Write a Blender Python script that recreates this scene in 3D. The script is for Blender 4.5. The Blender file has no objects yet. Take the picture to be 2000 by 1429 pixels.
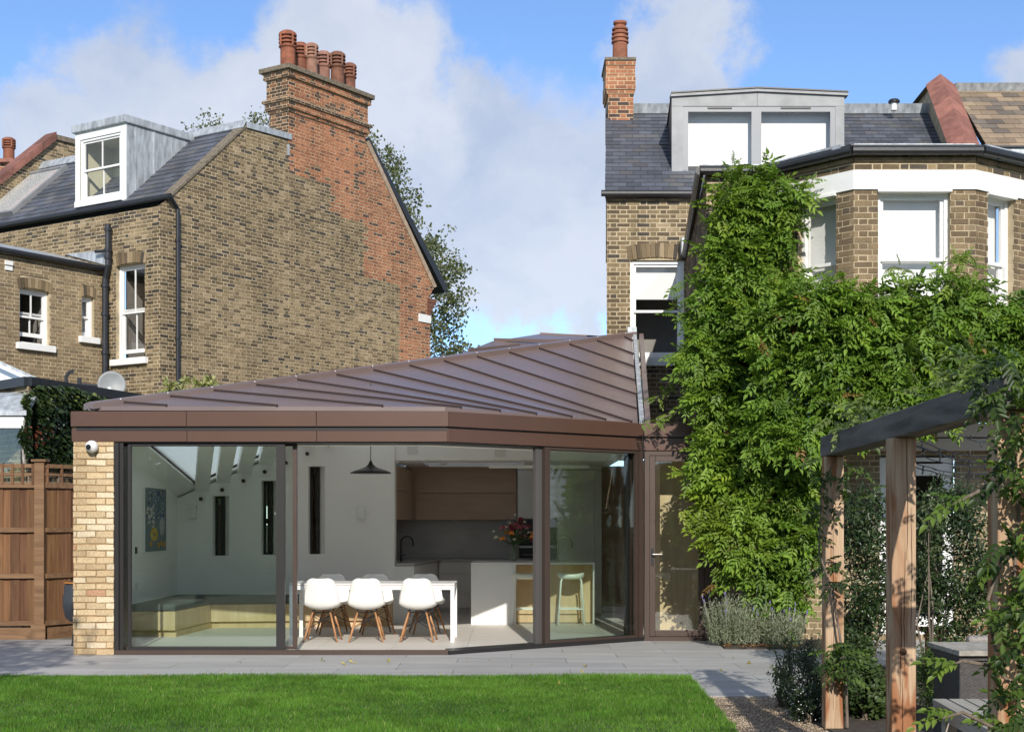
import bpy, math, random
import numpy as np
from mathutils import Vector as V, Matrix

rng = random.Random(7)
NR = np.random.RandomState(11)
SC = bpy.context.scene
COL = SC.collection

# ---------------------------------------------------------------- camera
F, CX, HY, CH = 2800.0, 1000.0, 1022.0, 1.51      # photograph's focal length and horizon (its own pixels), eye height in metres
cam_d = bpy.data.cameras.new('camera')
cam_d.sensor_width = 36.0
cam_d.lens = 36.0 * F / 2000.0
cam_d.shift_y = (HY - 714.5) / 2000.0
cam_d.clip_start = 0.1
cam_d.clip_end = 3000
cam = bpy.data.objects.new('camera', cam_d)
COL.objects.link(cam)
cam.location = (0, 0, CH)
cam.rotation_euler = (math.radians(90), 0, 0)
SC.camera = cam

# ---------------------------------------------------------------- light
SUN_EL, SUN_AZ = math.radians(28), math.radians(5)   # azimuth: behind the camera, to the right
to_sun = V((math.sin(SUN_AZ) * math.cos(SUN_EL), -math.cos(SUN_AZ) * math.cos(SUN_EL), math.sin(SUN_EL)))
sd = bpy.data.lights.new('sun', 'SUN')
sd.energy = 2.8
sd.angle = math.radians(0.53)
sd.color = (1.0, 0.94, 0.85)
so = bpy.data.objects.new('sun', sd)
so.rotation_euler = to_sun.to_track_quat('Z', 'Y').to_euler()
COL.objects.link(so)

SC.view_settings.view_transform = 'Standard'
SC.view_settings.look = 'None'
SC.view_settings.exposure = 0.8
SC.view_settings.gamma = 1.0
SC.view_settings.use_curve_mapping = False
SC.cycles.max_bounces = 14
SC.cycles.diffuse_bounces = 10
SC.cycles.glossy_bounces = 3
SC.cycles.transparent_max_bounces = 12
SC.cycles.caustics_reflective = False
SC.cycles.caustics_refractive = False
SC.cycles.sample_clamp_indirect = 8

world = bpy.data.worlds.new('World')
SC.world = world
world.use_nodes = True


def nodes_of(tree):
    tree.nodes.clear()

    def N(kind, **kw):
        n = tree.nodes.new(kind)
        for k, v in kw.items():
            if k.startswith('i_'):
                n.inputs[k[2:].replace('_', ' ')].default_value = v
            elif k.startswith('n') and k[1:].isdigit():
                n.inputs[int(k[1:])].default_value = v
            else:
                setattr(n, k, v)
        return n

    def L(a, b):
        tree.links.new(a, b)
    return N, L


def build_world():
    N, L = nodes_of(world.node_tree)
    sky = N('ShaderNodeTexSky', sky_type='NISHITA', sun_disc=False)
    sky.sun_elevation = SUN_EL
    sky.sun_rotation = math.pi - SUN_AZ
    sky.air_density = 0.7
    sky.dust_density = 0.0
    sky.ozone_density = 4.0
    tc = N('ShaderNodeTexCoord')
    # wind-blown warp of the direction, then cloud banks standing in fixed directions of the sky
    n1 = N('ShaderNodeTexNoise', i_Scale=5.5, i_Detail=10.0, i_Roughness=0.6)
    L(tc.outputs['Generated'], n1.inputs['Vector'])
    sub = N('ShaderNodeVectorMath', operation='SUBTRACT', n1=(0.5, 0.5, 0.5))
    L(n1.outputs['Color'], sub.inputs[0])
    sca = N('ShaderNodeVectorMath', operation='SCALE', i_Scale=0.24)
    L(sub.outputs[0], sca.inputs[0])
    add = N('ShaderNodeVectorMath', operation='ADD')
    L(tc.outputs['Generated'], add.inputs[0])
    L(sca.outputs[0], add.inputs[1])
    banks = [(690, 130, 190), (880, 190, 150), (300, 260, 210), (480, 200, 150), (1010, 330, 270), (760, 420, 260), (1130, 420, 200),
             (1250, 190, 150), (1960, 230, 130), (150, 330, 180), (950, 500, 190), (1090, 500, 160), (1200, 330, 150), (960, 590, 100), (1100, 600, 100)]
    acc = None
    for (px, py, r) in banks:
        d = V((px - CX, F, HY - py)).normalized()
        ds = N('ShaderNodeVectorMath', operation='DISTANCE', n1=tuple(d))
        L(add.outputs[0], ds.inputs[0])
        mr = N('ShaderNodeMapRange', interpolation_type='SMOOTHSTEP')
        L(ds.outputs['Value'], mr.inputs['Value'])
        mr.inputs['From Min'].default_value = 1.12 * r / F
        mr.inputs['From Max'].default_value = 0.68 * r / F
        if acc is None:
            acc = mr.outputs['Result']
        else:
            mx = N('ShaderNodeMath', operation='MAXIMUM')
            L(acc, mx.inputs[0])
            L(mr.outputs['Result'], mx.inputs[1])
            acc = mx.outputs[0]
    # scattered clouds away from the banks, their cover raised for more fill light
    n2 = N('ShaderNodeTexNoise', i_Scale=2.6, i_Detail=8.0, i_Roughness=0.58)
    L(tc.outputs['Generated'], n2.inputs['Vector'])
    m2 = N('ShaderNodeMapRange', interpolation_type='SMOOTHSTEP')
    m2.inputs['From Min'].default_value = 0.44
    m2.inputs['From Max'].default_value = 0.55
    L(n2.outputs['Fac'], m2.inputs['Value'])
    dv = N('ShaderNodeVectorMath', operation='DISTANCE', n1=tuple(V((0, F, 700)).normalized()))
    L(tc.outputs['Generated'], dv.inputs[0])
    m3 = N('ShaderNodeMapRange', interpolation_type='SMOOTHSTEP')
    m3.inputs['From Min'].default_value = 0.36
    m3.inputs['From Max'].default_value = 0.5
    L(dv.outputs['Value'], m3.inputs['Value'])
    mm = N('ShaderNodeMath', operation='MULTIPLY')
    L(m2.outputs['Result'], mm.inputs[0])
    L(m3.outputs['Result'], mm.inputs[1])
    mx = N('ShaderNodeMath', operation='MAXIMUM')
    L(acc, mx.inputs[0])
    L(mm.outputs[0], mx.inputs[1])
    # cloud brightness: thick grey hearts and bright rims
    n3 = N('ShaderNodeTexNoise', i_Scale=5.0, i_Detail=6.0, i_Roughness=0.5)
    L(add.outputs[0], n3.inputs['Vector'])
    cr = N('ShaderNodeValToRGB')
    cr.color_ramp.elements[0].position = 0.40
    cr.color_ramp.elements[0].color = (2.45, 2.8, 3.55, 1)
    cr.color_ramp.elements[1].position = 0.60
    cr.color_ramp.elements[1].color = (3.55, 3.75, 4.15, 1)
    L(n3.outputs['Fac'], cr.inputs['Fac'])
    th = N('ShaderNodeMath', operation='MULTIPLY', n1=0.9)
    L(mx.outputs[0], th.inputs[0])
    mix = N('ShaderNodeMixRGB')
    L(th.outputs[0], mix.inputs['Fac'])
    L(sky.outputs['Color'], mix.inputs['Color1'])
    L(cr.outputs['Color'], mix.inputs['Color2'])
    bg = N('ShaderNodeBackground', i_Strength=0.12)
    L(mix.outputs['Color'], bg.inputs['Color'])
    out = N('ShaderNodeOutputWorld')
    L(bg.outputs[0], out.inputs['Surface'])


build_world()

# ---------------------------------------------------------------- geometry helpers
UP = V((0, 0, 1))


def P(x, y, Z):
    """world point that stands Z metres away and shows at photo position x, y"""
    return V(((x - CX) * Z / F, Z, CH + (HY - y) * Z / F))


def PX(x, Z):
    return (x - CX) * Z / F


def PH(y, Z):
    return CH + (HY - y) * Z / F


def project(p):
    return CX + F * p[0] / p[1], HY - F * (p[2] - CH) / p[1]


class Plane:
    """surface with origin O, in-plane unit vectors U, W and outward normal Nn"""

    def __init__(s, O, U, W=UP):
        s.O, s.U, s.W = V(O), V(U).normalized(), V(W).normalized()
        n = s.U.cross(s.W).normalized()
        if n.dot(V((0, 0, CH)) - s.O) < 0:
            n = -n
        s.N = n

    def on(s, x, y):
        d = V((x - CX, F, HY - y)) / F
        c = V((0, 0, CH))
        t = (s.O - c).dot(s.N) / d.dot(s.N)
        q = c + d * t - s.O
        a, b, g = s.U.dot(s.U), s.U.dot(s.W), s.W.dot(s.W)
        qu, qw = q.dot(s.U), q.dot(s.W)
        det = a * g - b * b
        return ((qu * g - qw * b) / det, (qw * a - qu * b) / det)

    def at(s, u, w, n=0.0):
        return s.O + s.U * u + s.W * w + s.N * n


def mesh_from(name, verts, faces, cols=None, smooth=False):
    me = bpy.data.meshes.new(name)
    me.from_pydata([tuple(v) for v in verts], [], faces)
    if cols is not None:
        at = me.attributes.new('bcol', 'FLOAT_COLOR', 'FACE')
        flat = []
        for c in cols:
            flat.extend((c[0], c[1], c[2], 1.0))
        at.data.foreach_set('color', flat)
    if smooth:
        me.polygons.foreach_set('use_smooth', [True] * len(me.polygons))
    me.update()
    return me


def mesh_np(name, Vt, Fc, pcol=None, smooth=False):
    """fast mesh: Vt (n,3), Fc (m,k) all faces of k corners, pcol (n,3) colours per vertex"""
    me = bpy.data.meshes.new(name)
    n, (m, k) = len(Vt), Fc.shape
    me.vertices.add(n)
    me.vertices.foreach_set('co', np.ascontiguousarray(Vt, dtype=np.float32).ravel())
    me.loops.add(m * k)
    me.loops.foreach_set('vertex_index', np.ascontiguousarray(Fc, dtype=np.int32).ravel())
    me.polygons.add(m)
    me.polygons.foreach_set('loop_start', np.arange(0, m * k, k, dtype=np.int32))
    if smooth:
        me.polygons.foreach_set('use_smooth', np.ones(m, dtype=bool))
    me.update(calc_edges=True)
    if pcol is not None:
        at = me.attributes.new('bcol', 'FLOAT_COLOR', 'POINT')
        c4 = np.ones((n, 4), dtype=np.float32)
        c4[:, :3] = pcol
        at.data.foreach_set('color', c4.ravel())
    return me


def world_loc(o):
    l = V((0, 0, 0))
    while o is not None:
        l = l + o.location
        o = o.parent
    return l


def link(name, me, mat, parent=None, kind=None):
    o = bpy.data.objects.new(name, me)
    COL.objects.link(o)
    if mat is not None and len(me.materials) == 0:
        me.materials.append(mat)
    if parent is not None:
        o.parent = parent
        o.location = -world_loc(parent)
    if kind:
        o['kind'] = kind
    return o


def tag(o, label=None, cat=None, group=None, kind=None):
    if label:
        o['label'] = label
    if cat:
        o['category'] = cat
    if group:
        o['group'] = group
    if kind:
        o['kind'] = kind
    return o


def thing(name, label, cat, loc=(0, 0, 0), group=None):
    o = bpy.data.objects.new(name, None)
    o.empty_display_size = 0.2
    COL.objects.link(o)
    o.location = loc
    return tag(o, label, cat, group)


def part_empty(name, parent):
    o = bpy.data.objects.new(name, None)
    COL.objects.link(o)
    o.parent = parent
    o.location = -world_loc(parent)
    return o


def copy_tree(o, parent=None):
    c = o.copy()
    COL.objects.link(c)
    c.parent = parent
    for ch in list(o.children):
        copy_tree(ch, c)
    return c


BOXF = [(0, 3, 2, 1), (4, 5, 6, 7), (0, 1, 5, 4), (1, 2, 6, 5), (2, 3, 7, 6), (3, 0, 4, 7)]


class MB:
    def __init__(s):
        s.v, s.f, s.c = [], [], []
        s.col = None

    def add(s, vs, fs):
        k = len(s.v)
        s.v += [V(p) for p in vs]
        for f in fs:
            s.f.append(tuple(i + k for i in f))
            s.c.append(s.col or (1, 1, 1))
        return s

    def box(s, x0, x1, y0, y1, z0, z1):
        return s.add([(x0, y0, z0), (x1, y0, z0), (x1, y1, z0), (x0, y1, z0), (x0, y0, z1), (x1, y0, z1), (x1, y1, z1), (x0, y1, z1)], BOXF)

    def obox(s, O, a, b, c):
        O, a, b, c = V(O), V(a), V(b), V(c)
        if a.cross(b).dot(c) < 0:
            a, b = b, a
        return s.add([O, O + a, O + a + b, O + b, O + c, O + a + c, O + a + b + c, O + b + c], BOXF)

    def bar(s, p, q, w, h, up=UP, at=0.5):
        """straight bar p to q of width w and height h; at = where the line sits in the height"""
        p, q = V(p), V(q)
        d = (q - p).normalized()
        sd_ = d.cross(V(up))
        if sd_.length < 1e-5:
            sd_ = d.cross(V((1, 0, 0)))
        sd_.normalize()
        u = sd_.cross(d).normalized()
        return s.obox(p - sd_ * w / 2 - u * h * at, q - p, sd_ * w, u * h)

    def prism(s, poly, vec):
        n = len(poly)
        vec = V(vec)
        a = [V(p) for p in poly]
        fs = [tuple(range(n - 1, -1, -1)), tuple(range(n, 2 * n))]
        fs += [(i, (i + 1) % n, n + (i + 1) % n, n + i) for i in range(n)]
        return s.add(a + [p + vec for p in a], fs)

    def quad(s, *p):
        return s.add(p, [tuple(range(len(p)))])

    def rect(s, pl, u0, u1, w0, w1, n0, n1):
        """box on a plane's own axes"""
        return s.obox(pl.at(u0, w0, n0), pl.U * (u1 - u0), pl.W * (w1 - w0), pl.N * (n1 - n0))

    def tube(s, pts, r, n=8, caps=True):
        pts = [V(p) for p in pts]
        rs = r if isinstance(r, (list, tuple)) else [r] * len(pts)
        k = len(s.v)
        prev = None
        ring = []
        for i, p in enumerate(pts):
            d = (pts[min(i + 1, len(pts) - 1)] - pts[max(i - 1, 0)]).normalized()
            a = prev if prev is not None else (V((0, 0, 1)) if abs(d.z) < 0.9 else V((1, 0, 0)))
            a = (a - d * a.dot(d)).normalized()
            prev = a
            b = d.cross(a)
            ring += [p + (a * math.cos(2 * math.pi * j / n) + b * math.sin(2 * math.pi * j / n)) * rs[i] for j in range(n)]
        fs = []
        for i in range(len(pts) - 1):
            for j in range(n):
                j2 = (j + 1) % n
                fs.append((i * n + j, i * n + j2, (i + 1) * n + j2, (i + 1) * n + j))
        if caps:
            fs.append(tuple(range(n - 1, -1, -1)))
            fs.append(tuple((len(pts) - 1) * n + j for j in range(n)))
        return s.add(ring, fs)

    def lathe(s, prof, c, n=16, axis=UP):
        axis = V(axis).normalized()
        a = axis.orthogonal().normalized()
        b = axis.cross(a)
        c = V(c)
        vs, fs = [], []
        for (r, z) in prof:
            vs += [c + axis * z + (a * math.cos(2 * math.pi * j / n) + b * math.sin(2 * math.pi * j / n)) * r for j in range(n)]
        for i in range(len(prof) - 1):
            for j in range(n):
                j2 = (j + 1) % n
                fs.append((i * n + j, i * n + j2, (i + 1) * n + j2, (i + 1) * n + j))
        fs.append(tuple(range(n - 1, -1, -1)))
        fs.append(tuple((len(prof) - 1) * n + j for j in range(n)))
        return s.add(vs, fs)

    def build(s, name, mat, parent=None, smooth=False, bevel=0.0, kind=None, cols=False):
        me = mesh_from(name, s.v, s.f, s.c if (cols or s.col) else None, smooth)
        o = link(name, me, mat, parent, kind)
        if bevel:
            b = o.modifiers.new('bevel', 'BEVEL')
            b.width = bevel
            b.segments = 2
            b.limit_method = 'ANGLE'
        return o


def bx(name, mat, parent, *a, bevel=0.0):
    return MB().box(*a).build(name, mat, parent, bevel=bevel)


# ---------------------------------------------------------------- coursed pieces (bricks, slates)
def scan(poly, w):
    xs = []
    n = len(poly)
    for i in range(n):
        (u0, w0), (u1, w1) = poly[i], poly[(i + 1) % n]
        if (w0 <= w < w1) or (w1 <= w < w0):
            t = (w - w0) / (w1 - w0)
            xs.append((u0 + t * (u1 - u0), (u1 - u0) / (w1 - w0)))
    xs.sort()
    return [(xs[i], xs[i + 1]) for i in range(0, len(xs) - 1, 2)]


def intervals(poly, holes, w0, w1):
    """trapezoids (uL0, uL1, uR0, uR1) of a course between w0 and w1"""
    wm = (w0 + w1) / 2
    out = []
    for (a, sa), (b, sb) in scan(poly, wm):
        h = (w1 - w0) / 2
        out.append((a - sa * h, a + sa * h, b - sb * h, b + sb * h))
    for (h0, h1, g0, g1) in holes:
        if g0 < wm < g1:
            nxt = []
            for (a0, a1, b0, b1) in out:
                am, bm = (a0 + a1) / 2, (b0 + b1) / 2
                if h1 <= am or h0 >= bm:
                    nxt.append((a0, a1, b0, b1))
                    continue
                if h0 > am:
                    nxt.append((a0, a1, h0, h0))
                if h1 < bm:
                    nxt.append((h1, h1, b0, b1))
            out = nxt
    return out


class Pieces:
    """collects pieces of one thing; the ones that show largest become objects of their own, the rest one joined part"""

    def __init__(s):
        s.items = []

    def add(s, verts, col, part, name, mat, faces=BOXF, hidden=False):
        c = sum(verts, V((0, 0, 0))) / len(verts)
        size = 0.0
        if c.y > 0.5:
            q = [project(v) for v in verts]
            w = max(a[0] for a in q) - min(a[0] for a in q)
            h = max(a[1] for a in q) - min(a[1] for a in q)
            x, y = project(c)
            if 0 < x < 2000 and 0 < y < 1429 and not hidden:
                size = w * h
        s.items.append((size, len(s.items), verts, col, part, name, mat, faces))

    def finish(s, limit=300, mass_name='brickwork'):
        s.items.sort(key=lambda t: (-t[0], t[1]))
        cache, rest = {}, {}
        for i, (size, _, vs, col, part, name, mat, faces) in enumerate(s.items):
            if i < limit and size > 0:
                o0 = vs[0]
                key = (mat.name,) + tuple(round(c * 500) for v in vs for c in (v - o0))
                me = cache.get(key)
                if me is None:
                    me = mesh_from(name, [v - o0 for v in vs], faces, [(1, 1, 1)] * len(faces))
                    me.materials.append(mat)
                    cache[key] = me
                o = bpy.data.objects.new(name, me)
                COL.objects.link(o)
                o.parent = part
                o.location = o0 - world_loc(part)
                o.color = (col[0], col[1], col[2], 1)
            else:
                rest.setdefault((part, mat.name), [mat, []])[1].append((vs, col, faces))
        for (part, mn), (mat, lst) in rest.items():
            v, f, c = [], [], []
            for vs, col, faces in lst:
                k = len(v)
                v += vs
                f += [tuple(a + k for a in fc) for fc in faces]
                c += [col] * len(faces)
            link(mass_name, mesh_from(mass_name, v, f, c), mat, part, 'stuff')


BRF = [(0, 1, 2, 3), (0, 4, 5, 1), (1, 5, 6, 2), (2, 6, 7, 3), (3, 7, 4, 0)]   # front and four sides, no back


def lay_bricks(pl, poly, holes, part, pieces, pal, mat, backing, name='brick', course=0.075, joint=0.018, proud=0.004, w_min=None, w_max=None,
               bond='flemish', hide=None, jag=0.003, phase=0.0):
    """courses of bricks over a polygon of a plane; backing (an MB) receives the recessed mortar bed"""
    ws = [p[1] for p in poly]
    lo, hi = (min(ws) if w_min is None else w_min), (max(ws) if w_max is None else w_max)
    r = random.Random(int(abs(pl.O.x * 977 + pl.O.y * 131 + lo * 17) * 10))
    n0 = int(math.floor(lo / course))
    n1 = int(math.ceil(hi / course))
    flip = pl.U.cross(pl.W).dot(pl.N) < 0
    for k in range(n0, n1):
        w0, w1 = max(k * course, lo), min((k + 1) * course, hi)
        if w1 - w0 < 0.012:
            continue
        for (a0, a1, b0, b1) in intervals(poly, holes, w0, w1):
            q = [pl.at(a0, w0), pl.at(b0, w0), pl.at(b1, w1), pl.at(a1, w1)]
            backing.quad(*(q[::-1] if flip else q))
            am, bm = (a0 + a1) / 2, (b0 + b1) / 2
            if bond == 'flemish':
                seq = [0.2255, 0.113]
                u = math.floor(am / 0.3385) * 0.3385 - 0.3385 + (k % 2) * 0.16925 + phase
            elif bond == 'stretcher':
                seq = [0.2255]
                u = math.floor(am / 0.2255) * 0.2255 - 0.2255 + (k % 2) * 0.11275 + phase
            else:
                seq = [bond]
                u = math.floor(am / bond) * bond - bond + (k % 2) * bond / 2 + phase
            i = 0
            while u < bm:
                ln = seq[i % len(seq)]
                i += 1
                e0, e1 = u + joint / 2, u + ln - joint / 2
                u += ln
                if e1 < am + 0.02 or e0 > bm - 0.02:
                    continue
                L0, L1 = (a0, a1) if e0 < am else (e0, e0)
                R0, R1 = (b0, b1) if e1 > bm else (e1, e1)
                j = lambda: r.uniform(-jag, jag)
                z0, z1 = w0 + joint / 2, w1 - joint / 2
                p = proud + r.uniform(-0.003, 0.004)
                cor = [(L0 + j(), z0 + j()), (R0 + j(), z0 + j()), (R1 + j(), z1 + j()), (L1 + j(), z1 + j())]
                if flip:
                    cor = [cor[1], cor[0], cor[3], cor[2]]
                fr = [pl.at(a, b, p) for a, b in cor]
                bk = [pl.at(a, b, -0.012) for a, b in cor]
                um, wm = (e0 + e1) / 2, (w0 + w1) / 2
                pieces.add(fr + bk, pal(um, wm, r), part, name, mat, BRF, bool(hide and hide(project(fr[0]))))


def lay_slates(pl, poly, holes, part, pieces, pal, mat, gauge=0.18, width=0.245, name='slate', hide=None, thick=0.009):
    ws = [p[1] for p in poly]
    lo, hi = min(ws), max(ws)
    r = random.Random(int(abs(pl.O.x * 77 + pl.O.y * 31) * 10))
    n = int(math.ceil((hi - lo) / gauge))
    flip = pl.U.cross(pl.W).dot(pl.N) < 0
    for k in range(n):
        w0, w1 = lo + k * gauge, min(lo + (k + 1) * gauge, hi)
        if w1 - w0 < 0.03:
            continue
        for (a0, a1, b0, b1) in intervals(poly, holes, w0, w1):
            am, bm = (a0 + a1) / 2, (b0 + b1) / 2
            u = math.floor(am / width) * width - width + (k % 2) * width / 2
            while u < bm:
                e0, e1 = u + 0.003, u + width - 0.003
                u += width
                if e1 < am + 0.01 or e0 > bm - 0.01:
                    continue
                L0, L1 = (a0, a1) if e0 < am else (e0, e0)
                R0, R1 = (b0, b1) if e1 > bm else (e1, e1)
                j = r.uniform(-0.004, 0.004)
                t = r.uniform(0.0, 0.004)
                cor = [(L0, w0 + j), (R0, w0 + j), (R1, w1 + 0.01), (L1, w1 + 0.01)]
                h = [thick + 0.008 + t, thick + 0.008 + t, 0.006, 0.006]
                if flip:
                    cor = [cor[1], cor[0], cor[3], cor[2]]
                fr = [pl.at(a, b, hh) for (a, b), hh in zip(cor, h)]
                bk = [pl.at(a, b, 0.0) for a, b in cor]
                pieces.add(fr + bk, pal((e0 + e1) / 2, w0, r), part, name, mat, BRF, bool(hide and hide(project(fr[0]))))


def inside(poly, x, y):
    c = False
    n = len(poly)
    for i in range(n):
        (x0, y0), (x1, y1) = poly[i], poly[(i + 1) % n]
        if (y0 > y) != (y1 > y) and x < (x1 - x0) * (y - y0) / (y1 - y0) + x0:
            c = not c
    return c
# ---------------------------------------------------------------- materials
def new_mat(name):
    m = bpy.data.materials.new(name)
    m.use_nodes = True
    return m, nodes_of(m.node_tree)


def mat_plain(name, col, rough=0.6, metal=0.0, var=0.12, scale=8.0, bump=0.0, bscale=60.0, spec=0.5, stretch=None, coat=0.0, use_obj=False):
    """base colour with a soft procedural variation and fine relief"""
    m, (N, L) = new_mat(name)
    b = N('ShaderNodeBsdfPrincipled', i_Roughness=rough, i_Metallic=metal)
    b.inputs['Specular IOR Level'].default_value = spec
    b.inputs['Coat Weight'].default_value = coat
    out = N('ShaderNodeOutputMaterial')
    L(b.outputs[0], out.inputs[0])
    g = N('ShaderNodeNewGeometry')
    vec = g.outputs['Position']
    if stretch:
        mp = N('ShaderNodeMapping')
        mp.inputs['Scale'].default_value = stretch
        L(vec, mp.inputs[0])
        vec = mp.outputs[0]
    n = N('ShaderNodeTexNoise', i_Scale=scale, i_Detail=6.0, i_Roughness=0.6)
    L(vec, n.inputs['Vector'])
    mr = N('ShaderNodeMapRange')
    mr.inputs['From Min'].default_value = 0.3
    mr.inputs['From Max'].default_value = 0.7
    mr.inputs['To Min'].default_value = 1 - var
    mr.inputs['To Max'].default_value = 1 + var
    L(n.outputs['Fac'], mr.inputs['Value'])
    mul = N('ShaderNodeVectorMath', operation='SCALE', n0=col)
    L(mr.outputs[0], mul.inputs['Scale'])
    res = mul.outputs[0]
    if use_obj:
        oi = N('ShaderNodeObjectInfo')
        m2 = N('ShaderNodeVectorMath', operation='MULTIPLY')
        L(res, m2.inputs[0])
        L(oi.outputs['Color'], m2.inputs[1])
        res = m2.outputs[0]
    L(res, b.inputs['Base Color'])
    if bump:
        n2 = N('ShaderNodeTexNoise', i_Scale=bscale, i_Detail=4.0)
        L(vec, n2.inputs['Vector'])
        bp = N('ShaderNodeBump', i_Strength=bump, i_Distance=0.01)
        L(n2.outputs['Fac'], bp.inputs['Height'])
        L(bp.outputs[0], b.inputs['Normal'])
    return m


def mat_pieces(name, rough=0.85, speck=0.35, sscale=90.0, bump=0.35, dark=(0.5, 0.5, 0.5), big=0.18, bigscale=1.3, spec=0.3):
    """for bricks and slates: each piece's own colour times fine speckle and broad weathering"""
    m, (N, L) = new_mat(name)
    b = N('ShaderNodeBsdfPrincipled', i_Roughness=rough)
    b.inputs['Specular IOR Level'].default_value = spec
    out = N('ShaderNodeOutputMaterial')
    L(b.outputs[0], out.inputs[0])
    at = N('ShaderNodeAttribute', attribute_name='bcol')
    oi = N('ShaderNodeObjectInfo')
    m0 = N('ShaderNodeVectorMath', operation='MULTIPLY')
    L(at.outputs['Color'], m0.inputs[0])
    L(oi.outputs['Color'], m0.inputs[1])
    g = N('ShaderNodeNewGeometry')
    n1 = N('ShaderNodeTexNoise', i_Scale=sscale, i_Detail=5.0, i_Roughness=0.65)
    n2 = N('ShaderNodeTexNoise', i_Scale=bigscale, i_Detail=5.0, i_Roughness=0.6)
    mp = N('ShaderNodeMapping')
    mp.inputs['Scale'].default_value = (1, 1, 0.4)
    L(g.outputs['Position'], mp.inputs[0])
    L(g.outputs['Position'], n1.inputs['Vector'])
    L(mp.outputs[0], n2.inputs['Vector'])
    r1 = N('ShaderNodeMapRange')
    r1.inputs['From Min'].default_value = 0.32
    r1.inputs['From Max'].default_value = 0.68
    r1.inputs['To Min'].default_value = 1 - speck
    r1.inputs['To Max'].default_value = 1 + speck
    L(n1.outputs['Fac'], r1.inputs['Value'])
    r2 = N('ShaderNodeMapRange')
    r2.inputs['From Min'].default_value = 0.3
    r2.inputs['From Max'].default_value = 0.7
    r2.inputs['To Min'].default_value = 1 - big
    r2.inputs['To Max'].default_value = 1 + big
    L(n2.outputs['Fac'], r2.inputs['Value'])
    mu = N('ShaderNodeMath', operation='MULTIPLY')
    L(r1.outputs[0], mu.inputs[0])
    L(r2.outputs[0], mu.inputs[1])
    sc = N('ShaderNodeVectorMath', operation='SCALE')
    L(m0.outputs[0], sc.inputs[0])
    L(mu.outputs[0], sc.inputs['Scale'])
    L(sc.outputs[0], b.inputs['Base Color'])
    bp = N('ShaderNodeBump', i_Strength=bump, i_Distance=0.008)
    L(n1.outputs['Fac'], bp.inputs['Height'])
    L(bp.outputs[0], b.inputs['Normal'])
    return m


def mat_wood(name, c1, c2, axis=2, rough=0.6, ring=9.0, stretch=0.08, bump=0.15, use_obj=True, knots=0.0, fine=70.0):
    """timber with grain along a world axis"""
    m, (N, L) = new_mat(name)
    b = N('ShaderNodeBsdfPrincipled', i_Roughness=rough)
    b.inputs['Specular IOR Level'].default_value = 0.35
    out = N('ShaderNodeOutputMaterial')
    L(b.outputs[0], out.inputs[0])
    g = N('ShaderNodeNewGeometry')
    mp = N('ShaderNodeMapping')
    sc = [1, 1, 1]
    sc[axis] = stretch
    mp.inputs['Scale'].default_value = sc
    L(g.outputs['Position'], mp.inputs[0])
    oi = N('ShaderNodeObjectInfo')
    ad = N('ShaderNodeVectorMath', operation='ADD')
    rs = N('ShaderNodeMath', operation='MULTIPLY', n1=7.0)
    L(oi.outputs['Random'], rs.inputs[0])
    L(mp.outputs[0], ad.inputs[0])
    L(rs.outputs[0], ad.inputs[1])
    n1 = N('ShaderNodeTexNoise', i_Scale=ring, i_Detail=5.0, i_Distortion=1.2)
    n2 = N('ShaderNodeTexNoise', i_Scale=fine, i_Detail=4.0, i_Roughness=0.7)
    L(ad.outputs[0], n1.inputs['Vector'])
    L(ad.outputs[0], n2.inputs['Vector'])
    mx = N('ShaderNodeMath', operation='MULTIPLY_ADD', n1=0.35)
    L(n2.outputs['Fac'], mx.inputs[0])
    L(n1.outputs['Fac'], mx.inputs[2])
    cr = N('ShaderNodeValToRGB')
    cr.color_ramp.elements[0].position = 0.45
    cr.color_ramp.elements[0].color = (*c1, 1)
    cr.color_ramp.elements[1].position = 0.85
    cr.color_ramp.elements[1].color = (*c2, 1)
    L(mx.outputs[0], cr.inputs['Fac'])
    res = cr.outputs['Color']
    if use_obj:
        m2 = N('ShaderNodeVectorMath', operation='MULTIPLY')
        L(res, m2.inputs[0])
        L(oi.outputs['Color'], m2.inputs[1])
        res = m2.outputs[0]
    L(res, b.inputs['Base Color'])
    bp = N('ShaderNodeBump', i_Strength=bump, i_Distance=0.006)
    L(mx.outputs[0], bp.inputs['Height'])
    L(bp.outputs[0], b.inputs['Normal'])
    return m


def mat_glass(name, tint=(0.95, 0.97, 0.96), refl=1.0, rough=0.0):
    m, (N, L) = new_mat(name)
    tr = N('ShaderNodeBsdfTransparent', i_Color=(*tint, 1))
    gl = N('ShaderNodeBsdfGlossy', i_Roughness=rough)
    g = N('ShaderNodeNewGeometry')
    io = N('ShaderNodeMapRange')
    io.inputs['To Min'].default_value = 1.5
    io.inputs['To Max'].default_value = 1 / 1.5
    L(g.outputs['Backfacing'], io.inputs['Value'])
    fr = N('ShaderNodeFresnel')
    L(io.outputs[0], fr.inputs['IOR'])
    mu = N('ShaderNodeMath', operation='MULTIPLY', n1=refl)
    L(fr.outputs[0], mu.inputs[0])
    mx = N('ShaderNodeMixShader')
    L(mu.outputs[0], mx.inputs[0])
    L(tr.outputs[0], mx.inputs[1])
    L(gl.outputs[0], mx.inputs[2])
    out = N('ShaderNodeOutputMaterial')
    L(mx.outputs[0], out.inputs[0])
    return m


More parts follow.
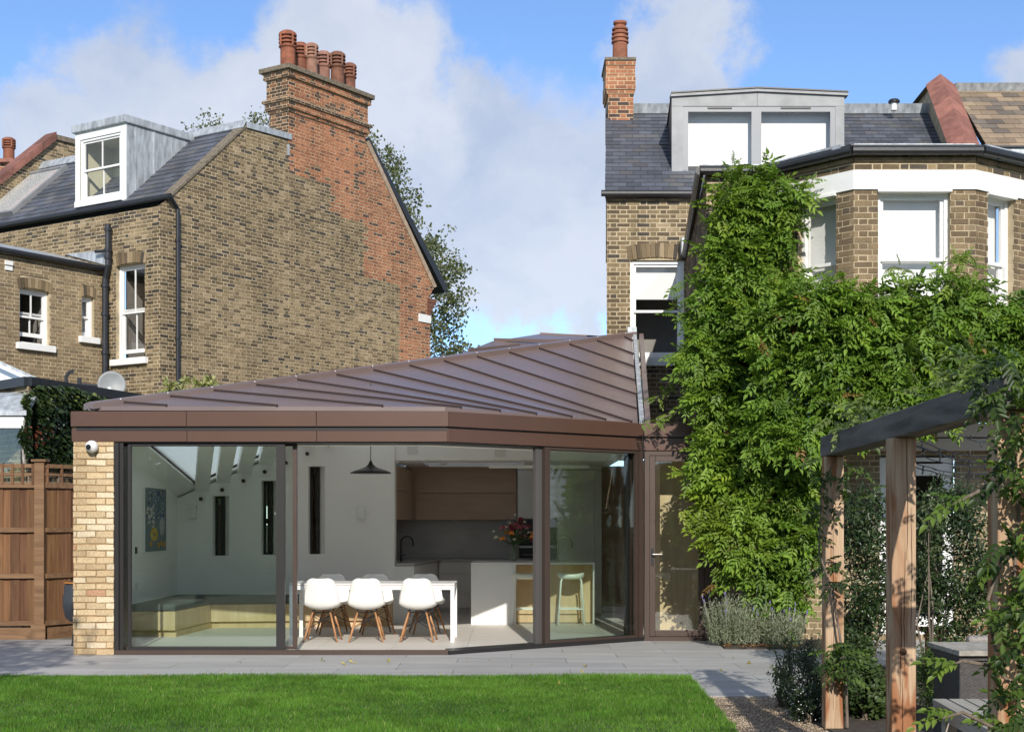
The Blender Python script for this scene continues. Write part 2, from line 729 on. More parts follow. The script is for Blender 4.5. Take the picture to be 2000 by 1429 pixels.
def mat_leaf(name, trans=0.35, rough=0.45, spec=0.4, var=0.25, tr_tint=(1.25, 1.3, 0.5)):
    """leaf: own colour (vertex colours or object colour) with light shining through"""
    m, (N, L) = new_mat(name)
    at = N('ShaderNodeAttribute', attribute_name='bcol')
    oi = N('ShaderNodeObjectInfo')
    m0 = N('ShaderNodeVectorMath', operation='MULTIPLY')
    L(at.outputs['Color'], m0.inputs[0])
    L(oi.outputs['Color'], m0.inputs[1])
    g = N('ShaderNodeNewGeometry')
    n = N('ShaderNodeTexNoise', i_Scale=3.0, i_Detail=3.0)
    L(g.outputs['Position'], n.inputs['Vector'])
    mr = N('ShaderNodeMapRange')
    mr.inputs['From Min'].default_value = 0.3
    mr.inputs['From Max'].default_value = 0.7
    mr.inputs['To Min'].default_value = 1 - var
    mr.inputs['To Max'].default_value = 1 + var
    L(n.outputs['Fac'], mr.inputs['Value'])
    sc = N('ShaderNodeVectorMath', operation='SCALE')
    L(m0.outputs[0], sc.inputs[0])
    L(mr.outputs[0], sc.inputs['Scale'])
    b = N('ShaderNodeBsdfPrincipled', i_Roughness=rough)
    b.inputs['Specular IOR Level'].default_value = spec
    L(sc.outputs[0], b.inputs['Base Color'])
    t = N('ShaderNodeBsdfTranslucent')
    mt = N('ShaderNodeVectorMath', operation='MULTIPLY', n1=tr_tint)
    L(sc.outputs[0], mt.inputs[0])
    L(mt.outputs[0], t.inputs['Color'])
    mx = N('ShaderNodeMixShader', n0=trans)
    L(b.outputs[0], mx.inputs[1])
    L(t.outputs[0], mx.inputs[2])
    out = N('ShaderNodeOutputMaterial')
    L(mx.outputs[0], out.inputs[0])
    return m


M = {}
M['brick'] = mat_pieces('brick', bump=0.5, big=0.32, bigscale=1.0, speck=0.42)
M['buff_brick'] = mat_pieces('buff_brick', speck=0.22, sscale=45, bump=0.5)
M['slate'] = mat_pieces('slate', rough=0.5, speck=0.15, sscale=30, bump=0.15, spec=0.5)
M['mortar'] = mat_plain('mortar', (0.44, 0.36, 0.235), 0.95, var=0.3, scale=5, bump=0.4, bscale=150)
M['mortar_red'] = mat_plain('mortar_red', (0.48, 0.34, 0.21), 0.95, var=0.25, scale=5, bump=0.4, bscale=150)
M['mortar_buff'] = mat_plain('mortar_buff', (0.30, 0.20, 0.10), 0.95, var=0.25, scale=6, bump=0.5, bscale=120)
M['bronze'] = mat_plain('bronze', (0.105, 0.056, 0.04), 0.34, metal=0.2, var=0.06, scale=2.0, spec=0.5)
M['bronze_roof'] = mat_plain('bronze_roof', (0.165, 0.12, 0.11), 0.34, metal=0.0, var=0.09, scale=1.3, spec=0.85, use_obj=True)
M['seam_dirt_shade'] = mat_plain('seam_dirt_shade', (0.035, 0.021, 0.017), 0.5, var=0.1, scale=3)  # darker than the roof metal, painting in dirt and shade along the seams
M['frame_grey'] = mat_plain('frame_grey', (0.085, 0.078, 0.075), 0.45, metal=0.1, var=0.06, scale=3)
M['joint'] = mat_plain('joint', (0.19, 0.185, 0.18), 0.95, var=0.3, scale=8)
M['frame'] = mat_plain('frame', (0.07, 0.047, 0.037), 0.4, metal=0.3, var=0.08, scale=3)
M['frame_dark'] = mat_plain('frame_dark', (0.022, 0.02, 0.02), 0.4, metal=0.2, var=0.1, scale=3)
M['white_paint'] = mat_plain('white_paint', (0.80, 0.80, 0.78), 0.45, var=0.04, scale=6, bump=0.03)
M['wall_white'] = mat_plain('wall_white', (0.90, 0.895, 0.875), 0.85, var=0.02, scale=2)
M['white_lacquer'] = mat_plain('white_lacquer', (0.82, 0.82, 0.80), 0.3, var=0.015, scale=2)
M['plastic_white'] = mat_plain('plastic_white', (0.80, 0.79, 0.76), 0.32, var=0.015, scale=4)
M['black'] = mat_plain('black', (0.012, 0.012, 0.014), 0.4, var=0.15, scale=6)
M['black_iron'] = mat_plain('black_iron', (0.018, 0.019, 0.022), 0.38, var=0.25, scale=9, bump=0.1)
M['lead'] = mat_plain('lead', (0.40, 0.43, 0.455), 0.5, metal=0.25, var=0.4, scale=3.2, bump=0.25, bscale=14, stretch=(3, 3, 0.8))
M['zinc'] = mat_plain('zinc', (0.25, 0.255, 0.262), 0.55, metal=0.1, var=0.2, scale=3.0, bump=0.06, bscale=6)
M['grey_frame'] = mat_plain('grey_frame', (0.20, 0.213, 0.23), 0.4, var=0.04, scale=4)
M['terracotta'] = mat_plain('terracotta', (0.25, 0.095, 0.052), 0.8, var=0.35, scale=7, bump=0.25, use_obj=True)
M['coping'] = mat_plain('coping', (0.26, 0.11, 0.08), 0.75, var=0.3, scale=6, bump=0.25, use_obj=True)
M['stone_cap'] = mat_plain('stone_cap', (0.17, 0.14, 0.10), 0.9, var=0.45, scale=14, bump=0.5)
M['paving'] = mat_plain('paving', (0.37, 0.362, 0.347), 0.62, var=0.17, scale=1.5, bump=0.06, bscale=70, use_obj=True, stretch=(0.5, 3, 3))
M['yard'] = mat_plain('yard', (0.17, 0.15, 0.11), 0.9, var=0.35, scale=4, bump=0.4, bscale=40)
M['gravel'] = mat_plain('gravel', (0.30, 0.23, 0.16), 0.95, var=0.45, scale=60, bump=0.9, bscale=90)
M['pebble'] = mat_pieces('pebble', rough=0.9, speck=0.2, big=0.1)
M['soil'] = mat_plain('soil', (0.055, 0.042, 0.03), 0.95, var=0.5, scale=20, bump=0.8, bscale=60)
M['ground'] = mat_plain('ground', (0.07, 0.09, 0.035), 0.95, var=0.4, scale=0.5)
M['turf'] = mat_plain('turf', (0.045, 0.075, 0.018), 0.95, var=0.4, scale=9, bump=0.4)
M['floor'] = mat_plain('floor', (0.62, 0.585, 0.53), 0.5, var=0.06, scale=2.0, stretch=(0.5, 3, 1), use_obj=True)
M['oak'] = mat_wood('oak', (0.52, 0.36, 0.20), (0.64, 0.47, 0.29), axis=2, rough=0.5, ring=6, stretch=0.12, bump=0.03)
M['walnut'] = mat_wood('walnut', (0.47, 0.33, 0.235), (0.55, 0.40, 0.295), axis=0, rough=0.45, ring=7, stretch=0.1, bump=0.03)
M['dowel'] = mat_wood('dowel', (0.33, 0.15, 0.06), (0.46, 0.24, 0.11), axis=2, rough=0.45, ring=25, stretch=0.1, bump=0.03)
M['cushion'] = mat_plain('cushion', (0.10, 0.105, 0.105), 0.95, var=0.12, scale=20, bump=0.4, bscale=300)
M['marble'] = mat_plain('marble', (0.56, 0.55, 0.535), 0.3, var=0.13, scale=2.2, stretch=(1, 1, 2.2))
M['quartz'] = mat_plain('quartz', (0.80, 0.80, 0.78), 0.3, var=0.03, scale=1.6)
M['counter'] = mat_plain('counter', (0.42, 0.41, 0.39), 0.35, var=0.08, scale=12)
M['cab_grey'] = mat_plain('cab_grey', (0.72, 0.71, 0.68), 0.5, var=0.02, scale=3)
M['steel'] = mat_plain('steel', (0.42, 0.40, 0.37), 0.25, metal=1.0, var=0.06, scale=4)
M['mint'] = mat_plain('mint', (0.74, 0.76, 0.68), 0.4, var=0.02, scale=4)
M['fence_board'] = mat_wood('fence_board', (0.085, 0.04, 0.019), (0.19, 0.095, 0.046), axis=2, rough=0.8, ring=11, stretch=0.07, bump=0.35)
M['fence_rail'] = mat_wood('fence_rail', (0.13, 0.07, 0.036), (0.23, 0.135, 0.072), axis=0, rough=0.8, ring=11, stretch=0.08, bump=0.3)
M['beam'] = mat_wood('beam', (0.042, 0.039, 0.037), (0.16, 0.15, 0.138), axis=1, rough=0.75, ring=8, stretch=0.09, bump=0.7)
M['bench_grey'] = mat_wood('bench_grey', (0.24, 0.225, 0.19), (0.38, 0.36, 0.31), axis=1, rough=0.75, ring=12, stretch=0.06, bump=0.25)
M['bench_red'] = mat_wood('bench_red', (0.20, 0.075, 0.028), (0.36, 0.15, 0.06), axis=0, rough=0.6, ring=10, stretch=0.08, bump=0.2)
M['rattan'] = mat_plain('rattan', (0.055, 0.05, 0.048), 0.6, var=0.35, scale=30, bump=0.6, bscale=90)
M['render'] = mat_plain('render', (0.46, 0.40, 0.34), 0.6, var=0.06, scale=3)
M['glass'] = mat_glass('glass', (0.93, 0.955, 0.945))
M['slider_glass'] = mat_glass('slider_glass', (0.94, 0.975, 0.958), refl=1.35)
M['window_glass'] = mat_glass('window_glass', (0.975, 0.978, 0.975), refl=1.3)
M['blind_or_reflection'] = mat_plain('blind_or_reflection', (0.88, 0.88, 0.87), 0.9, var=0.03, scale=5)
M['room'] = mat_plain('room', (0.30, 0.28, 0.26), 0.9, var=0.1, scale=2)
def mat_opal():
    m, (N, L) = new_mat('opal')
    t = N('ShaderNodeBsdfTranslucent', i_Color=(0.96, 0.96, 0.95, 1))
    d = N('ShaderNodeBsdfDiffuse', i_Color=(0.9, 0.9, 0.88, 1))
    mx = N('ShaderNodeMixShader', n0=0.06)
    L(t.outputs[0], mx.inputs[1])
    L(d.outputs[0], mx.inputs[2])
    o = N('ShaderNodeOutputMaterial')
    L(mx.outputs[0], o.inputs[0])
    return m


M['opal'] = mat_opal()
M['pale_room'] = mat_plain('pale_room', (0.66, 0.64, 0.44), 0.8, var=0.05, scale=3)
M['leaf'] = mat_leaf('leaf')
M['leaf_gloss'] = mat_leaf('leaf_gloss', trans=0.15, rough=0.35, spec=0.5)
M['grass'] = mat_leaf('grass', trans=0.3, rough=0.55, spec=0.3, var=0.3, tr_tint=(1.1, 1.3, 0.4))
M['bark'] = mat_plain('bark', (0.16, 0.125, 0.095), 0.9, var=0.4, scale=12, bump=0.7, bscale=30, stretch=(3, 3, 0.6))
M['bark_pale'] = mat_plain('bark_pale', (0.34, 0.32, 0.29), 0.9, var=0.5, scale=10, bump=0.5, bscale=30)
M['petal'] = mat_leaf('petal', trans=0.25, rough=0.6, var=0.1, tr_tint=(1, 1, 1))
M['paint'] = mat_pieces('paint', rough=0.6, speck=0.15, sscale=60, bump=0.2, big=0.1, bigscale=6)
M['coloured'] = mat_pieces('coloured', rough=0.5, speck=0.06, sscale=20, bump=0.05, big=0.05)


def mat_post():
    """weathered oak post: pale sawn timber with rust-brown tannin streaks and drying cracks"""
    m, (N, L) = new_mat('oak_post')
    b = N('ShaderNodeBsdfPrincipled', i_Roughness=0.75)
    b.inputs['Specular IOR Level'].default_value = 0.3
    out = N('ShaderNodeOutputMaterial')
    L(b.outputs[0], out.inputs[0])
    g = N('ShaderNodeNewGeometry')
    oi = N('ShaderNodeObjectInfo')

    def noise(sc, scale, detail=4.0, dist=0.0):
        mp = N('ShaderNodeMapping')
        mp.inputs['Scale'].default_value = sc
        L(g.outputs['Position'], mp.inputs[0])
        ad = N('ShaderNodeVectorMath', operation='ADD')
        rs = N('ShaderNodeMath', operation='MULTIPLY', n1=11.0)
        L(oi.outputs['Random'], rs.inputs[0])
        L(mp.outputs[0], ad.inputs[0])
        L(rs.outputs[0], ad.inputs[1])
        n = N('ShaderNodeTexNoise', i_Scale=scale, i_Detail=detail, i_Distortion=dist)
        L(ad.outputs[0], n.inputs['Vector'])
        return n.outputs['Fac']
    grain = noise((1, 1, 0.05), 60)
    base = N('ShaderNodeValToRGB')
    base.color_ramp.elements[0].position = 0.3
    base.color_ramp.elements[0].color = (0.36, 0.235, 0.14, 1)
    base.color_ramp.elements[1].position = 0.7
    base.color_ramp.elements[1].color = (0.52, 0.38, 0.255, 1)
    L(grain, base.inputs['Fac'])
    st = noise((1, 1, 0.16), 9, 3.0, 0.8)
    sm = N('ShaderNodeMapRange', interpolation_type='SMOOTHSTEP')
    sm.inputs['From Min'].default_value = 0.44
    sm.inputs['From Max'].default_value = 0.60
    sm.inputs['To Max'].default_value = 0.85
    L(st, sm.inputs['Value'])
    mx = N('ShaderNodeMixRGB', n2=(0.27, 0.095, 0.03, 1))
    L(sm.outputs[0], mx.inputs['Fac'])
    L(base.outputs['Color'], mx.inputs['Color1'])
    L(mx.outputs[0], b.inputs['Base Color'])
    bp = N('ShaderNodeBump', i_Strength=0.35, i_Distance=0.006)
    L(grain, bp.inputs['Height'])
    L(bp.outputs[0], b.inputs['Normal'])
    return m


M['oak_post'] = mat_post()


# ---- palettes: the pieces' own colours
def mixc(a, b, t):
    return tuple(x + (y - x) * t for x, y in zip(a, b))


def pal_stock(u, w, r):
    t = r.random()
    if t < 0.30:
        c = (0.24, 0.172, 0.085)
    elif t < 0.58:
        c = (0.175, 0.124, 0.062)
    elif t < 0.80:
        c = (0.12, 0.086, 0.047)
    elif t < 0.90:
        c = (0.075, 0.06, 0.046)
    else:
        c = (0.31, 0.225, 0.125)
    k = r.uniform(0.88, 1.12)
    g_ = sum(c) / 3
    return tuple((a * 0.86 + g_ * 0.14) * k for a in c)


def pal_red(u, w, r):
    t = r.random()
    if t < 0.5:
        c = (0.35, 0.145, 0.075)
    elif t < 0.8:
        c = (0.30, 0.125, 0.065)
    elif t < 0.93:
        c = (0.24, 0.10, 0.058)
    else:
        c = (0.09, 0.055, 0.045)
    k = r.uniform(0.88, 1.14)
    return tuple(a * k for a in c)


def pal_buff(u, w, r):
    t = r.random()
    c = (0.52, 0.395, 0.235) if t < 0.45 else (0.45, 0.33, 0.19) if t < 0.70 else (0.58, 0.48, 0.33) if t < 0.94 else (0.40, 0.23, 0.135)
    k = r.uniform(0.88, 1.12)
    return tuple(a * k for a in c)


def pal_slate(u, w, r):
    k = r.uniform(0.72, 1.25)
    c = (0.083, 0.09, 0.108) if r.random() < 0.8 else (0.10, 0.098, 0.10)
    return tuple(a * k for a in c)


def pal_beige_slate(u, w, r):
    k = r.uniform(0.75, 1.2)
    c = (0.29, 0.215, 0.14) if r.random() < 0.72 else (0.16, 0.13, 0.10)
    return tuple(a * k for a in c)
# ---------------------------------------------------------------- ground
def sheet(name, mat, poly, h, kind='structure', label=None):
    o = MB().prism([(x, z, h - 0.03) for x, z in poly], (0, 0, 0.03)).build(name, mat)
    return tag(o, label, None, None, kind)


tag(MB().quad((-600, -300, -0.06), (600, -300, -0.06), (600, 1500, -0.06), (-600, 1500, -0.06)).build('ground', M['ground']), kind='structure')
LAWN_Z, LAWN_X = 14.05, 1.74
patio = tag(MB().box(-14, 9, 12.55, 18.7, -0.05, -0.012).build('patio', M['joint']), 'grey porcelain terrace outside the glazed extension', kind='structure')
slab_cache = {}
zz = 12.56
row = 0
while zz < 18.6:
    z1 = min(zz + 0.6, 18.69)
    xx = -7.2 + (row % 2) * 0.6
    while xx < 8.6:
        x1 = xx + 1.2
        key = round(z1 - zz, 2)
        if not (x1 < LAWN_X and z1 < LAWN_Z - 0.1) and not (xx > -5.0 and zz > 17.1 and x1 < -0.9 + (zz - 17.1) * 1.2):
            me = slab_cache.get(key)
            if me is None:
                me = mesh_from('paving_slab', *(lambda m: (m.v, m.f))(MB().box(0, 1.195, 0, z1 - zz - 0.005, 0, 0.012)))
                me.materials.append(M['paving'])
                slab_cache[key] = me
            o = bpy.data.objects.new('paving_slab', me)
            COL.objects.link(o)
            o.parent = patio
            o.location = (xx, zz, -0.012)
            k = rng.uniform(0.92, 1.07)
            o.color = (k, k * rng.uniform(0.99, 1.01), k * rng.uniform(0.985, 1.01), 1)
        xx = x1
    zz = z1
    row += 1
sheet('side_yard', M['yard'], [(-14, 18.72), (-5.12, 18.72), (-5.12, 30), (-14, 30)], -0.004)
sheet('lawn', M['turf'], [(-16, 2), (LAWN_X - 0.38, 2), (LAWN_X, LAWN_Z), (-16, LAWN_Z)], 0.012)
sheet('gravel_path', M['gravel'], [(LAWN_X - 0.38, 2), (9, 2), (9, 12.54), (LAWN_X - 0.05, 12.54)], -0.006)
sheet('flower_bed', M['soil'], [(2.56, 17.25), (4.3, 17.25), (4.3, 18.5), (2.62, 18.5)], 0.02)
sheet('border_bed', M['soil'], [(2.42, 8.9), (3.35, 8.9), (3.35, 12.5), (2.3, 12.5), (2.25, 11.2)], 0.012)


def grass_mesh():
    """lawn blades, each a bent three-triangle strip"""
    n = 190000
    z = 9.6 + (LAWN_Z + 0.03 - 9.6) * NR.rand(n) ** 0.85
    x = -5.6 + (LAWN_X + 0.01 - 0.0315 * (LAWN_Z - z) + 0.02 * np.sin(z * 9) * NR.rand(n) + 5.6) * NR.rand(n)
    vis = np.abs(x) < z * 0.37 + 0.2
    x, z = x[vis], z[vis]
    n = len(x)
    h = (0.032 + 0.022 * NR.rand(n)) * (0.85 + 0.3 * np.sin(x * 1.9) * np.sin(z * 2.3))
    h = np.where(NR.rand(n) < 0.03, h * 1.45, h)
    a = NR.rand(n) * 2 * np.pi
    lean = 0.012 + 0.026 * NR.rand(n)
    w = 0.0014 + 0.0013 * NR.rand(n)
    b = NR.rand(n) * 2 * np.pi
    dx, dz = np.cos(a) * lean, np.sin(a) * lean
    wx, wz = np.cos(b) * w, np.sin(b) * w
    base = np.full(n, 0.008)
    p = np.zeros((n, 5, 3), np.float32)
    p[:, 0] = np.stack([x - wx, z - wz, base], 1)
    p[:, 1] = np.stack([x + wx, z + wz, base], 1)
    p[:, 2] = np.stack([x + dx * 0.4 + wx * 0.8, z + dz * 0.4 + wz * 0.8, base + h * 0.6], 1)
    p[:, 3] = np.stack([x + dx * 0.4 - wx * 0.8, z + dz * 0.4 - wz * 0.8, base + h * 0.6], 1)
    p[:, 4] = np.stack([x + dx, z + dz, base + h], 1)
    f = np.array([[0, 1, 2], [0, 2, 3], [3, 2, 4]])
    Fc = (f[None] + (np.arange(n) * 5)[:, None, None]).reshape(-1, 3)
    patch = 0.5 + 0.5 * np.sin(x * 1.3 + 1.7 * np.sin(z * 0.9)) * np.cos(z * 1.7 + x)
    t = np.clip(0.5 * patch + 0.65 * NR.rand(n) - 0.05, 0, 1)[:, None]
    c = (1 - t) * np.array([[0.046, 0.135, 0.010]]) + t * np.array([[0.135, 0.275, 0.030]])
    dry = NR.rand(n) < 0.03
    c[dry] = np.array([0.30, 0.32, 0.12])
    return mesh_np('grass', p.reshape(-1, 3), Fc, np.repeat(c, 5, axis=0))


tag(link('grass', grass_mesh(), M['grass']), 'short mown green lawn grass in front of the terrace', 'grass', kind='stuff')


def gravel_mesh():
    n = 16000
    z = 9.2 + 3.3 * NR.rand(n)
    x = LAWN_X + 0.02 - 0.0315 * (LAWN_Z - z) + 1.9 * NR.rand(n)
    s = 0.004 + 0.008 * NR.rand(n) ** 2
    o = np.array([[1, 0, 0], [0, 1, 0], [-1, 0, 0], [0, -1, 0], [0, 0, .7], [0, 0, -.7]], np.float32)
    v = o[None] * s[:, None, None] * (0.7 + 0.6 * NR.rand(n, 6, 1)) + np.stack([x, z, np.full(n, 0.0)], 1)[:, None]
    f = np.array([[0, 1, 4], [1, 2, 4], [2, 3, 4], [3, 0, 4], [1, 0, 5], [2, 1, 5], [3, 2, 5], [0, 3, 5]])
    Fc = (f[None] + (np.arange(n) * 6)[:, None, None]).reshape(-1, 3)
    t = NR.rand(n, 1)
    c = (1 - t) * np.array([[0.20, 0.145, 0.095]]) + t * np.array([[0.50, 0.41, 0.30]])
    return mesh_np('gravel', v.reshape(-1, 3), Fc, np.repeat(c, 6, axis=0))


tag(link('gravel', gravel_mesh(), M['pebble']), 'loose sandy gravel on the path beside the lawn', 'gravel', kind='stuff')

# ---------------------------------------------------------------- the extension
ZF = 16.5
ZC = 18.48
PB = V((-0.725, ZF, 0))            # open glass corner
PC = V((1.70, ZC, 0))              # where the slanting side meets the garden door
ext = thing('kitchen_extension', 'single storey extension with bronze metal seamed roof and sliding glass walls', 'extension', (-1.5, 19, 0))
d2 = (PC - PB).normalized()
n2 = V((d2.y, -d2.x, 0))           # outward normal of the slanting side

# floor: large porcelain tiles
flo = MB().prism([(-5.1, 16.62, -0.05), (-0.77, 16.62, -0.05), (1.66, 18.6, -0.05), (4.5, 18.6, -0.05), (4.5, 24.9, -0.05), (-5.1, 24.9, -0.05)], (0, 0, 0.045)).build('floor', M['mortar_buff'], ext)


def clip_half(poly, p, n):
    out = []
    for i in range(len(poly)):
        a, b = V(poly[i]), V(poly[(i + 1) % len(poly)])
        da, db = (a - p).dot(n), (b - p).dot(n)
        if da >= 0:
            out.append(a)
        if (da >= 0) != (db >= 0):
            out.append(a + (b - a) * (da / (da - db)))
    return out


for i in range(9):
    for j in range(14):
        q = [V((-5.05 + i * 0.9, 16.64 + j * 0.6, -0.005)), V((-5.05 + i * 0.9 + 0.897, 16.64 + j * 0.6, -0.005)),
             V((-5.05 + i * 0.9 + 0.897, 16.64 + j * 0.6 + 0.597, -0.005)), V((-5.05 + i * 0.9, 16.64 + j * 0.6 + 0.597, -0.005))]
        q = clip_half(q, PB - n2 * 0.1, -n2)
        if len(q) < 3:
            continue
        q = clip_half(q, V((0, 18.6, 0)), V((0, 1, 0))) if q[0].x > 1.66 else q
        if len(q) >= 3:
            t_ = MB().prism(q, (0, 0, 0.013)).build('floor_tile', M['floor'], flo)
            k = rng.uniform(0.96, 1.04)
            t_.color = (k, k, k, 1)

# brick pillar
pil = part_empty('brick_pillar', ext)
pp = Pieces()
bk = MB()
front = Plane((-5.04, ZF, 0), (1, 0, 0))
lay_bricks(front, [(0, 0), (0.456, 0), (0.456, 2.45), (0, 2.45)], [], pil, pp, pal_buff, M['buff_brick'], bk, bond='stretcher', jag=0.005, proud=0.009, joint=0.013, phase=0.03)
side_l = Plane((-5.04, ZF, 0), (0, 1, 0))
side_l.N = V((-1, 0, 0))
lay_bricks(side_l, [(0, 0), (0.7, 0), (0.7, 2.45), (0, 2.45)], [], pil, pp, pal_buff, M['buff_brick'], bk, bond='stretcher', jag=0.005, proud=0.009, joint=0.013, phase=0.06)
bk.build('mortar_bed', M['mortar_buff'], pil)
MB().box(-5.03, -4.59, ZF + 0.03, ZF + 0.69, 0, 2.45).build('core', M['mortar_buff'], pil)
pp.finish(330)

# outer shell of the left flank, inside walls
bx('side_wall', M['wall_white'], ext, -5.13, -5.05, 17.2, 21.7, 0, 2.75)
bx('pier_lining', M['wall_white'], ext, -5.05, -4.59, 17.2, 17.23, 0, 2.6)
# back wall with three slit windows (solid pieces between the openings)
ZB = 21.6
slits = [(PX(415, ZB), PX(448, ZB), PH(1085, ZB), PH(968, ZB)), (PX(510, ZB), PX(545, ZB), PH(1083, ZB), PH(938, ZB)), (PX(602, ZB), PX(635, ZB), PH(1082, ZB), PH(910, ZB))]
bw = part_empty('back_wall', ext)
xs = -5.13
XA = -1.77
def back_h(x, z):
    return 7.60 + 0.424 * x - 0.158 * z


def wall_piece(m, x0, x1, h0):
    a, b = back_h(x0, ZB + 0.34) - 0.1, back_h(x1, ZB + 0.34) - 0.1
    m.prism([(x0, ZB, h0), (x1, ZB, h0), (x1, ZB, b), (x0, ZB, a)], (0, 0.34, 0))


m = MB()
for (x0, x1, h0, h1) in slits:
    wall_piece(m, xs, x0, 0)
    m.box(x0, x1, ZB, ZB + 0.34, 0, h0)
    if back_h(x0, ZB + 0.34) - 0.1 > h1 + 0.02:
        wall_piece(m, x0, x1, h1)
    xs = x1
wall_piece(m, xs, XA, 0)
m.build('plaster', M['wall_white'], bw)
for (x0, x1, h0, h1) in slits:
    xm = x0 + 0.135
    wnd = MB()
    z0 = ZB + 0.2
    for (a, b, c, d) in ((x0, x0 + 0.035, h0, h1), (xm - 0.055, xm, h0, h1), (x0 + 0.035, xm - 0.055, h0, h0 + 0.035), (x0 + 0.035, xm - 0.055, h1 - 0.045, h1)):
        wnd.box(a + 0.001, b, z0, z0 + 0.06, c + 0.001, d - 0.001)
    wo = wnd.build('slit_window', M['frame_dark'], ext)
    bx('pane', M['glass'], wo, x0 + 0.03, xm - 0.05, z0 + 0.03, z0 + 0.036, h0 + 0.03, h1 - 0.04)
    MB().prism([(xm, z0 + 0.05, h0), (x1 - 0.001, ZB + 0.02, h0), (x1 - 0.001, ZB + 0.33, h0), (xm, ZB + 0.33, h0)], (0, 0, h1 - h0)).build('splayed_reveal', M['wall_white'], wo)

# roof key points
RA, RB, RC_, RD = V((-4.95, 16.75, 2.88)), V((-0.78, 16.72, 2.87)), V((1.64, 18.68, 2.82)), V((2.0, 23.9, 4.66))


def line_at_px(a, b, x):
    k = (x - CX) / F
    t = (k * a.y - a.x) / ((b.x - a.x) - k * (b.y - a.y))
    return a + (b - a) * t


def line_at_py(a, b, y):
    k = (HY - y) / F
    t = (k * a.y - (a.z - CH)) / ((b.z - a.z) - k * (b.y - a.y))
    return a + (b - a) * t


hips = [226, 318, 404, 487.5, 568, 645, 717.6, 788, 856.5, 921, 984, 1043, 1102.5, 1157, 1212]
ends = [('e', 325), ('e', 541), ('e', 746.6), ('f', 900), ('f', 976.5), ('f', 1047), ('f', 1116), ('f', 1182), ('f', 1233), ('r', 799.5), ('r', 771), ('r', 744), ('r', 717), ('r', 692), ('r', 666)]
roof = part_empty('roof', ext)
T, Bt = [RA], [RA]
for h, (k, e) in zip(hips, ends):
    T.append(line_at_px(RA, RD, h))
    Bt.append(line_at_px(RA, RB, e) if k == 'e' else line_at_px(RB, RC_, e) if k == 'f' else line_at_py(RC_, RD, e))
T.append(RD)
Bt.append(RD)
lining = MB()
for i in range(len(T) - 1):
    poly = [T[i], T[i + 1], Bt[i + 1]]
    # keep the eaves corners inside the panel that spans them
    if i + 1 < len(ends) and i > 0 and ends[i - 1][0] == 'e' and ends[i][0] == 'f':
        poly.append(RB)
    if 0 < i < len(ends) and ends[i - 1][0] == 'f' and ends[i][0] == 'r':
        poly.append(RC_)
    if (Bt[i] - T[i]).length > 1e-4:
        poly.append(Bt[i])
    if i == len(T) - 2:
        poly = [T[i], T[i + 1], Bt[i]]
    lining.prism([p - V((0, 0, 0.14)) for p in poly], (0, 0, 0.03))
    # ruled sheet between the two seams, with a folded edge
    o = MB()
    seg = 10
    A_, B_ = (T[i], Bt[i]), (T[i + 1], Bt[i + 1])
    vs, fs = [], []
    for k in range(seg + 1):
        t = k / seg
        vs += [A_[0].lerp(A_[1], t), B_[0].lerp(B_[1], t)]
    for k in range(seg):
        fs.append((2 * k, 2 * k + 1, 2 * k + 3, 2 * k + 2))
    extra = [p for p in (RB, RC_) if p in poly]
    if extra:
        vs.append(extra[0])
        fs.append((2 * seg, 2 * seg + 1, 2 * seg + 2))
        edge = [A_[1], extra[0], B_[1]]
    else:
        edge = [A_[1], B_[1]]
    o.add(vs, fs)
    for p, q in zip(edge[:-1], edge[1:]):
        if (q - p).length > 1e-4:
            o.quad(p, q, q - V((0, 0, 0.05)), p - V((0, 0, 0.05)))
    po = o.build('roof_panel', M['bronze_roof'], roof, smooth=True)
    k = rng.uniform(0.94, 1.06)
    po.color = (k, k, k * 1.01, 1)
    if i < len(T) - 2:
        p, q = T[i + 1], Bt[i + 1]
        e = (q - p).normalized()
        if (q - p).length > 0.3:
            MB().bar(p + e * 0.10 + V((0, 0, -0.004)), q + e * 0.01 + V((0, 0, -0.004)), 0.014, 0.03, at=0.0).build('standing_seam', M['seam_dirt_shade'], roof)
# hip capping and its fixings
hc = MB()
sd_ = (RD - RA).cross(UP).normalized()
for s in (-1, 1):
    a, b = RA + V((0, 0, 0.05)), RD + V((0, 0, 0.05))
    dn = sd_ * (0.11 * s) + V((0, 0, -0.02))
    hc.prism([a, b, b + dn, a + dn], (0, 0, -0.07))
cap = hc.build('hip_capping', M['bronze_roof'], roof)
for h in hips:
    p = line_at_px(RA, RD, h) + sd_ * 0.112 + V((0, 0, 0.035))
    MB().lathe([(0.009, 0), (0.009, 0.004), (0.003, 0.007)], p, 6, sd_).build('screw', M['plastic_white'], cap)
# rear slope (white lined underneath), and the ridge piece that shows behind the hip
def back_pt(x, z, dh=0.0):
    return V((x, z, back_h(x, z) + dh))


rear_poly = [(-5.13, 16.9), (-4.9, 16.82), (2.0, 23.95), (2.0, 24.9), (-5.13, 24.9)]
# opal rooflights added to brighten the interior: seating corner, kitchen alcove (plan outlines)
ADDED_RL1 = [(-4.75, 17.6), (-0.8, 21.5), (-4.75, 21.5)]
ADDED_RL2 = [(-1.4, 22.1), (0.2, 22.9), (0.2, 24.3), (-1.4, 24.3)]
REAR = [(-5.12, 16.95), (-4.9, 16.84), (1.95, 23.9), (1.95, 24.6), (-5.12, 24.6)]


def strip(poly, x0, x1):
    """where the strip x0..x1 crosses a convex plan outline: (z at x0, z at x1) for the near and far edge"""
    r = intervals([(z, x) for x, z in poly], [], x0, x1)
    return r[0] if r else None


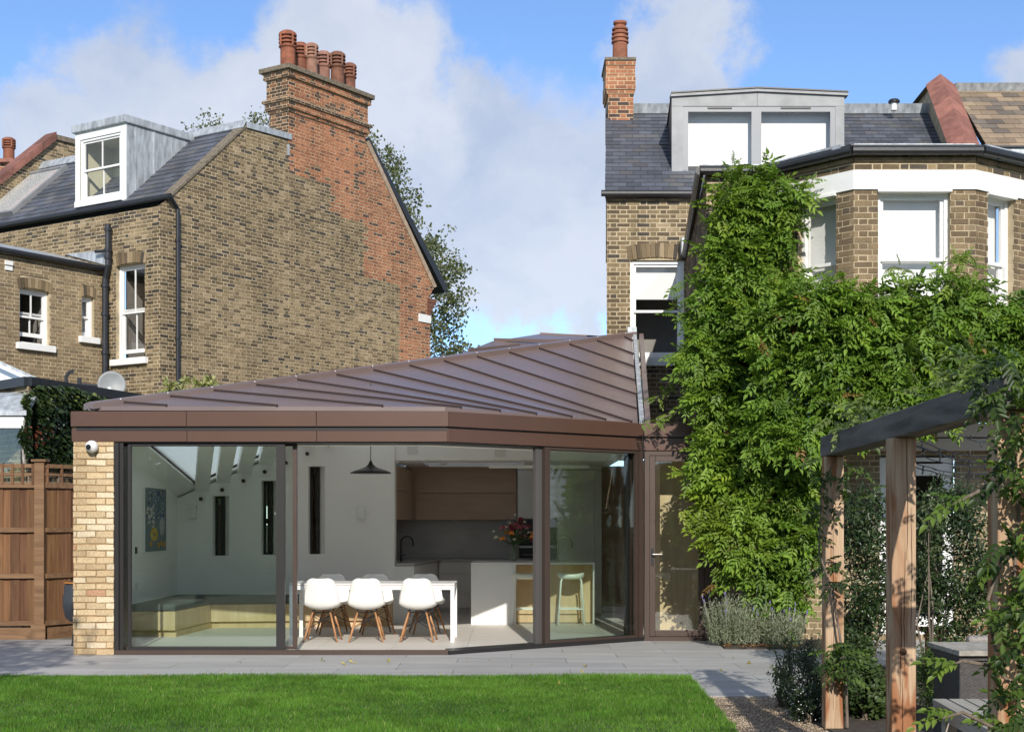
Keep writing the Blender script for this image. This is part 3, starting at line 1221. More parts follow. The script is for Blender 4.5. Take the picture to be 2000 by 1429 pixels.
def rear_sheet(dh, t, mat, name, par):
    """rear slope laid in strips round the added rooflights"""
    m = MB()
    xs_ = sorted(set([-5.12, -4.9, -4.75, -1.4, -0.8, 0.2, 1.95] + [round(-4.4 + 0.4 * k, 2) for k in range(16)]))
    for x0, x1 in zip(xs_[:-1], xs_[1:]):
        r = strip(REAR, x0, x1)
        segs = [r]
        for h in (ADDED_RL1, ADDED_RL2):
            q = strip(h, x0, x1)
            if q:
                nxt = []
                for g in segs:
                    if q[0] >= g[2] - 1e-6 and q[1] >= g[3] - 1e-6 or q[2] <= g[0] + 1e-6 and q[3] <= g[1] + 1e-6:
                        nxt.append(g)
                    else:
                        nxt += [(g[0], g[1], q[0], q[1]), (q[2], q[3], g[2], g[3])]
                segs = nxt
        for (n0, n1, f0, f1) in segs:
            m.prism([back_pt(x0, n0, dh), back_pt(x1, n1, dh), back_pt(x1, f1, dh), back_pt(x0, f0, dh)], (0, 0, t))
    return m.build(name, mat, par)


rear_sheet(-0.06, 0.05, M['bronze_roof'], 'roof_slope', roof)
for rl in (ADDED_RL1, ADDED_RL2):
    MB().prism([back_pt(x, z, -0.05) for x, z in rl], (0, 0, 0.02)).build('added_rooflight', M['opal'], roof)
# crest of the rear roof beyond the hip
crest_t = [P(895, 692, 21.4), P(962, 666, 24), P(1055, 652, 26.6), P(1188, 658, 26.9), P(1188, 710, 26.9), P(1000, 730, 22.4), P(880, 715, 21.3)]
MB().prism(crest_t, (0, 0.2, -0.06)).build('crest', M['bronze_roof'], roof)
for (x0, y0, x1, y1, za, zb) in ((915, 684, 1015, 674, 21.8, 23.2), (965, 663, 1120, 667, 24.1, 25.2), (1055, 652, 1185, 659, 26.5, 26.8)):
    MB().bar(P(x0, y0, za), P(x1, y1, zb), 0.022, 0.05).build('crest_seam', M['bronze_roof'], roof)
# verge flashing on the right edge of the roof
vf = MB()
vf.prism([RC_ + V((0.02, -0.02, -0.1)), RD + V((0.02, 0.1, -0.1)), RD + V((0.02, 0.1, 0.07)), RC_ + V((0.02, -0.02, 0.06))], (0.06, 0, 0))
vf.build('zinc_flashing', M['lead'], roof)
vg = MB()
vg.prism([RC_ + V((0.09, -0.04, -0.2)), RD + V((0.13, 0.1, -0.2)), RD + V((0.13, 0.1, 0.03)), RC_ + V((0.09, -0.04, 0.03))], (0.07, 0, 0))
vg.build('verge_trim', M['bronze_roof'], roof)
fr_ = RD - RC_
MB().bar(RD + V((0.0, 0.02, 0.0)), RD + V((0.0, 0.02, 0.12)), 0.15, 0.12, up=V((0, 1, 0))).build('flashing_end', M['lead'], roof)

# dark upstand under the eaves
MB().prism([(-4.9, 16.78, 2.6), (-0.8, 16.78, 2.6), (1.6, 18.74, 2.6), (1.6, 18.9, 2.6), (-0.86, 16.9, 2.6), (-4.9, 16.9, 2.6)], (0, 0, 0.22)).build('eaves_upstand', M['frame'], ext)
# fascia: two tiers of folded panels
fascia = part_empty('fascia', ext)
H0, H1, H2 = PH(862, ZF), PH(833.5, ZF), PH(803, ZF)


def fascia_run(p, q, ret, mat='bronze', tiers=((H1 + 0.006, H2, 0.0), (H0, H1 - 0.012, 0.035))):
    """panels along p to q; ret = depth of the folded top"""
    d = (q - p).normalized()
    n = V((-d.y, d.x, 0))
    for (a, b, back) in tiers:
        pp_ = p + n * back
        qq_ = q + n * back
        MB().obox(pp_ + V((0, 0, a)), qq_ - pp_ - d * 0.004, n * (ret - back), V((0, 0, b - a))).build('fascia_panel', M[mat], fascia, bevel=0.004)


cuts = [138, 364, 618, 877]
for a, b in zip(cuts[:-1], cuts[1:]):
    fascia_run(V((PX(a, ZF), ZF, 0)), V((PX(b, ZF) - (0.002 if b == 877 else 0), ZF, 0)), 0.34)
fascia_run(PB + d2 * 0.002, PC - d2 * 0.003, 0.34)
fascia_run(V((1.702, ZC - 0.01, 0)), V((2.62, ZC - 0.01, 0)), 0.34)
for a, b in ((2.62, 4.4), (4.4, 6.4), (6.4, 8.4)):
    fascia_run(V((a, ZC - 0.01, 0)), V((b, ZC - 0.01, 0)), 0.3, mat='render')
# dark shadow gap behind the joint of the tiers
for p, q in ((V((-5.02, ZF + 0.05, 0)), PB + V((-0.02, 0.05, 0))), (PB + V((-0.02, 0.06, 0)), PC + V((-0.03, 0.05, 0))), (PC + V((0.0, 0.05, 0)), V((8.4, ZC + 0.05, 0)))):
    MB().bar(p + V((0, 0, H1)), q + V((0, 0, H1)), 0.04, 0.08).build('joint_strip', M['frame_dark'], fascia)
# soffit and head track
MB().prism([(-4.58, ZF + 0.06, H0 - 0.012), (-0.745, ZF + 0.06, H0 - 0.012), (1.67, ZC + 0.04, H0 - 0.012), (1.67, ZC + 0.5, H0 - 0.012), (-0.95, ZF + 0.42, H0 - 0.012), (-4.58, ZF + 0.42, H0 - 0.012)], (0, 0, 0.035)).build('head_track', M['frame_dark'], ext)
MB().prism([(-5.05, ZF + 0.43, H0 - 0.02), (-0.97, ZF + 0.43, H0 - 0.02), (1.6, ZC + 0.5, H0 - 0.02), (1.6, ZC + 0.75, H0 - 0.02), (-1.06, ZF + 0.62, H0 - 0.02), (-5.05, ZF + 0.62, H0 - 0.02)], (0, 0, 0.03)).build('soffit', M['wall_white'], ext)
# white ceiling under the front slope and lining of the rear slope
lining.build('sloping_ceiling', M['wall_white'], ext)
rear_sheet(-0.12, 0.03, M['wall_white'], 'ceiling_lining', ext)
# ceiling fins
for k, x in enumerate((-4.78, -4.46, -4.14, -3.82, -3.50, -3.18, -2.86)):
    a = V((x, ZB - 0.001, back_h(x, ZB) - 0.05))
    z1 = 17.9 + 0.36 * k
    x1 = x + (ZB - z1) * 0.24
    b = V((x1, z1, back_h(x1, z1) - 0.05))
    fb = MB()
    w = 0.21
    fb.add([a + V((0, 0, 0)), a + V((w, 0, 0)), b + V((w, 0, 0)), b, a + V((0, 0, -0.12)), a + V((w, 0, -0.12)), b + V((w, 0, -0.34)), b + V((0, 0, -0.34))],
           [(3, 2, 1, 0), (4, 5, 6, 7), (0, 1, 5, 4), (1, 2, 6, 5), (2, 3, 7, 6), (3, 0, 4, 7)])
    fb.build('ceiling_fin', M['wall_white'], ext)
    p = V((x + 0.1, ZB - 0.03, a.z - 0.23))
    MB().lathe([(0.03, 0), (0.03, 0.02), (0.016, 0.02), (0.016, 0.005), (0.0161, 0.004)], p, 12, (0, -1, 0)).build('eye_bolt', M['frame'], ext)
for (x, y) in ((253, 879), (283, 898), (310, 917), (340, 953)):
    Z = F * 5.04 / (1000 - x)
    MB().lathe([(0.03, 0), (0.03, 0.02), (0.016, 0.02), (0.016, 0.005)], V((-5.048, Z, PH(y, Z))), 12, (1, 0, 0)).build('eye_bolt', M['frame'], ext)

# ---- sliding doors of the front
Hh_ = H0 - 0.012
def pane_frame(par, pl, u0, u1, h0, h1, off, st=0.03, dep=0.05, mat='frame', name='sliding_door', glass='slider_glass', rail=0.03, stl=None, strr=None):
    stl = st if stl is None else stl
    strr = st if strr is None else strr
    m = MB()
    m.rect(pl, u0, u0 + stl, h0, h1, off - dep, off)
    m.rect(pl, u1 - strr, u1, h0, h1, off - dep, off)
    m.rect(pl, u0 + stl, u1 - strr, h0, h0 + rail, off - dep, off)
    m.rect(pl, u0 + stl, u1 - strr, h1 - rail, h1, off - dep, off)
    o = m.build(name, M[mat], par)
    g = MB().rect(pl, u0 + stl - 0.005, u1 - strr + 0.005, h0 + rail - 0.005, h1 - rail + 0.005, off - dep / 2 - 0.006, off - dep / 2 + 0.006)
    g.build('pane', M[glass], o)
    return o


fr1 = Plane((0, ZF, 0), (1, 0, 0))
u = lambda x: PX(x, ZF + 0.12)
jm = MB()
jm.rect(fr1, PX(222, ZF) + 0.003, PX(231, ZF), 0, Hh_, -0.3, -0.01)
jm.rect(fr1, PX(231, ZF), PX(238, ZF), 0, Hh_, -0.3, -0.06)
jm.build('jamb', M['frame_dark'], ext)
pane_frame(ext, fr1, u(251), u(557), 0.05, Hh_, -0.09, stl=0.035, strr=0.10, mat='frame_dark')
pane_frame(ext, fr1, u(239), u(578), 0.05, Hh_, -0.19, stl=0.012, strr=0.05, mat='frame')
th = MB()
th.rect(fr1, PX(224, ZF), -0.735, 0.0, 0.012, -0.30, 0.0)
th.rect(fr1, PX(224, ZF), -0.735, 0.012, 0.052, -0.10, -0.004)
th.build('threshold', M['frame'], ext)
# ---- slanting side
fr2 = Plane(PB, d2)
th = MB()
th.prism([PB + n2 * -0.0 + d2 * 0.0, PC, PC - n2 * 0.3, PB - n2 * 0.3 + d2 * 0.17], (0, 0, 0.045))
th.build('threshold', M['frame_dark'], ext)
uq = lambda x: fr2.on(x, 1000)[0]
LU = (PC - PB).length
stk = MB()
stk.rect(fr2, uq(1056), uq(1073), 0.046, Hh_, -0.145, -0.095)
stk.build('stacked_stile', M['frame_grey'], ext)
pane_frame(ext, fr2, uq(1068), LU - 0.07, 0.046, Hh_, -0.035, stl=0.085, strr=0.04, mat='frame', rail=0.03)
pane_frame(ext, fr2, uq(1080), LU - 0.1, 0.046, Hh_, -0.15, stl=0.03, strr=0.04, mat='frame_dark', rail=0.03)
for y in (972, 1127, 1226):
    p = fr2.at(uq(1070), PH(y, fr2.at(uq(1070), 0).y), -0.094)
    MB().lathe([(0.009, 0), (0.009, 0.006), (0.004, 0.008)], p, 8, n2).build('screw', M['plastic_white'], ext)
MB().rect(fr2, LU - 0.072, LU - 0.002, 0.0, Hh_, -0.3, -0.012).build('jamb', M['frame'], ext)
# ---- garden door
gd = Plane((0, ZC, 0), (1, 0, 0))
dx0, dx1 = PX(1258, ZC) + 0.01, PX(1386, ZC)
m = MB()
m.rect(gd, dx0, dx0 + 0.06, 0.012, Hh_, -0.12, -0.02)
m.rect(gd, dx1 - 0.06, dx1, 0.012, Hh_, -0.12, -0.02)
m.rect(gd, dx0 + 0.06, dx1 - 0.06, Hh_ - 0.05, Hh_, -0.12, -0.02)
m.rect(gd, dx0, dx1, 0.0, 0.012, -0.14, 0.02)
m.rect(gd, dx0 + 0.06, dx1 - 0.06, 0.012, 0.05, -0.12, -0.02)
df = m.build('garden_door', M['frame'], ext)
m = MB()
a0, a1 = dx0 + 0.063, dx1 - 0.063
for (p, q, r, s) in ((a0, a0 + 0.075, 0.055, Hh_ - 0.055), (a1 - 0.075, a1, 0.055, Hh_ - 0.055), (a0 + 0.075, a1 - 0.075, 0.055, 0.135), (a0 + 0.075, a1 - 0.075, Hh_ - 0.13, Hh_ - 0.055)):
    m.rect(gd, p, q, r, s, -0.1, -0.035)
lf = m.build('door_leaf', M['frame'], df, bevel=0.004)
MB().rect(gd, a0 + 0.07, a1 - 0.07, 0.13, Hh_ - 0.125, -0.075, -0.06).build('pane', M['slider_glass'], df)
m = MB()
hx = a0 + 0.038
hz = PH(1085, ZC)
m.rect(gd, hx - 0.018, hx + 0.018, hz - 0.12, hz + 0.1, -0.035, -0.022)
m.build('lock_plate', M['black'], df)
MB().tube([gd.at(hx, hz + 0.02, -0.02), gd.at(hx, hz + 0.02, 0.03), gd.at(hx + 0.12, hz + 0.02, 0.035)], 0.009, 8).build('lever_handle', M['steel'], df)
bx('mullion', M['frame'], ext, dx1 + 0.002, dx1 + 0.1, ZC + 0.02, ZC + 0.2, 0, Hh_)
# white plaster right flank behind the door and timber lined store
bx('store_wall', M['oak'], ext, PX(1289, 19.3), 4.4, 19.3, 19.36, 0.007, 2.47)
bx('store_flank', M['walnut'], ext, PX(1289, 19.3), PX(1289, 19.3) + 0.04, 19.37, 24.24, 0.007, 2.47)
bx('lobby_ceiling', M['wall_white'], ext, 1.62, 4.4, ZC + 0.34, 19.3, 2.47, 2.5)
bx('lobby_wall', M['wall_white'], ext, dx1 + 0.25, dx1 + 0.32, ZC + 0.2, 19.3, 0.007, 2.47)
bx('flat_roof', M['lead'], ext, 1.75, 8.3, ZC + 0.31, 24.2, 2.62, 2.7)
# kitchen alcove: bulkhead, soffit, back, flanks
MB().prism([(XA, ZB + 0.05, 2.466), (1.62, ZB + 0.05, 2.466), (1.62, ZB + 0.05, 3.55), (-0.25, ZB + 0.05, 3.9), (XA, ZB + 0.05, 3.28)], (0, 0.2, 0)).build('bulkhead', M['wall_white'], ext)
m = MB()  # soffit pieces round a light well added to brighten the alcove
m.box(XA, 1.62, ZB + 0.3, 22.4, 2.466, 2.5)
m.box(XA, 1.62, 24.1, 24.7, 2.466, 2.5)
m.box(XA, -1.4, 22.4, 24.1, 2.466, 2.5)
m.box(0.2, 1.62, 22.4, 24.1, 2.466, 2.5)
for (x0, x1, z0, z1) in ((-1.43, -1.4, 22.4, 24.1), (0.2, 0.23, 22.4, 24.1), (-1.43, 0.23, 22.37, 22.4), (-1.43, 0.23, 24.1, 24.13)):
    m.box(x0, x1, z0, z1, 2.5, 2.9)
m.build('alcove_soffit', M['wall_white'], ext)
bx('kitchen_wall', M['wall_white'], ext, XA - 0.7, 2.3, 24.7, 24.9, 0, 2.5)
bx('end_wall', M['wall_white'], ext, XA - 0.74, XA - 0.68, ZB + 0.34, 24.7, 0, 2.5)
bx('gable_wall', M['wall_white'], ext, 1.62, 1.8, ZB + 0.1, ZB + 0.3, 2.47, 3.5)
for x0, x1, y0, y1 in ((795, 815, 862, 885), (966, 987, 869, 892)):
    bx('wall_speaker', M['cab_grey'], ext, PX(x0, ZB), PX(x1, ZB), ZB + 0.035, ZB + 0.05, PH(y1, ZB), PH(y0, ZB))
# ---------------------------------------------------------------- kitchen fittings
ZK = 24.05
# base units along the back of the alcove, with a return run on the left
bu = thing('kitchen_base_units', 'grey drawer units with stone worktop along the kitchen alcove', 'kitchen units', (-0.8, ZK, 0))
xr = 0.09
for k, (h0, h1) in enumerate(((0.1, 0.37), (0.385, 0.66), (0.675, 0.88))):
    for a, b in ((XA + 0.55, -0.62), (-0.615, 0.085)):
        bx('drawer_front', M['cab_grey'], bu, a + 0.002, b - 0.002, ZK, ZK + 0.02, h0, h1 - 0.012, bevel=0.002)
bx('carcass', M['cab_grey'], bu, XA + 0.54, xr, ZK + 0.021, 24.68, 0.1, 0.88)
bx('plinth', M['cab_grey'], bu, XA + 0.54, xr, ZK + 0.08, ZK + 0.1, 0.0, 0.1)
MB().prism([(XA - 0.6, ZB + 0.36, 0.88), (XA + 0.02, ZB + 0.36, 0.88), (XA + 0.02, ZB + 0.02, 0.88), (XA + 0.3, ZB + 0.02, 0.88), (XA + 0.56, ZK - 0.02, 0.88), (xr, ZK - 0.02, 0.88), (xr, 24.69, 0.88), (XA - 0.6, 24.69, 0.88)], (0, 0, 0.03)).build('worktop', M['counter'], bu)
MB().prism([(XA + 0.001, ZB + 0.03, 0.0), (XA + 0.29, ZB + 0.03, 0.0), (XA + 0.53, ZK, 0.0), (XA + 0.001, ZK + 0.3, 0.0)], (0, 0, 0.87)).build('end_panel', M['white_lacquer'], bu)
sp = thing('marble_splashback', 'grey marble splashback behind the worktop', 'splashback', (-0.8, 24.6, 0.91))
bx('slab', M['marble'], sp, XA - 0.6, 0.1, 24.66, 24.695, 0.915, 1.565)
bx('side_slab', M['marble'], sp, XA - 0.66, XA - 0.63, ZB + 0.36, 24.65, 0.915, 1.565)
wu = thing('wall_cupboards', 'dark oak wall cupboards above the marble splashback', 'cupboards', (-0.8, 24.3, 1.57))
for h0, h1 in ((1.57, 2.015), (2.025, 2.4)):
    bx('door', M['walnut'], wu, PX(811, 24.3), PX(1009, 24.3), 24.3, 24.32, h0, h1, bevel=0.002)
    MB().prism([(XA - 0.02, ZB + 0.36, h0), (XA + 0.0, ZB + 0.36, h0), (PX(806, 24.3), 24.28, h0), (PX(806, 24.3) - 0.02, 24.28, h0)], (0, 0, h1 - h0)).build('door', M['walnut'], wu)
bx('carcass', M['walnut'], wu, XA - 0.3, PX(1009, 24.3), 24.325, 24.65, 1.575, 2.464)
bx('cornice', M['walnut'], wu, XA, PX(1009, 24.3), 24.31, 24.34, 2.405, 2.464)
tu = thing('tall_units', 'tall white cupboards beside the oven at the kitchen back', 'cupboards', (0.8, 24.1, 0))
for a, b, h0, h1 in ((0.095, 0.75, 1.60, 2.40), (0.095, 0.75, 0.1, 0.88), (0.757, 1.38, 0.1, 2.40), (0.095, 1.5, 2.41, 2.464)):
    bx('door', M['white_lacquer'], tu, a, b, 24.02, 24.04, h0, h1, bevel=0.002)
bx('carcass', M['cab_grey'], tu, 0.095, 1.5, 24.05, 24.69, 0.0, 0.9)
bx('carcass', M['cab_grey'], tu, 0.095, 1.5, 24.05, 24.69, 1.59, 2.463)
bx('side_panel', M['white_lacquer'], tu, 1.386, 1.5, 24.0, 24.04, 0.0, 2.40)
ov = thing('built_in_oven', 'black glass built-in oven with steel trim between white cupboards', 'oven', (0.42, 24.1, 0.92))
bx('glass_front', M['black'], ov, 0.115, 0.735, 24.03, 24.2, 1.14, 1.58, bevel=0.003)
bx('lower_front', M['black'], ov, 0.115, 0.735, 24.03, 24.2, 0.93, 1.10, bevel=0.003)
bx('trim', M['steel'], ov, 0.115, 0.735, 24.015, 24.03, 1.105, 1.135)
MB().tube([(0.16, 24.0, 0.99), (0.69, 24.0, 0.99)], 0.008, 8).build('handle', M['steel'], ov)
bx('store_panel', M['walnut'], ext, 1.51, 2.1, 24.25, 24.3, 0, 2.47)

# island
ZI = 21.35
isl = thing('kitchen_island', 'white stone kitchen island with oak stool side and waterfall end', 'island', (0.3, 21.8, 0))
x0, x1, x2 = PX(920, ZI), PX(1008, ZI), PX(1162, ZI)
bx('waterfall_panel', M['quartz'], isl, x0, x1, ZI, 22.4, 0, 0.898, bevel=0.002)
bx('countertop', M['quartz'], isl, x0, x2, ZI - 0.001, 22.4, 0.9, 0.93, bevel=0.002)
bx('stool_side', M['oak'], isl, x1 + 0.003, x2 - 0.03, ZI + 0.3, ZI + 0.33, 0.02, 0.897)
bx('carcass', M['oak'], isl, x1 + 0.003, x2 - 0.03, ZI + 0.332, 22.38, 0.02, 0.897)
bx('end_panel', M['quartz'], isl, x2 - 0.028, x2, ZI, 22.4, 0, 0.898, bevel=0.002)


def faucet(name, label, base, r, h, reach, d, mat):
    t = thing(name, label, 'tap', base)
    b = V(base)
    d = V(d).normalized()
    pts = [b, b + V((0, 0, h - reach / 2))]
    for k in range(1, 9):
        a = math.pi * k / 8
        pts.append(b + V((0, 0, h - reach / 2)) + d * (reach / 2 * (1 - math.cos(a))) + V((0, 0, reach / 2 * math.sin(a))))
    pts.append(pts[-1] + V((0, 0, -0.06)))
    MB().tube(pts, r, 8).build('spout', mat, t, smooth=True)
    MB().lathe([(r * 2, 0), (r * 2, 0.03), (r * 1.2, 0.035)], b, 12).build('base', mat, t)
    MB().tube([b + V((0, 0, 0.08)), b + V((0.0, -0.02, 0.08)) + d * 0.07 + V((0, 0, 0.03))], r * 0.7, 6).build('lever', mat, t)
    return t


faucet('kitchen_tap', 'black curved tap over the sink counter beside the alcove wall', (XA + 0.02, 22.6, 0.912), 0.012, 0.40, 0.19, (1, 0, 0), M['black_iron'])
faucet('kitchen_tap', 'steel curved tap standing on the island behind glass', (PX(1089, 21.9), 21.9, 0.931), 0.012, 0.38, 0.22, (1, 0, 0), M['steel'])


def bar_stool(label, x, z, group='mint bar stools at the island'):
    t = thing('bar_stool', label, 'stool', (x, z, 0), group)
    s = MB()
    prof, n = [], 20
    vs, fs = [], []
    rings = [(0.08, 0.685), (0.165, 0.69), (0.205, 0.715), (0.215, 0.75), (0.195, 0.765), (0.13, 0.755), (0.05, 0.75)]
    for (r, h) in rings:
        for k in range(n):
            a = 2 * math.pi * k / n
            cx_, cz_ = math.cos(a), math.sin(a)
            lift = 0.02 * abs(cx_) ** 2 if h > 0.73 else 0.0
            vs.append((x + r * cx_ * 0.93, z + r * cz_ * 0.85, h + lift))
    for i in range(len(rings) - 1):
        for k in range(n):
            k2 = (k + 1) % n
            fs.append((i * n + k, i * n + k2, (i + 1) * n + k2, (i + 1) * n + k))
    fs.append(tuple(range(n - 1, -1, -1)))
    fs.append(tuple((len(rings) - 1) * n + k for k in range(n)))
    s.add(vs, fs).build('seat', M['mint'], t, smooth=True)
    for sx in (-1, 1):
        for sz in (-1, 1):
            MB().tube([(x + sx * 0.135, z + sz * 0.12, 0.70), (x + sx * 0.15, z + sz * 0.135, 0.66), (x + sx * 0.195, z + sz * 0.18, 0.0)], [0.013, 0.014, 0.010], 8).build('leg', M['mint'], t, smooth=True)
    fr = MB()
    for h, e, f in ((0.25, 0.179, 0.164),):
        c = [(x - e, z - f, h), (x + e, z - f, h), (x + e, z + f, h), (x - e, z + f, h)]
        for k in range(4):
            fr.tube([c[k], c[(k + 1) % 4]], 0.009, 8)
    fr.build('footrest', M['mint'], t)
    return t


bar_stool('pale bar stool half hidden behind the bronze door stile', PX(1027, 21.3), 21.28)
bar_stool('pale bar stool seen through the slanting glass pane', PX(1115, 21.3), 21.28)

# flowers in a glass vase
vx, vz = PX(1004, 21.5), 21.52
fv = thing('flower_vase', 'glass vase of mixed garden flowers on the white island', 'vase', (vx, vz, 0.931))
MB().lathe([(0.075, 0.0), (0.085, 0.02), (0.088, 0.14), (0.075, 0.19), (0.05, 0.22), (0.055, 0.28), (0.052, 0.28), (0.046, 0.22), (0.07, 0.185), (0.082, 0.14), (0.08, 0.02)], (vx, vz, 0.931), 20).build('jar', M['glass'], fv, smooth=True)
r = random.Random(5)
st = MB()
heads = []
for k in range(46):
    a = r.uniform(0, 2 * math.pi)
    sp_ = r.uniform(0.02, 0.29)
    hgt = 0.66 - sp_ * 0.9 + r.uniform(-0.1, 0.08)
    tip = V((vx + math.cos(a) * sp_ * 1.1, vz + math.sin(a) * sp_ * 0.7, 0.931 + hgt))
    st.tube([(vx + math.cos(a + 2) * 0.03, vz + math.sin(a + 2) * 0.03, 0.95), (vx + math.cos(a) * 0.02, vz + math.sin(a) * 0.02, 1.2), tip], 0.0035, 5)
    heads.append(tip)
st.build('stems', mat_plain('stem_green', (0.06, 0.11, 0.03), 0.6, var=0.3), fv)
lv = MB()
for k in range(90):
    a = r.uniform(0, 6.28)
    p = V((vx, vz, 0.931 + r.uniform(0.25, 0.45))) + V((math.cos(a) * r.uniform(0.03, 0.16), math.sin(a) * 0.1, 0))
    d = V((math.cos(a), math.sin(a) * 0.6, r.uniform(-0.4, 0.6))).normalized()
    s_ = d.cross(UP).normalized()
    ln = r.uniform(0.06, 0.11)
    lv.col = mixc((0.03, 0.07, 0.02), (0.08, 0.14, 0.04), r.random())
    lv.quad(p, p + d * ln * 0.5 + s_ * 0.018, p + d * ln, p + d * ln * 0.5 - s_ * 0.018)
lv.build('leaves', M['leaf'], fv, kind='stuff')
fcols = [(0.42, 0.12, 0.16), (0.25, 0.03, 0.06), (0.72, 0.66, 0.50), (0.80, 0.30, 0.03), (0.16, 0.12, 0.30), (0.62, 0.38, 0.40), (0.75, 0.72, 0.62)]
for k, tip in enumerate(heads):
    c = fcols[k % len(fcols)]
    fl = MB()
    big = k % 7 in (0, 3, 1)
    nn = 16 if big else 11
    rad = r.uniform(0.045, 0.065) if big else r.uniform(0.028, 0.042)
    if k % 7 == 4:           # blue spire
        for j in range(12):
            q = tip + V((r.uniform(-0.01, 0.01), r.uniform(-0.01, 0.01), j * 0.009))
            fl.col = mixc(c, (0.3, 0.26, 0.45), r.random())
            fl.lathe([(0.002, -0.006), (0.009 * (1 - j / 16), 0), (0.002, 0.007)], q, 5)
    else:
        for j in range(nn):
            a = r.uniform(0, 6.28)
            e = r.uniform(-0.2, 1.2)
            d = V((math.cos(a) * math.cos(e), math.sin(a) * math.cos(e), math.sin(e)))
            s_ = d.orthogonal().normalized() * rad * 0.38
            fl.col = mixc(c, tuple(min(1, x * 1.5 + 0.05) for x in c), r.random())
            fl.quad(tip, tip + d * rad * 0.6 + s_, tip + d * rad, tip + d * rad * 0.6 - s_)
    fl.build('flower', M['petal'], fv)

# ---------------------------------------------------------------- dining table and chairs
tx0, tx1 = PX(565, 18.2), PX(888, 18.2)
tz0, tz1 = 18.19, 19.08
dt = thing('dining_table', 'long white dining table with square legs behind the open glass', 'table', ((tx0 + tx1) / 2, 18.6, 0))
bx('tabletop', M['white_lacquer'], dt, tx0, tx1, tz0, tz1, 0.735, 0.75, bevel=0.002)
bx('edge_band', M['dowel'], dt, tx0 + 0.002, tx1 - 0.002, tz0 + 0.002, tz1 - 0.002, 0.728, 0.7345)
m = MB()
m.box(tx0 + 0.003, tx1 - 0.003, tz0 + 0.003, tz0 + 0.05, 0.672, 0.727)
m.box(tx0 + 0.003, tx1 - 0.003, tz1 - 0.05, tz1 - 0.003, 0.672, 0.727)
m.box(tx0 + 0.003, tx0 + 0.05, tz0 + 0.05, tz1 - 0.05, 0.672, 0.727)
m.box(tx1 - 0.05, tx1 - 0.003, tz0 + 0.05, tz1 - 0.05, 0.672, 0.727)
m.build('apron', M['white_lacquer'], dt)
for x in (tx0 + 0.003, tx1 - 0.053):
    for z in (tz0 + 0.003, tz1 - 0.053):
        bx('leg', M['white_lacquer'], dt, x, x + 0.05, z, z + 0.05, 0.001, 0.671, bevel=0.002)


def shell_chair(label):
    """moulded shell on a dowel base; faces -y locally (its back is towards +y)"""
    t = thing('dining_chair', label, 'chair', (0, 0, 0), 'white shell chairs round the table')
    nu, nv = 17, 22
    prof = [(-0.235, 0.425), (-0.225, 0.445), (-0.17, 0.445), (-0.09, 0.432), (0.0, 0.42), (0.08, 0.42), (0.135, 0.44), (0.17, 0.485), (0.19, 0.55), (0.205, 0.62), (0.222, 0.70), (0.236, 0.76), (0.243, 0.80), (0.244, 0.815)]
    wid = [0.17, 0.20, 0.225, 0.235, 0.235, 0.235, 0.235, 0.232, 0.226, 0.215, 0.198, 0.18, 0.155, 0.10]
    curl = [0.0, 0.005, 0.02, 0.035, 0.045, 0.055, 0.06, 0.06, 0.055, 0.05, 0.045, 0.035, 0.03, 0.02]

    def samp(a, s):
        i = min(int(s), len(a) - 2)
        return a[i] + (a[i + 1] - a[i]) * (s - i)
    vs, fs = [], []
    for j in range(nv):
        s = j * (len(prof) - 1) / (nv - 1)
        y, z = samp([p[0] for p in prof], s), samp([p[1] for p in prof], s)
        w, c = samp(wid, s), samp(curl, s)
        tl = min(1, max(0, (s - 4) / 5))       # seat curls up, back curls forward
        for i in range(nu):
            a = -1 + 2 * i / (nu - 1)
            e = abs(a) ** 2.4
            vs.append((a * w, y - c * e * tl * 1.3, z + c * e * (1 - tl) * 1.5))
    for j in range(nv - 1):
        for i in range(nu - 1):
            k = j * nu + i
            fs.append((k, k + 1, k + nu + 1, k + nu))
    o = MB().add(vs, fs).build('shell', M['plastic_white'], t, smooth=True)
    sm = o.modifiers.new('thickness', 'SOLIDIFY')
    sm.thickness = 0.008
    tops = [(-0.12, -0.13), (0.12, -0.13), (0.11, 0.10), (-0.11, 0.10)]
    feet = [(-0.225, -0.225), (0.225, -0.225), (0.215, 0.225), (-0.215, 0.225)]
    for (a, b), (c, d) in zip(tops, feet):
        MB().tube([(a, b, 0.385), ((a + c) / 2, (b + d) / 2, 0.2), (c, d, 0.0)], [0.012, 0.015, 0.010], 8).build('leg', M['dowel'], t, smooth=True)
    w = MB()
    L_ = lambda k, f: V((tops[k][0] + (feet[k][0] - tops[k][0]) * f, tops[k][1] + (feet[k][1] - tops[k][1]) * f, 0.385 * (1 - f)))
    for k in range(4):
        k2 = (k + 1) % 4
        w.tube([L_(k, 0.1), L_(k2, 0.55)], 0.0045, 5)
        w.tube([L_(k, 0.55), L_(k2, 0.1)], 0.0045, 5)
        w.tube([L_(k, 0.03), L_(k, 0.03) + V((0, 0, 0.04))], 0.01, 6)
    w.tube([L_(0, 0.03), L_(2, 0.03)], 0.006, 5)
    w.tube([L_(1, 0.03), L_(3, 0.03)], 0.006, 5)
    w.build('wire_brace', M['black_iron'], t)
    return t


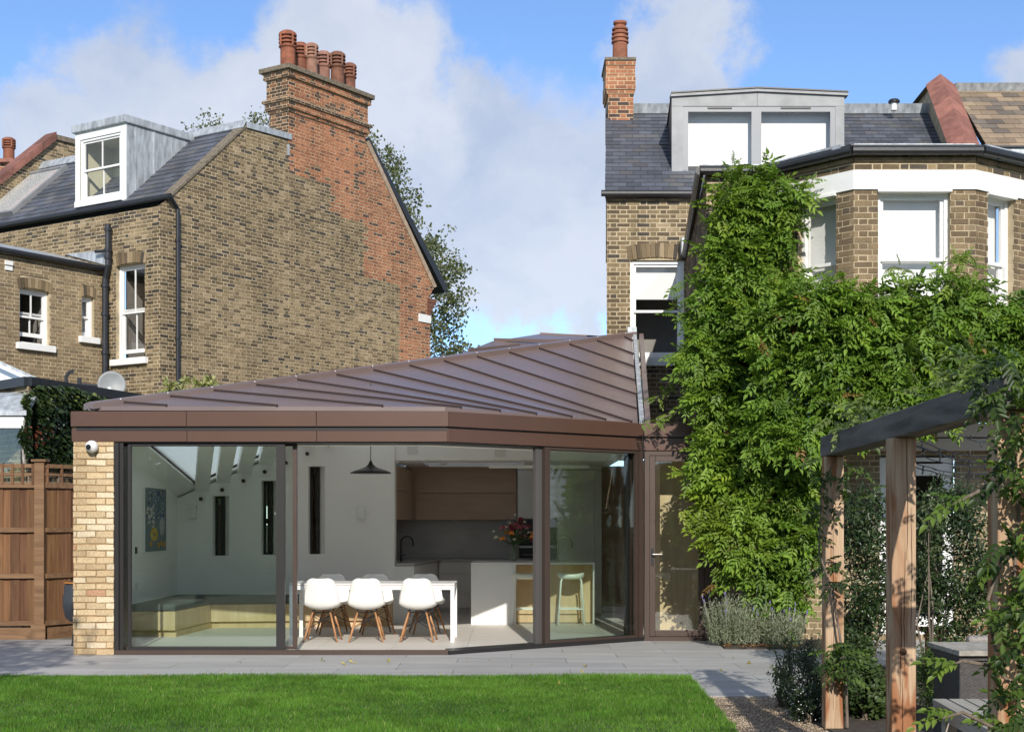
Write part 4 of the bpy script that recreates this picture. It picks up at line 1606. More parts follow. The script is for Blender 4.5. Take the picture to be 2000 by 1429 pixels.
chair0 = shell_chair('white shell chair on the near side, at the left end of the table')
spots = [(626, 18.35, math.pi, 'white shell chair on the near side, at the left end of the table'),
         (713, 18.35, math.pi + 0.06, 'white shell chair on the near side, middle of the three'),
         (815, 18.35, math.pi - 0.03, 'white shell chair on the near side, at the right end of the table'),
         (652, 19.6, 0.25, 'white shell chair across the table behind the near left chair'),
         (736, 19.6, 0.2, 'white shell chair across the table behind the near middle chair'),
         (834, 19.6, 0.22, 'white shell chair across the table behind the near right chair')]
for i, (x, z, a, lab) in enumerate(spots):
    c = chair0 if i == 0 else copy_tree(chair0)
    c.location = (PX(x, z - 0.2 if i < 3 else z), z, 0)
    c.rotation_euler = (0, 0, a)
    c['label'] = lab

# pendant and linear lamps
pz = 18.7
plx, plh = PX(724, pz), PH(924, pz)
pe = thing('pendant_lamp', 'wide black pendant lamp hanging over the dining table', 'lamp', (plx, pz, plh))
MB().lathe([(0.27, 0.0), (0.262, 0.012), (0.21, 0.035), (0.13, 0.06), (0.07, 0.085), (0.035, 0.115), (0.014, 0.16), (0.012, 0.17), (0.010, 0.165), (0.03, 0.108), (0.065, 0.078), (0.125, 0.052), (0.2, 0.028), (0.25, 0.008)], (plx, pz, plh), 32).build('shade', M['black'], pe, smooth=True)
MB().tube([(plx, pz, plh + 0.16), (plx, pz, 3.35)], 0.005, 6).build('cord', M['black'], pe)
lp = thing('linear_lamp', 'slim white linear lamp hanging over the island', 'lamp', (0.4, 21.7, 2.37))
bx('bar', M['white_lacquer'], lp, PX(955, 21.6), PX(1150, 21.6), 21.58, 21.62, PH(914, 21.6), PH(908, 21.6), bevel=0.003)
for x in (975, 1130):
    MB().tube([(PX(x, 21.6), 21.6, PH(908, 21.6)), (PX(x, 21.6), 21.6, 2.466)], 0.003, 5).build('wire', M['cab_grey'], lp)
sm_ = thing('smoke_alarm', 'small round white smoke alarm under the alcove ceiling', 'smoke alarm', (PX(866, 22.6), 22.6, 2.46))
MB().lathe([(0.06, 0.0), (0.06, -0.02), (0.04, -0.035), (0.01, -0.038)], (PX(866, 22.6), 22.6, 2.466), 16).build('body', M['plastic_white'], sm_, smooth=True)
for x, y, lab in ((378, 999, 'small white wall light beside the first slit window'), (706, 1001, 'small white wall light beneath the pendant lamp')):
    t = thing('wall_light', lab, 'wall light', (PX(x, ZB), ZB, PH(y, ZB)), 'box wall lights on the back wall')
    bx('box', M['white_lacquer'], t, PX(x - 7, ZB), PX(x + 7, ZB), ZB - 0.07, ZB - 0.001, PH(y + 12, ZB), PH(y - 12, ZB), bevel=0.004)
    bx('base', M['cab_grey'], t, PX(x - 5, ZB), PX(x + 5, ZB), ZB - 0.06, ZB - 0.002, PH(y + 13, ZB), PH(y + 12, ZB))

# window seat
ws = thing('window_seat', 'pale oak window seat with dark grey cushion round the room corner', 'bench', (-4.2, 20.5, 0))
inner = [(-5.04, 18.95), (PX(342, 18.95), 18.95), (PX(412, 20.6), 20.6), (XA - 0.02, 20.98)]
outer = [(XA - 0.02, ZB - 0.005), (-5.04, ZB - 0.005)]
pl_ = [(x, z) for x, z in inner] + outer
MB().prism([(x, z + (0.06 if 0 <= i < 4 else 0), 0.0) for i, (x, z) in enumerate(pl_)], (0, 0, 0.09)).build('plinth', M['oak'], ws)
MB().prism([(x, z + (0.02 if i < 4 else 0), 0.095) for i, (x, z) in enumerate(pl_)], (0, 0, 0.255)).build('carcass', M['oak'], ws)


def front_panel(p, q, n):
    p, q = V((*p, 0)), V((*q, 0))
    d = (q - p) / n
    nn = V((-d.y, d.x, 0)).normalized()
    for k in range(n):
        MB().obox(p + d * k + d.normalized() * 0.002 + V((0, 0, 0.1)), d - d.normalized() * 0.004, nn * 0.018, V((0, 0, 0.245))).build('front_panel', M['oak'], ws)


front_panel(inner[0], inner[1], 1)
front_panel(inner[1], inner[2], 1)
front_panel(inner[2], inner[3], 4)
MB().prism([(x, z - (0.005 if i < 4 else 0), 0.355) for i, (x, z) in enumerate(pl_)], (0, 0, 0.09)).build('cushion', M['cushion'], ws, bevel=0.02)

# picture on the left wall
Za, Zb_ = F * 5.03 / (1000 - 281), F * 5.03 / (1000 - 322)
ha, hb = PH(1076, (Za + Zb_) / 2), PH(953, (Za + Zb_) / 2)
pc = thing('flower_painting', 'blue and yellow flower painting hanging on the white side wall', 'painting', (-5.03, (Za + Zb_) / 2, ha))
bx('canvas', M['white_lacquer'], pc, -5.049, -5.012, Za, Zb_, ha, hb)
r = random.Random(3)
pt = MB()
W_, Hp = Zb_ - Za, hb - ha


def dab(u, w, ru, rw, c, n=9, lift=0.0):
    pt.col = c
    ctr = V((-5.0085 + lift, Za + u * W_, ha + w * Hp))
    ring = [ctr + V((0, math.cos(2 * math.pi * k / n) * ru * W_ * r.uniform(0.75, 1.2), math.sin(2 * math.pi * k / n) * rw * Hp * r.uniform(0.75, 1.2))) for k in range(n)]
    pt.add(ring, [tuple(range(n))])


pt.col = (0.17, 0.22, 0.24)
pt.obox((-5.0115, Za + 0.003, ha + 0.003), (0.002, 0, 0), (0, W_ - 0.006, 0), (0, 0, Hp - 0.006))
for k in range(120):
    u_, w_ = r.uniform(0.05, 0.95), r.uniform(0.45, 0.96)
    dab(u_, w_, 0.035, 0.02, r.choice([(0.05, 0.08, 0.22), (0.10, 0.13, 0.30), (0.03, 0.05, 0.12), (0.38, 0.42, 0.42), (0.08, 0.16, 0.18)]), 7, 0.0005 + k * 4e-6)
for k in range(40):
    dab(r.uniform(0.06, 0.45), r.uniform(0.38, 0.72), 0.045, 0.025, r.choice([(0.55, 0.56, 0.52), (0.62, 0.62, 0.58), (0.2, 0.24, 0.25)]), 8, 0.0012 + k * 4e-6)
dab(0.78, 0.4, 0.13, 0.14, (0.42, 0.46, 0.46), 12, 0.0018)
for k in range(16):
    a = 2 * math.pi * k / 16
    dab(0.4 + math.cos(a) * 0.11, 0.27 + math.sin(a) * 0.07, 0.07, 0.04, r.choice([(0.62, 0.42, 0.04), (0.55, 0.34, 0.03), (0.66, 0.5, 0.12)]), 8, 0.002 + k * 5e-6)
for u_, w_ in ((0.25, 0.12), (0.6, 0.1), (0.75, 0.12), (0.9, 0.1)):
    dab(u_, w_, 0.06, 0.05, (0.60, 0.33, 0.03), 8, 0.0022)
pt.build('painted_surface', M['paint'], pc)
for y, lab, mt in ((1072, 'dark light switch on the side wall below the painting', 'frame'), (1142, 'pale socket plate on the side wall above the bench cushion', 'cab_grey')):
    Z = F * 5.045 / (1000 - 266)
    t = thing('switch_plate', lab, 'switch', (-5.045, Z, PH(y, Z)))
    bx('plate', M[mt], t, -5.049, -5.038, Z - 0.045, Z + 0.045, PH(y, Z) - 0.06, PH(y, Z) + 0.03, bevel=0.003)
    bx('rocker', M[mt], t, -5.038, -5.034, Z - 0.02, Z + 0.02, PH(y, Z) - 0.035, PH(y, Z) + 0.01)
# ---------------------------------------------------------------- windows and roof goods
def sash_window(par, pl, u0, u1, w0, w1, rec=0.10, bar=True, meet=0.5, behind='room', sill=True, st=0.05, drop=0.0, frame_mat='white_paint', room_d=1.2, lower_shift=0.0):
    """box-sash window set back in an opening of plane pl; its frame is the window, sashes, panes and sill its pieces"""
    m = MB()
    d0, d1 = -rec - 0.10, -rec
    m.rect(pl, u0, u0 + st, w0, w1, d0, d1)
    m.rect(pl, u1 - st, u1, w0, w1, d0, d1)
    m.rect(pl, u0 + st, u1 - st, w1 - st, w1, d0, d1)
    m.rect(pl, u0 + st, u1 - st, w0, w0 + st * 0.7, d0, d1)
    fo = m.build('window', M[frame_mat], par)
    wm = w0 + (w1 - w0) * meet
    a0, a1 = u0 + st, u1 - st
    for (b0, b1, off, hi) in ((wm - 0.02, w1 - st, -rec - 0.03, True), (w0 + st * 0.7 + lower_shift, wm + 0.02 + lower_shift * 0.6, -rec - 0.07, False)):
        s = MB()
        t = 0.042
        s.rect(pl, a0, a0 + t, b0, b1, off - 0.035, off)
        s.rect(pl, a1 - t, a1, b0, b1, off - 0.035, off)
        s.rect(pl, a0 + t, a1 - t, b1 - t, b1, off - 0.035, off)
        s.rect(pl, a0 + t, a1 - t, b0, b0 + (t if hi else t * 1.8), off - 0.035, off)
        if bar:
            c = (a0 + a1) / 2
            s.rect(pl, c - 0.012, c + 0.012, b0 + t, b1 - t, off - 0.03, off - 0.004)
        s.build('sash', M[frame_mat], fo)
        MB().rect(pl, a0 + t - 0.005, a1 - t + 0.005, b0 + t - 0.005, b1 - t + 0.005, off - 0.02, off - 0.015).build('pane', M['window_glass'], fo)
    if sill:
        MB().rect(pl, u0 - 0.09, u1 + 0.09, w0 - 0.13, w0 - 0.002, -rec, 0.09).build('sill', M[frame_mat], fo, bevel=0.006)
    if behind == 'blind_or_reflection':
        MB().rect(pl, u0, u1, w0, w1, -rec - 0.19, -rec - 0.17).build('blind_or_reflection', M['blind_or_reflection'], fo)
    elif behind == 'half':
        wb = w0 + (w1 - w0) * 0.62
        MB().rect(pl, u0 + 0.02, u1 - 0.02, wb, w1, -rec - 0.19, -rec - 0.17).build('blind_or_reflection', M['blind_or_reflection'], fo)
    if behind != 'blind_or_reflection':
        rm = MB()
        e = 0.02 if behind == 'pale' else 0.25
        A = [pl.at(a, b, -rec - 0.2) for a, b in ((u0 - 0.03, w0 - 0.03), (u1 + 0.03, w0 - 0.03), (u1 + 0.03, w1 + 0.03), (u0 - 0.03, w1 + 0.03))]
        B = [pl.at(a, b, -rec - room_d) for a, b in ((u0 - e, w0 - e), (u1 + e, w0 - e), (u1 + e, w1 + e), (u0 - e, w1 + e))]
        rm.add(A + B, [(4, 5, 6, 7), (0, 1, 5, 4), (1, 2, 6, 5), (2, 3, 7, 6), (3, 0, 4, 7)])
        rm.build('room', M['pale_room' if behind == 'pale' else 'room'], fo)
    # plastered reveal round the opening
    rv = MB()
    for (p, q) in (((u0, w0), (u0, w1)), ((u1, w0), (u1, w1)), ((u0, w1), (u1, w1)), ((u0, w0), (u1, w0))):
        rv.quad(pl.at(*p, 0.0), pl.at(*q, 0.0), pl.at(*q, -rec - 0.11), pl.at(*p, -rec - 0.11))
    rv.build('reveal', M['mortar'], fo)
    return fo


def arch(pl, u0, u1, w, part, pieces, mat, pal, rise=0.05, h=0.22, over=0.03):
    """segmental arch of soldier bricks whose soffit springs at height w"""
    n = max(3, int(round((u1 - u0 + 2 * over) / 0.076)))
    r = random.Random(int(u0 * 100 + w * 10))
    for k in range(n):
        a0 = (u0 - over) + (u1 - u0 + 2 * over) * (k + 0.07) / n
        a1 = (u0 - over) + (u1 - u0 + 2 * over) * (k + 0.93) / n
        cm = (u0 + u1) / 2
        f = lambda a: w + rise * (1 - ((a - cm) / ((u1 - u0) / 2 + over)) ** 2)
        sp = 0.10
        cor = [(a0, f(a0)), (a1, f(a1)), (a1 + (a1 - cm) * sp, f(a1) + h), (a0 + (a0 - cm) * sp, f(a0) + h)]
        if pl.U.cross(pl.W).dot(pl.N) < 0:
            cor = [cor[1], cor[0], cor[3], cor[2]]
        fr = [pl.at(a, b, 0.012) for a, b in cor]
        bk_ = [pl.at(a, b, -0.03) for a, b in cor]
        pieces.add(fr + bk_, pal(a0, w, r), part, 'brick', mat, BRF)


def chimney_pot(par, c, h, r, col, cowl=True):
    """round terracotta pot with a louvred hood"""
    m = MB()
    b = h * 0.62 if cowl else h
    prof = [(r * 0.98, 0), (r * 0.98, b * 0.85), (r * 1.0, b * 0.86), (r * 1.18, b * 0.92), (r * 1.18, b * 0.97), (r, b)]
    if cowl:
        z = b
        while z < h * 0.90:
            prof += [(r * 0.92, z), (r * 0.92, z + h * 0.045), (r * 1.2, z + h * 0.05), (r * 1.2, z + h * 0.085)]
            z += h * 0.095
        prof += [(r * 1.12, h * 0.94), (r * 0.75, h * 0.99), (r * 0.1, h)]
    else:
        prof += [(r * 0.8, b)]
    o = m.lathe(prof, c, 16).build('chimney_pot', M['terracotta'], par)
    o.color = (*col, 1)
    if cowl:
        d = MB()
        for k in range(4):
            a = math.pi / 4 + k * math.pi / 2
            q = V(c) + V((math.cos(a) * r * 1.12, math.sin(a) * r * 1.12, 0))
            d.box(q.x - 0.02, q.x + 0.02, q.y - 0.02, q.y + 0.02, q.z + h * 0.6, q.z + h * 0.92)
        e = d.build('hood_rib', M['terracotta'], o)
        e.color = (*col, 1)
    return o


def pipe(name, par, pts, r, mat='black_iron', collars=()):
    m = MB().tube(pts, r, 10)
    for c in collars:
        p, d = V(c), (V(pts[-1]) - V(pts[0])).normalized()
        m.tube([p - d * 0.03, p + d * 0.03], r * 1.35, 10)
    return m.build(name, M[mat], par, smooth=False)


# ---------------------------------------------------------------- left neighbour
Z0 = 28.8
C0 = V((PX(312, Z0), Z0, 0))
G = Plane(C0, (1920 / F, 1, 0))             # flank gable, facing right
Rr = Plane(C0, (-4290 / F, 1, 0))           # garden front, facing left and forward
lh = thing('brick_house', 'yellow stock brick house with tall red chimney left of the extension', 'house', (C0.x, C0.y, 0))
lw = part_empty('wall', lh)
LP = Pieces()
bkY, bkR = MB(), MB()
g = lambda x, y: G.on(x, y)
u_end = g(840, 690)[0]
e0 = g(330, 388)
rid = g(480, 248)
cap_r = g(568, 272)
rake_top, rake_end = g(713, 277), g(846, 562)
h_cor = g(312, 400)[1]
outline = [(0, 0), (u_end, 0), (u_end, rake_end[1] - 0.25), rake_end, rake_top, (g(640, 300)[0], g(640, 300)[1]), cap_r, rid, e0, (0, h_cor)]
# patchwork of red brick: stepped boundaries as in the photo
steps = [(570, 275, 2000), (628, 300, 2000), (642, 345, 2000), (712, 465, 2000), (778, 575, 2000)]
sv = [(g(570, 290)[1], g(570, 290)[0]), (g(645, 340)[1], g(645, 340)[0]), (g(645, 430)[1], g(645, 430)[0]), (g(713, 465)[1], g(713, 465)[0]), (g(713, 560)[1], g(713, 560)[0]), (g(778, 580)[1], g(778, 580)[0])]


def red_from(w):
    if w > sv[0][0] - 0.15:
        return sv[0][1]
    if w > g(713, 437)[1]:
        return sv[1][1]
    if w > g(778, 558)[1]:
        return sv[3][1]
    return sv[5][1]


def pal_gable(u, w, r):
    if u > red_from(w) + r.choice((0, 0.0, 0.11)):
        return pal_red(u, w, r)
    c = pal_stock(u, w, r)
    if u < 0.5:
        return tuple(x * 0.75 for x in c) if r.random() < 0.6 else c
    if r.random() < 0.45 and w < 6.5:       # repointed, rubbed-over lower gable
        return mixc(c, (0.33, 0.25, 0.145), 0.55)
    return c


WG = 3.0
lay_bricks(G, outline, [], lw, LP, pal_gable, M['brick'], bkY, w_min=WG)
bkY.build('mortar_bed', M['mortar'], lw)
# front wall
RF = lambda x, y: Rr.on(x, y)
eave_h = RF(312, 402)[1]
wl_ = [RF(226, 600)[0], RF(283, 600)[0]]
win = (min(wl_), max(wl_), RF(255, 700)[1], RF(255, 516)[1])
bkF = MB()
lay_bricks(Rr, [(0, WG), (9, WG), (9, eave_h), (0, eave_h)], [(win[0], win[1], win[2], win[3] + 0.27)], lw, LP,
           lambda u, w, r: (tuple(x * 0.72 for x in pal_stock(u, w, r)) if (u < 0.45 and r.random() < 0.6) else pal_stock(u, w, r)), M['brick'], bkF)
bkF.quad(Rr.at(win[0] - 0.1, win[3], -0.02), Rr.at(win[1] + 0.1, win[3], -0.02), Rr.at(win[1] + 0.1, win[3] + 0.3, -0.02), Rr.at(win[0] - 0.1, win[3] + 0.3, -0.02))
bkF.build('mortar_bed', M['mortar'], lw)
arch(Rr, win[0], win[1], win[3] - 0.02, lw, LP, M['brick'], pal_stock)
sash_window(lh, Rr, win[0], win[1], win[2], win[3], rec=0.1, meet=0.5, lower_shift=0.1)
# roof slope over the front
E = G.at(*e0)
RG = G.at(*rid)
slope = (RG - E)
RS = Plane(E + V((0, 0, 0.02)), Rr.U, slope)
Ls = slope.length
roofp = MB()
U9 = 11.0
roofp.prism([RS.at(0.02, -0.1, -0.02), RS.at(U9, -0.1, -0.02), RS.at(U9, Ls, -0.02), RS.at(0.02, Ls, -0.02)], RS.N * -0.08)
ro = roofp.build('roof', M['black'], lh)
SL = Pieces()
dl = RS.on(245, 385)
dk = [RS.on(148, 405), RS.on(245, 390)]
lay_slates(RS, [(0, -0.05), (U9, -0.05), (U9, Ls), (0, Ls)], [], ro, SL, pal_slate, M['slate'], gauge=0.2, width=0.27)
# lead ridge and verge capping
MB().prism([RS.at(-0.05, Ls - 0.14, 0.03), RS.at(U9, Ls - 0.14, 0.03), RS.at(U9, Ls + 0.06, 0.10), RS.at(-0.05, Ls + 0.06, 0.10)], RS.N * 0.02).build('lead_ridge', M['lead'], ro)
a, b = G.at(*rid), G.at(*cap_r)
MB().obox(a + V((0, 0, -0.02)) - G.N * 0.25, b - a, G.N * 0.29, V((0, 0, 0.13))).build('lead_capping', M['lead'], ro)
MB().prism([G.at(*e0, 0.03), G.at(*rid, 0.03), G.at(rid[0], rid[1] + 0.06, 0.03), G.at(e0[0], e0[1] + 0.06, 0.03)], G.N * -0.3).build('verge', M['stone_cap'], ro)
# flat top behind the ridge closes the roof
MB().add([RG + V((0, 0, -0.04)), RS.at(U9, Ls, -0.03), RS.at(U9, Ls, -0.03) + (b - a), G.at(rake_top[0], rake_top[1]) + V((0, 0, -0.1))], [(0, 1, 2, 3)]).build('roof_top', M['lead'], ro)
# far slope's rake: timber bargeboard and the roof edge beyond it
rk = MB()
t0, t1 = G.at(*rake_top), G.at(*rake_end)
rk.prism([t0 + G.N * 0.03, t1 + G.N * 0.03, t1 + G.N * 0.03 + G.U * 0.12 + V((0, 0, 0.05)), t0 + G.N * 0.03 + G.U * 0.12 + V((0, 0, 0.05))], G.N * -0.12)
rk.build('bargeboard', mat_plain('weathered_board', (0.36, 0.27, 0.19), 0.8, var=0.3, scale=9), lh)
rk = MB()
rk.prism([t0 + G.U * 0.06 + V((0, 0, 0.07)), t1 + G.U * 0.5 + V((0, 0, -0.06)), t1 + G.U * 0.62 + V((0, 0, 0.1)), t0 + G.U * 0.16 + V((0, 0, 0.14))], G.N * -2.5)
rk.build('roof_slope', M['black_iron'], lh)
# corbelled kneeler at the far eaves
for k in range(4):
    MB().obox(G.at(u_end - 0.12, rake_end[1] - 0.72 + k * 0.11, -0.35), G.U * (0.14 + k * 0.07), V((0, 0, 0.1)), G.N * 0.37).build('kneeler_course', mat_plain('dark_red_brick', (0.16, 0.07, 0.045), 0.85, var=0.3, scale=20) if k == 0 else bpy.data.materials['dark_red_brick'], lh)
MB().rect(G, g(817, 620)[0], u_end + 0.005, g(820, 628)[1], g(820, 613)[1], 0.0, 0.03).build('street_plate', M['white_paint'], lh)
# gutter and downpipes
pipe('gutter', lh, [RS.at(-0.12, -0.06, 0.05), RS.at(U9, -0.06, 0.05)], 0.07)
dpx = g(343, 600)[0]
gcor = RS.at(-0.12, -0.06, 0.05)
pipe('downpipe', lh, [G.at(dpx, WG, 0.07), G.at(dpx, g(343, 410)[1], 0.07), gcor], 0.045, collars=[G.at(dpx, g(343, 660)[1], 0.07), G.at(dpx, g(343, 470)[1], 0.07)])
# chimney on the gable
cw = part_empty('chimney', lh)
c_l, c_r = g(563, 300)[0], g(713, 300)[0]
cb_, ct_ = g(563, 285)[1] - 0.6, g(565, 132)[1]
bkC = MB()
tiers = [(cb_, ct_ - 0.98, 0.0), (ct_ - 0.98, ct_ - 0.905, 0.03), (ct_ - 0.905, ct_ - 0.755, 0.075), (ct_ - 0.755, ct_ - 0.68, 0.12), (ct_ - 0.68, ct_ - 0.23, 0.045), (ct_ - 0.23, ct_ - 0.08, 0.10)]
dep = Rr.on(533, 240)[0] - Rr.on(565, 240)[0]
CD = 0.56


def pal_chim(u, w, r):
    if tiers[3][0] <= w < tiers[3][1]:
        return (0.055, 0.045, 0.045)
    if w > tiers[4][0] and r.random() < 0.28:
        return (0.11, 0.07, 0.05)
    if (u < 0.25 or u > c_r - c_l - 0.4) and r.random() < 0.4:
        return (0.08, 0.06, 0.05)
    return pal_red(u, w, r)


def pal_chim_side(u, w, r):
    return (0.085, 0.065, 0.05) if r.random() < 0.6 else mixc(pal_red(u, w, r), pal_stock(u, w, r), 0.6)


for (w0, w1, pr) in tiers:
    pg = Plane(G.at(c_l - pr, 0, pr + 0.004), G.U)
    lay_bricks(pg, [(0, w0), (c_r - c_l + 2 * pr, w0), (c_r - c_l + 2 * pr, w1), (0, w1)], [], cw, LP, pal_chim, M['brick'], bkC)
    ps = Plane(G.at(c_l - pr, 0, pr + 0.004), Rr.U)
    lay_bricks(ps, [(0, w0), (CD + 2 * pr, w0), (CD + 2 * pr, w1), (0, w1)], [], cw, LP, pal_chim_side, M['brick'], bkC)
    q = G.at(c_l - pr, w0, pr)
    a_, b_ = G.U * (c_r - c_l + 2 * pr), Rr.U * (CD + 2 * pr)
    bkC.obox(q + a_ * 0.004 + b_ * 0.01 + V((0, 0, 0.001)), a_ * 0.99, b_ * 0.98, V((0, 0, w1 - w0 - 0.002)))
bkC.build('mortar_bed', M['mortar_red'], cw)
pr = 0.17
MB().obox(G.at(c_l - pr, ct_ - 0.08, pr), G.U * (c_r - c_l + 2 * pr), Rr.U * (CD + 2 * pr), V((0, 0, 0.11))).build('stone_cap', M['stone_cap'], cw, bevel=0.015)
MB().obox(G.at(c_l + 0.0, cb_ + 0.38, 0.02) + Rr.U * -0.02, Rr.U * 0.75, G.U * -0.05, V((0, 0, 0.24))).build('lead_apron', M['lead'], cw)
pots = [(562, 61, 0.17, (1.0, 0.9, 0.85)), (587, 84, 0.15, (0.8, 0.75, 0.75)), (609, 85, 0.13, (1.1, 1.5, 1.9)), (632, 101, 0.15, (1.05, 1.35, 1.8)), (659, 102, 0.16, (0.7, 0.8, 0.85)), (683, 124, 0.14, (0.75, 0.8, 0.85))]
for k, (x, y, rd, col) in enumerate(pots):
    off = 0.18 if k % 2 == 0 else 0.42
    pp_ = Plane(G.at(0, 0, -off), G.U)
    uu, hh = pp_.on(x, y)
    chimney_pot(cw, pp_.at(uu, ct_ + 0.02), hh - ct_ - 0.02, rd, col)

# lead-cheeked dormer
DP = Plane(RS.at(0, 0.25, 0.0), Rr.U)
f0, f1 = DP.on(246, 400)[0], DP.on(147, 400)[0]
hb0, hb1 = DP.on(246, 388)[1], DP.on(246, 240)[1]
dm = part_empty('dormer', lh)
fw = MB()
t = 0.16
fw.rect(DP, f0, f0 + t, hb0 - 0.1, hb1, -0.1, 0)
fw.rect(DP, f1 - t, f1, hb0 - 0.1, hb1, -0.1, 0)
fw.rect(DP, f0 + t, f1 - t, hb1 - 0.16, hb1, -0.1, 0)
fw.rect(DP, f0 + t, f1 - t, hb0 - 0.1, hb0 + 0.1, -0.1, 0)
fw.build('surround', M['white_paint'], dm)
dmw = sash_window(lh, DP, f0 + t, f1 - t, hb0 + 0.1, hb1 - 0.16, rec=0.02, meet=0.5, behind='pale', room_d=0.9, sill=True)
back = 4.2
cheek = MB()
ty = hb1 + 0.0
for uu in (f0, f1):
    cheek.prism([DP.at(uu, hb0 - 0.15, -0.02), DP.at(uu, hb1, -0.02), DP.at(uu, hb1, -0.02) + G.U * 2.6, DP.at(uu, hb0 - 0.15, -0.02) + G.U * 0.1], Rr.U * (0.05 if uu == f0 else -0.05))
ck = cheek.build('lead_cheek', M['lead'], dm)
MB().obox(DP.at(f0 - 0.05, hb1, 0.07), Rr.U * (f1 - f0 + 0.1), G.U * 2.75, V((0, 0, 0.17))).build('lead_roof', M['lead'], dm, bevel=0.02)
for k in range(4):
    MB().obox(DP.at(f0, hb0 + 0.0, 0.0) + G.U * (0.25 + 0.5 * k) + G.N * 0.0 - Rr.U * 0.012, G.U * 0.03, Rr.U * 0.014, V((0, 0, hb1 - hb0))).build('lead_roll', M['lead'], dm)
# roof window
q = [RS.on(135, 329), RS.on(66, 343), RS.on(-60, 438), RS.on(22, 421)]
ua, ub = min(q[0][0], q[3][0]), max(q[1][0], q[2][0])
va, vb = q[3][1], q[0][1]
sk = MB()
t = 0.09
for (p0, p1, w0, w1) in ((ua, ua + t, va, vb), (ub - t, ub, va, vb), (ua + t, ub - t, va, va + t), (ua + t, ub - t, vb - t, vb)):
    sk.rect(RS, p0, p1, w0, w1, 0.0, 0.11)
so_ = sk.build('roof_window', M['zinc'], lh)
MB().rect(RS, ua + t - 0.01, ub - t + 0.01, va + t - 0.01, vb - t + 0.01, 0.075, 0.083).build('pane', M['window_glass'], so_)
MB().rect(RS, ua + t - 0.01, ub - t + 0.01, va + t - 0.01, vb - t + 0.01, 0.06, 0.07).build('blind_or_reflection', M['blind_or_reflection'], so_)

# rear wing, its flank parallel to the gable
u_w = RF(205, 600)[0]
WC = Rr.at(u_w, 0)
Wp = Plane(WC, -G.U)                 # u grows towards the viewer
wg = lambda x, y: Wp.on(x, y)
wh = wg(205, 527)[1]
bkW = MB()
w1_ = [wg(97, 600)[0], wg(38, 600)[0]]
w2_ = [wg(184, 600)[0], wg(160, 600)[0]]
wa = (min(w1_), max(w1_), wg(66, 672)[1], wg(66, 566)[1])
wb_ = (min(w2_), max(w2_), wg(171, 658)[1], wg(171, 580)[1])
bring = 7.0
lay_bricks(Wp, [(0, WG), (bring, WG), (bring, wh), (0, wh)], [(wa[0], wa[1], wa[2], wa[3] + 0.25), (wb_[0], wb_[1], wb_[2], wb_[3] + 0.25)], lw, LP,
           lambda u, w, r: mixc(pal_stock(u, w, r), (0.30, 0.22, 0.13), 0.45), M['brick'], bkW)
for wv in (wa, wb_):
    bkW.quad(Wp.at(wv[0] - 0.05, wv[3], -0.02), Wp.at(wv[1] + 0.05, wv[3], -0.02), Wp.at(wv[1] + 0.05, wv[3] + 0.28, -0.02), Wp.at(wv[0] - 0.05, wv[3] + 0.28, -0.02))
    arch(Wp, wv[0], wv[1], wv[3] - 0.02, lw, LP, M['brick'], pal_stock, h=0.2)
bkW.build('mortar_bed', M['mortar'], lw)
sash_window(lh, Wp, *wa, rec=0.08, meet=0.5, lower_shift=0.12)
sash_window(lh, Wp, *wb_, rec=0.08, bar=False, meet=0.5, behind='blind_or_reflection')
pipe('gutter', lh, [Wp.at(0.1, wh + 0.0, 0.09), Wp.at(bring, wh + 0.0, 0.09)], 0.06)
MB().add([Wp.at(0, wh + 0.04, 0.05), Wp.at(bring, wh + 0.04, 0.05), Wp.at(bring, wh + 0.5, -1.6), Wp.at(0, wh + 0.5, -1.6)], [(0, 1, 2, 3)]).build('wing_roof', M['lead'], lh)
fp = [Rr.on(130, 497), Rr.on(216, 488), Rr.on(216, 520)]
MB().prism([Rr.at(*fp[0], 0.02), Rr.at(*fp[1], 0.02), Rr.at(*fp[2], 0.02)], Rr.N * 0.02).build('lead_flashing', M['lead'], lh)
sx_ = RF(213, 600)[0] - 0.02
pipe('soil_pipe', lh, [Rr.at(sx_, WG, 0.12), Rr.at(sx_, RF(213, 545)[1], 0.12)], 0.065, collars=[Rr.at(sx_, RF(213, y)[1], 0.12) for y in (560, 615, 690)])
sx2 = RF(220, 500)[0]
pipe('soil_pipe', lh, [Rr.at(sx_, RF(213, 547)[1], 0.12), Rr.at(sx2, RF(218, 520)[1], 0.12), Rr.at(sx2, RF(220, 440)[1], 0.12)], 0.062, collars=[Rr.at(sx2, RF(220, y)[1], 0.12) for y in (505, 490, 450)])
pipe('overflow_pipe', lh, [Rr.at(sx2, RF(220, 492)[1], 0.12), Rr.at(sx2 + 0.35, RF(220, 490)[1], 0.15)], 0.035)
av = wg(16, 518)
for k in range(2):
    MB().rect(Wp, av[0] - 0.08, av[0] + 0.08, av[1] - 0.1 + k * 0.1, av[1] - 0.02 + k * 0.1, 0.0, 0.03 + 0.02 * k).build('air_vent', M['white_paint'], lh)
LP.finish(300)
SL.finish(300, 'slates')

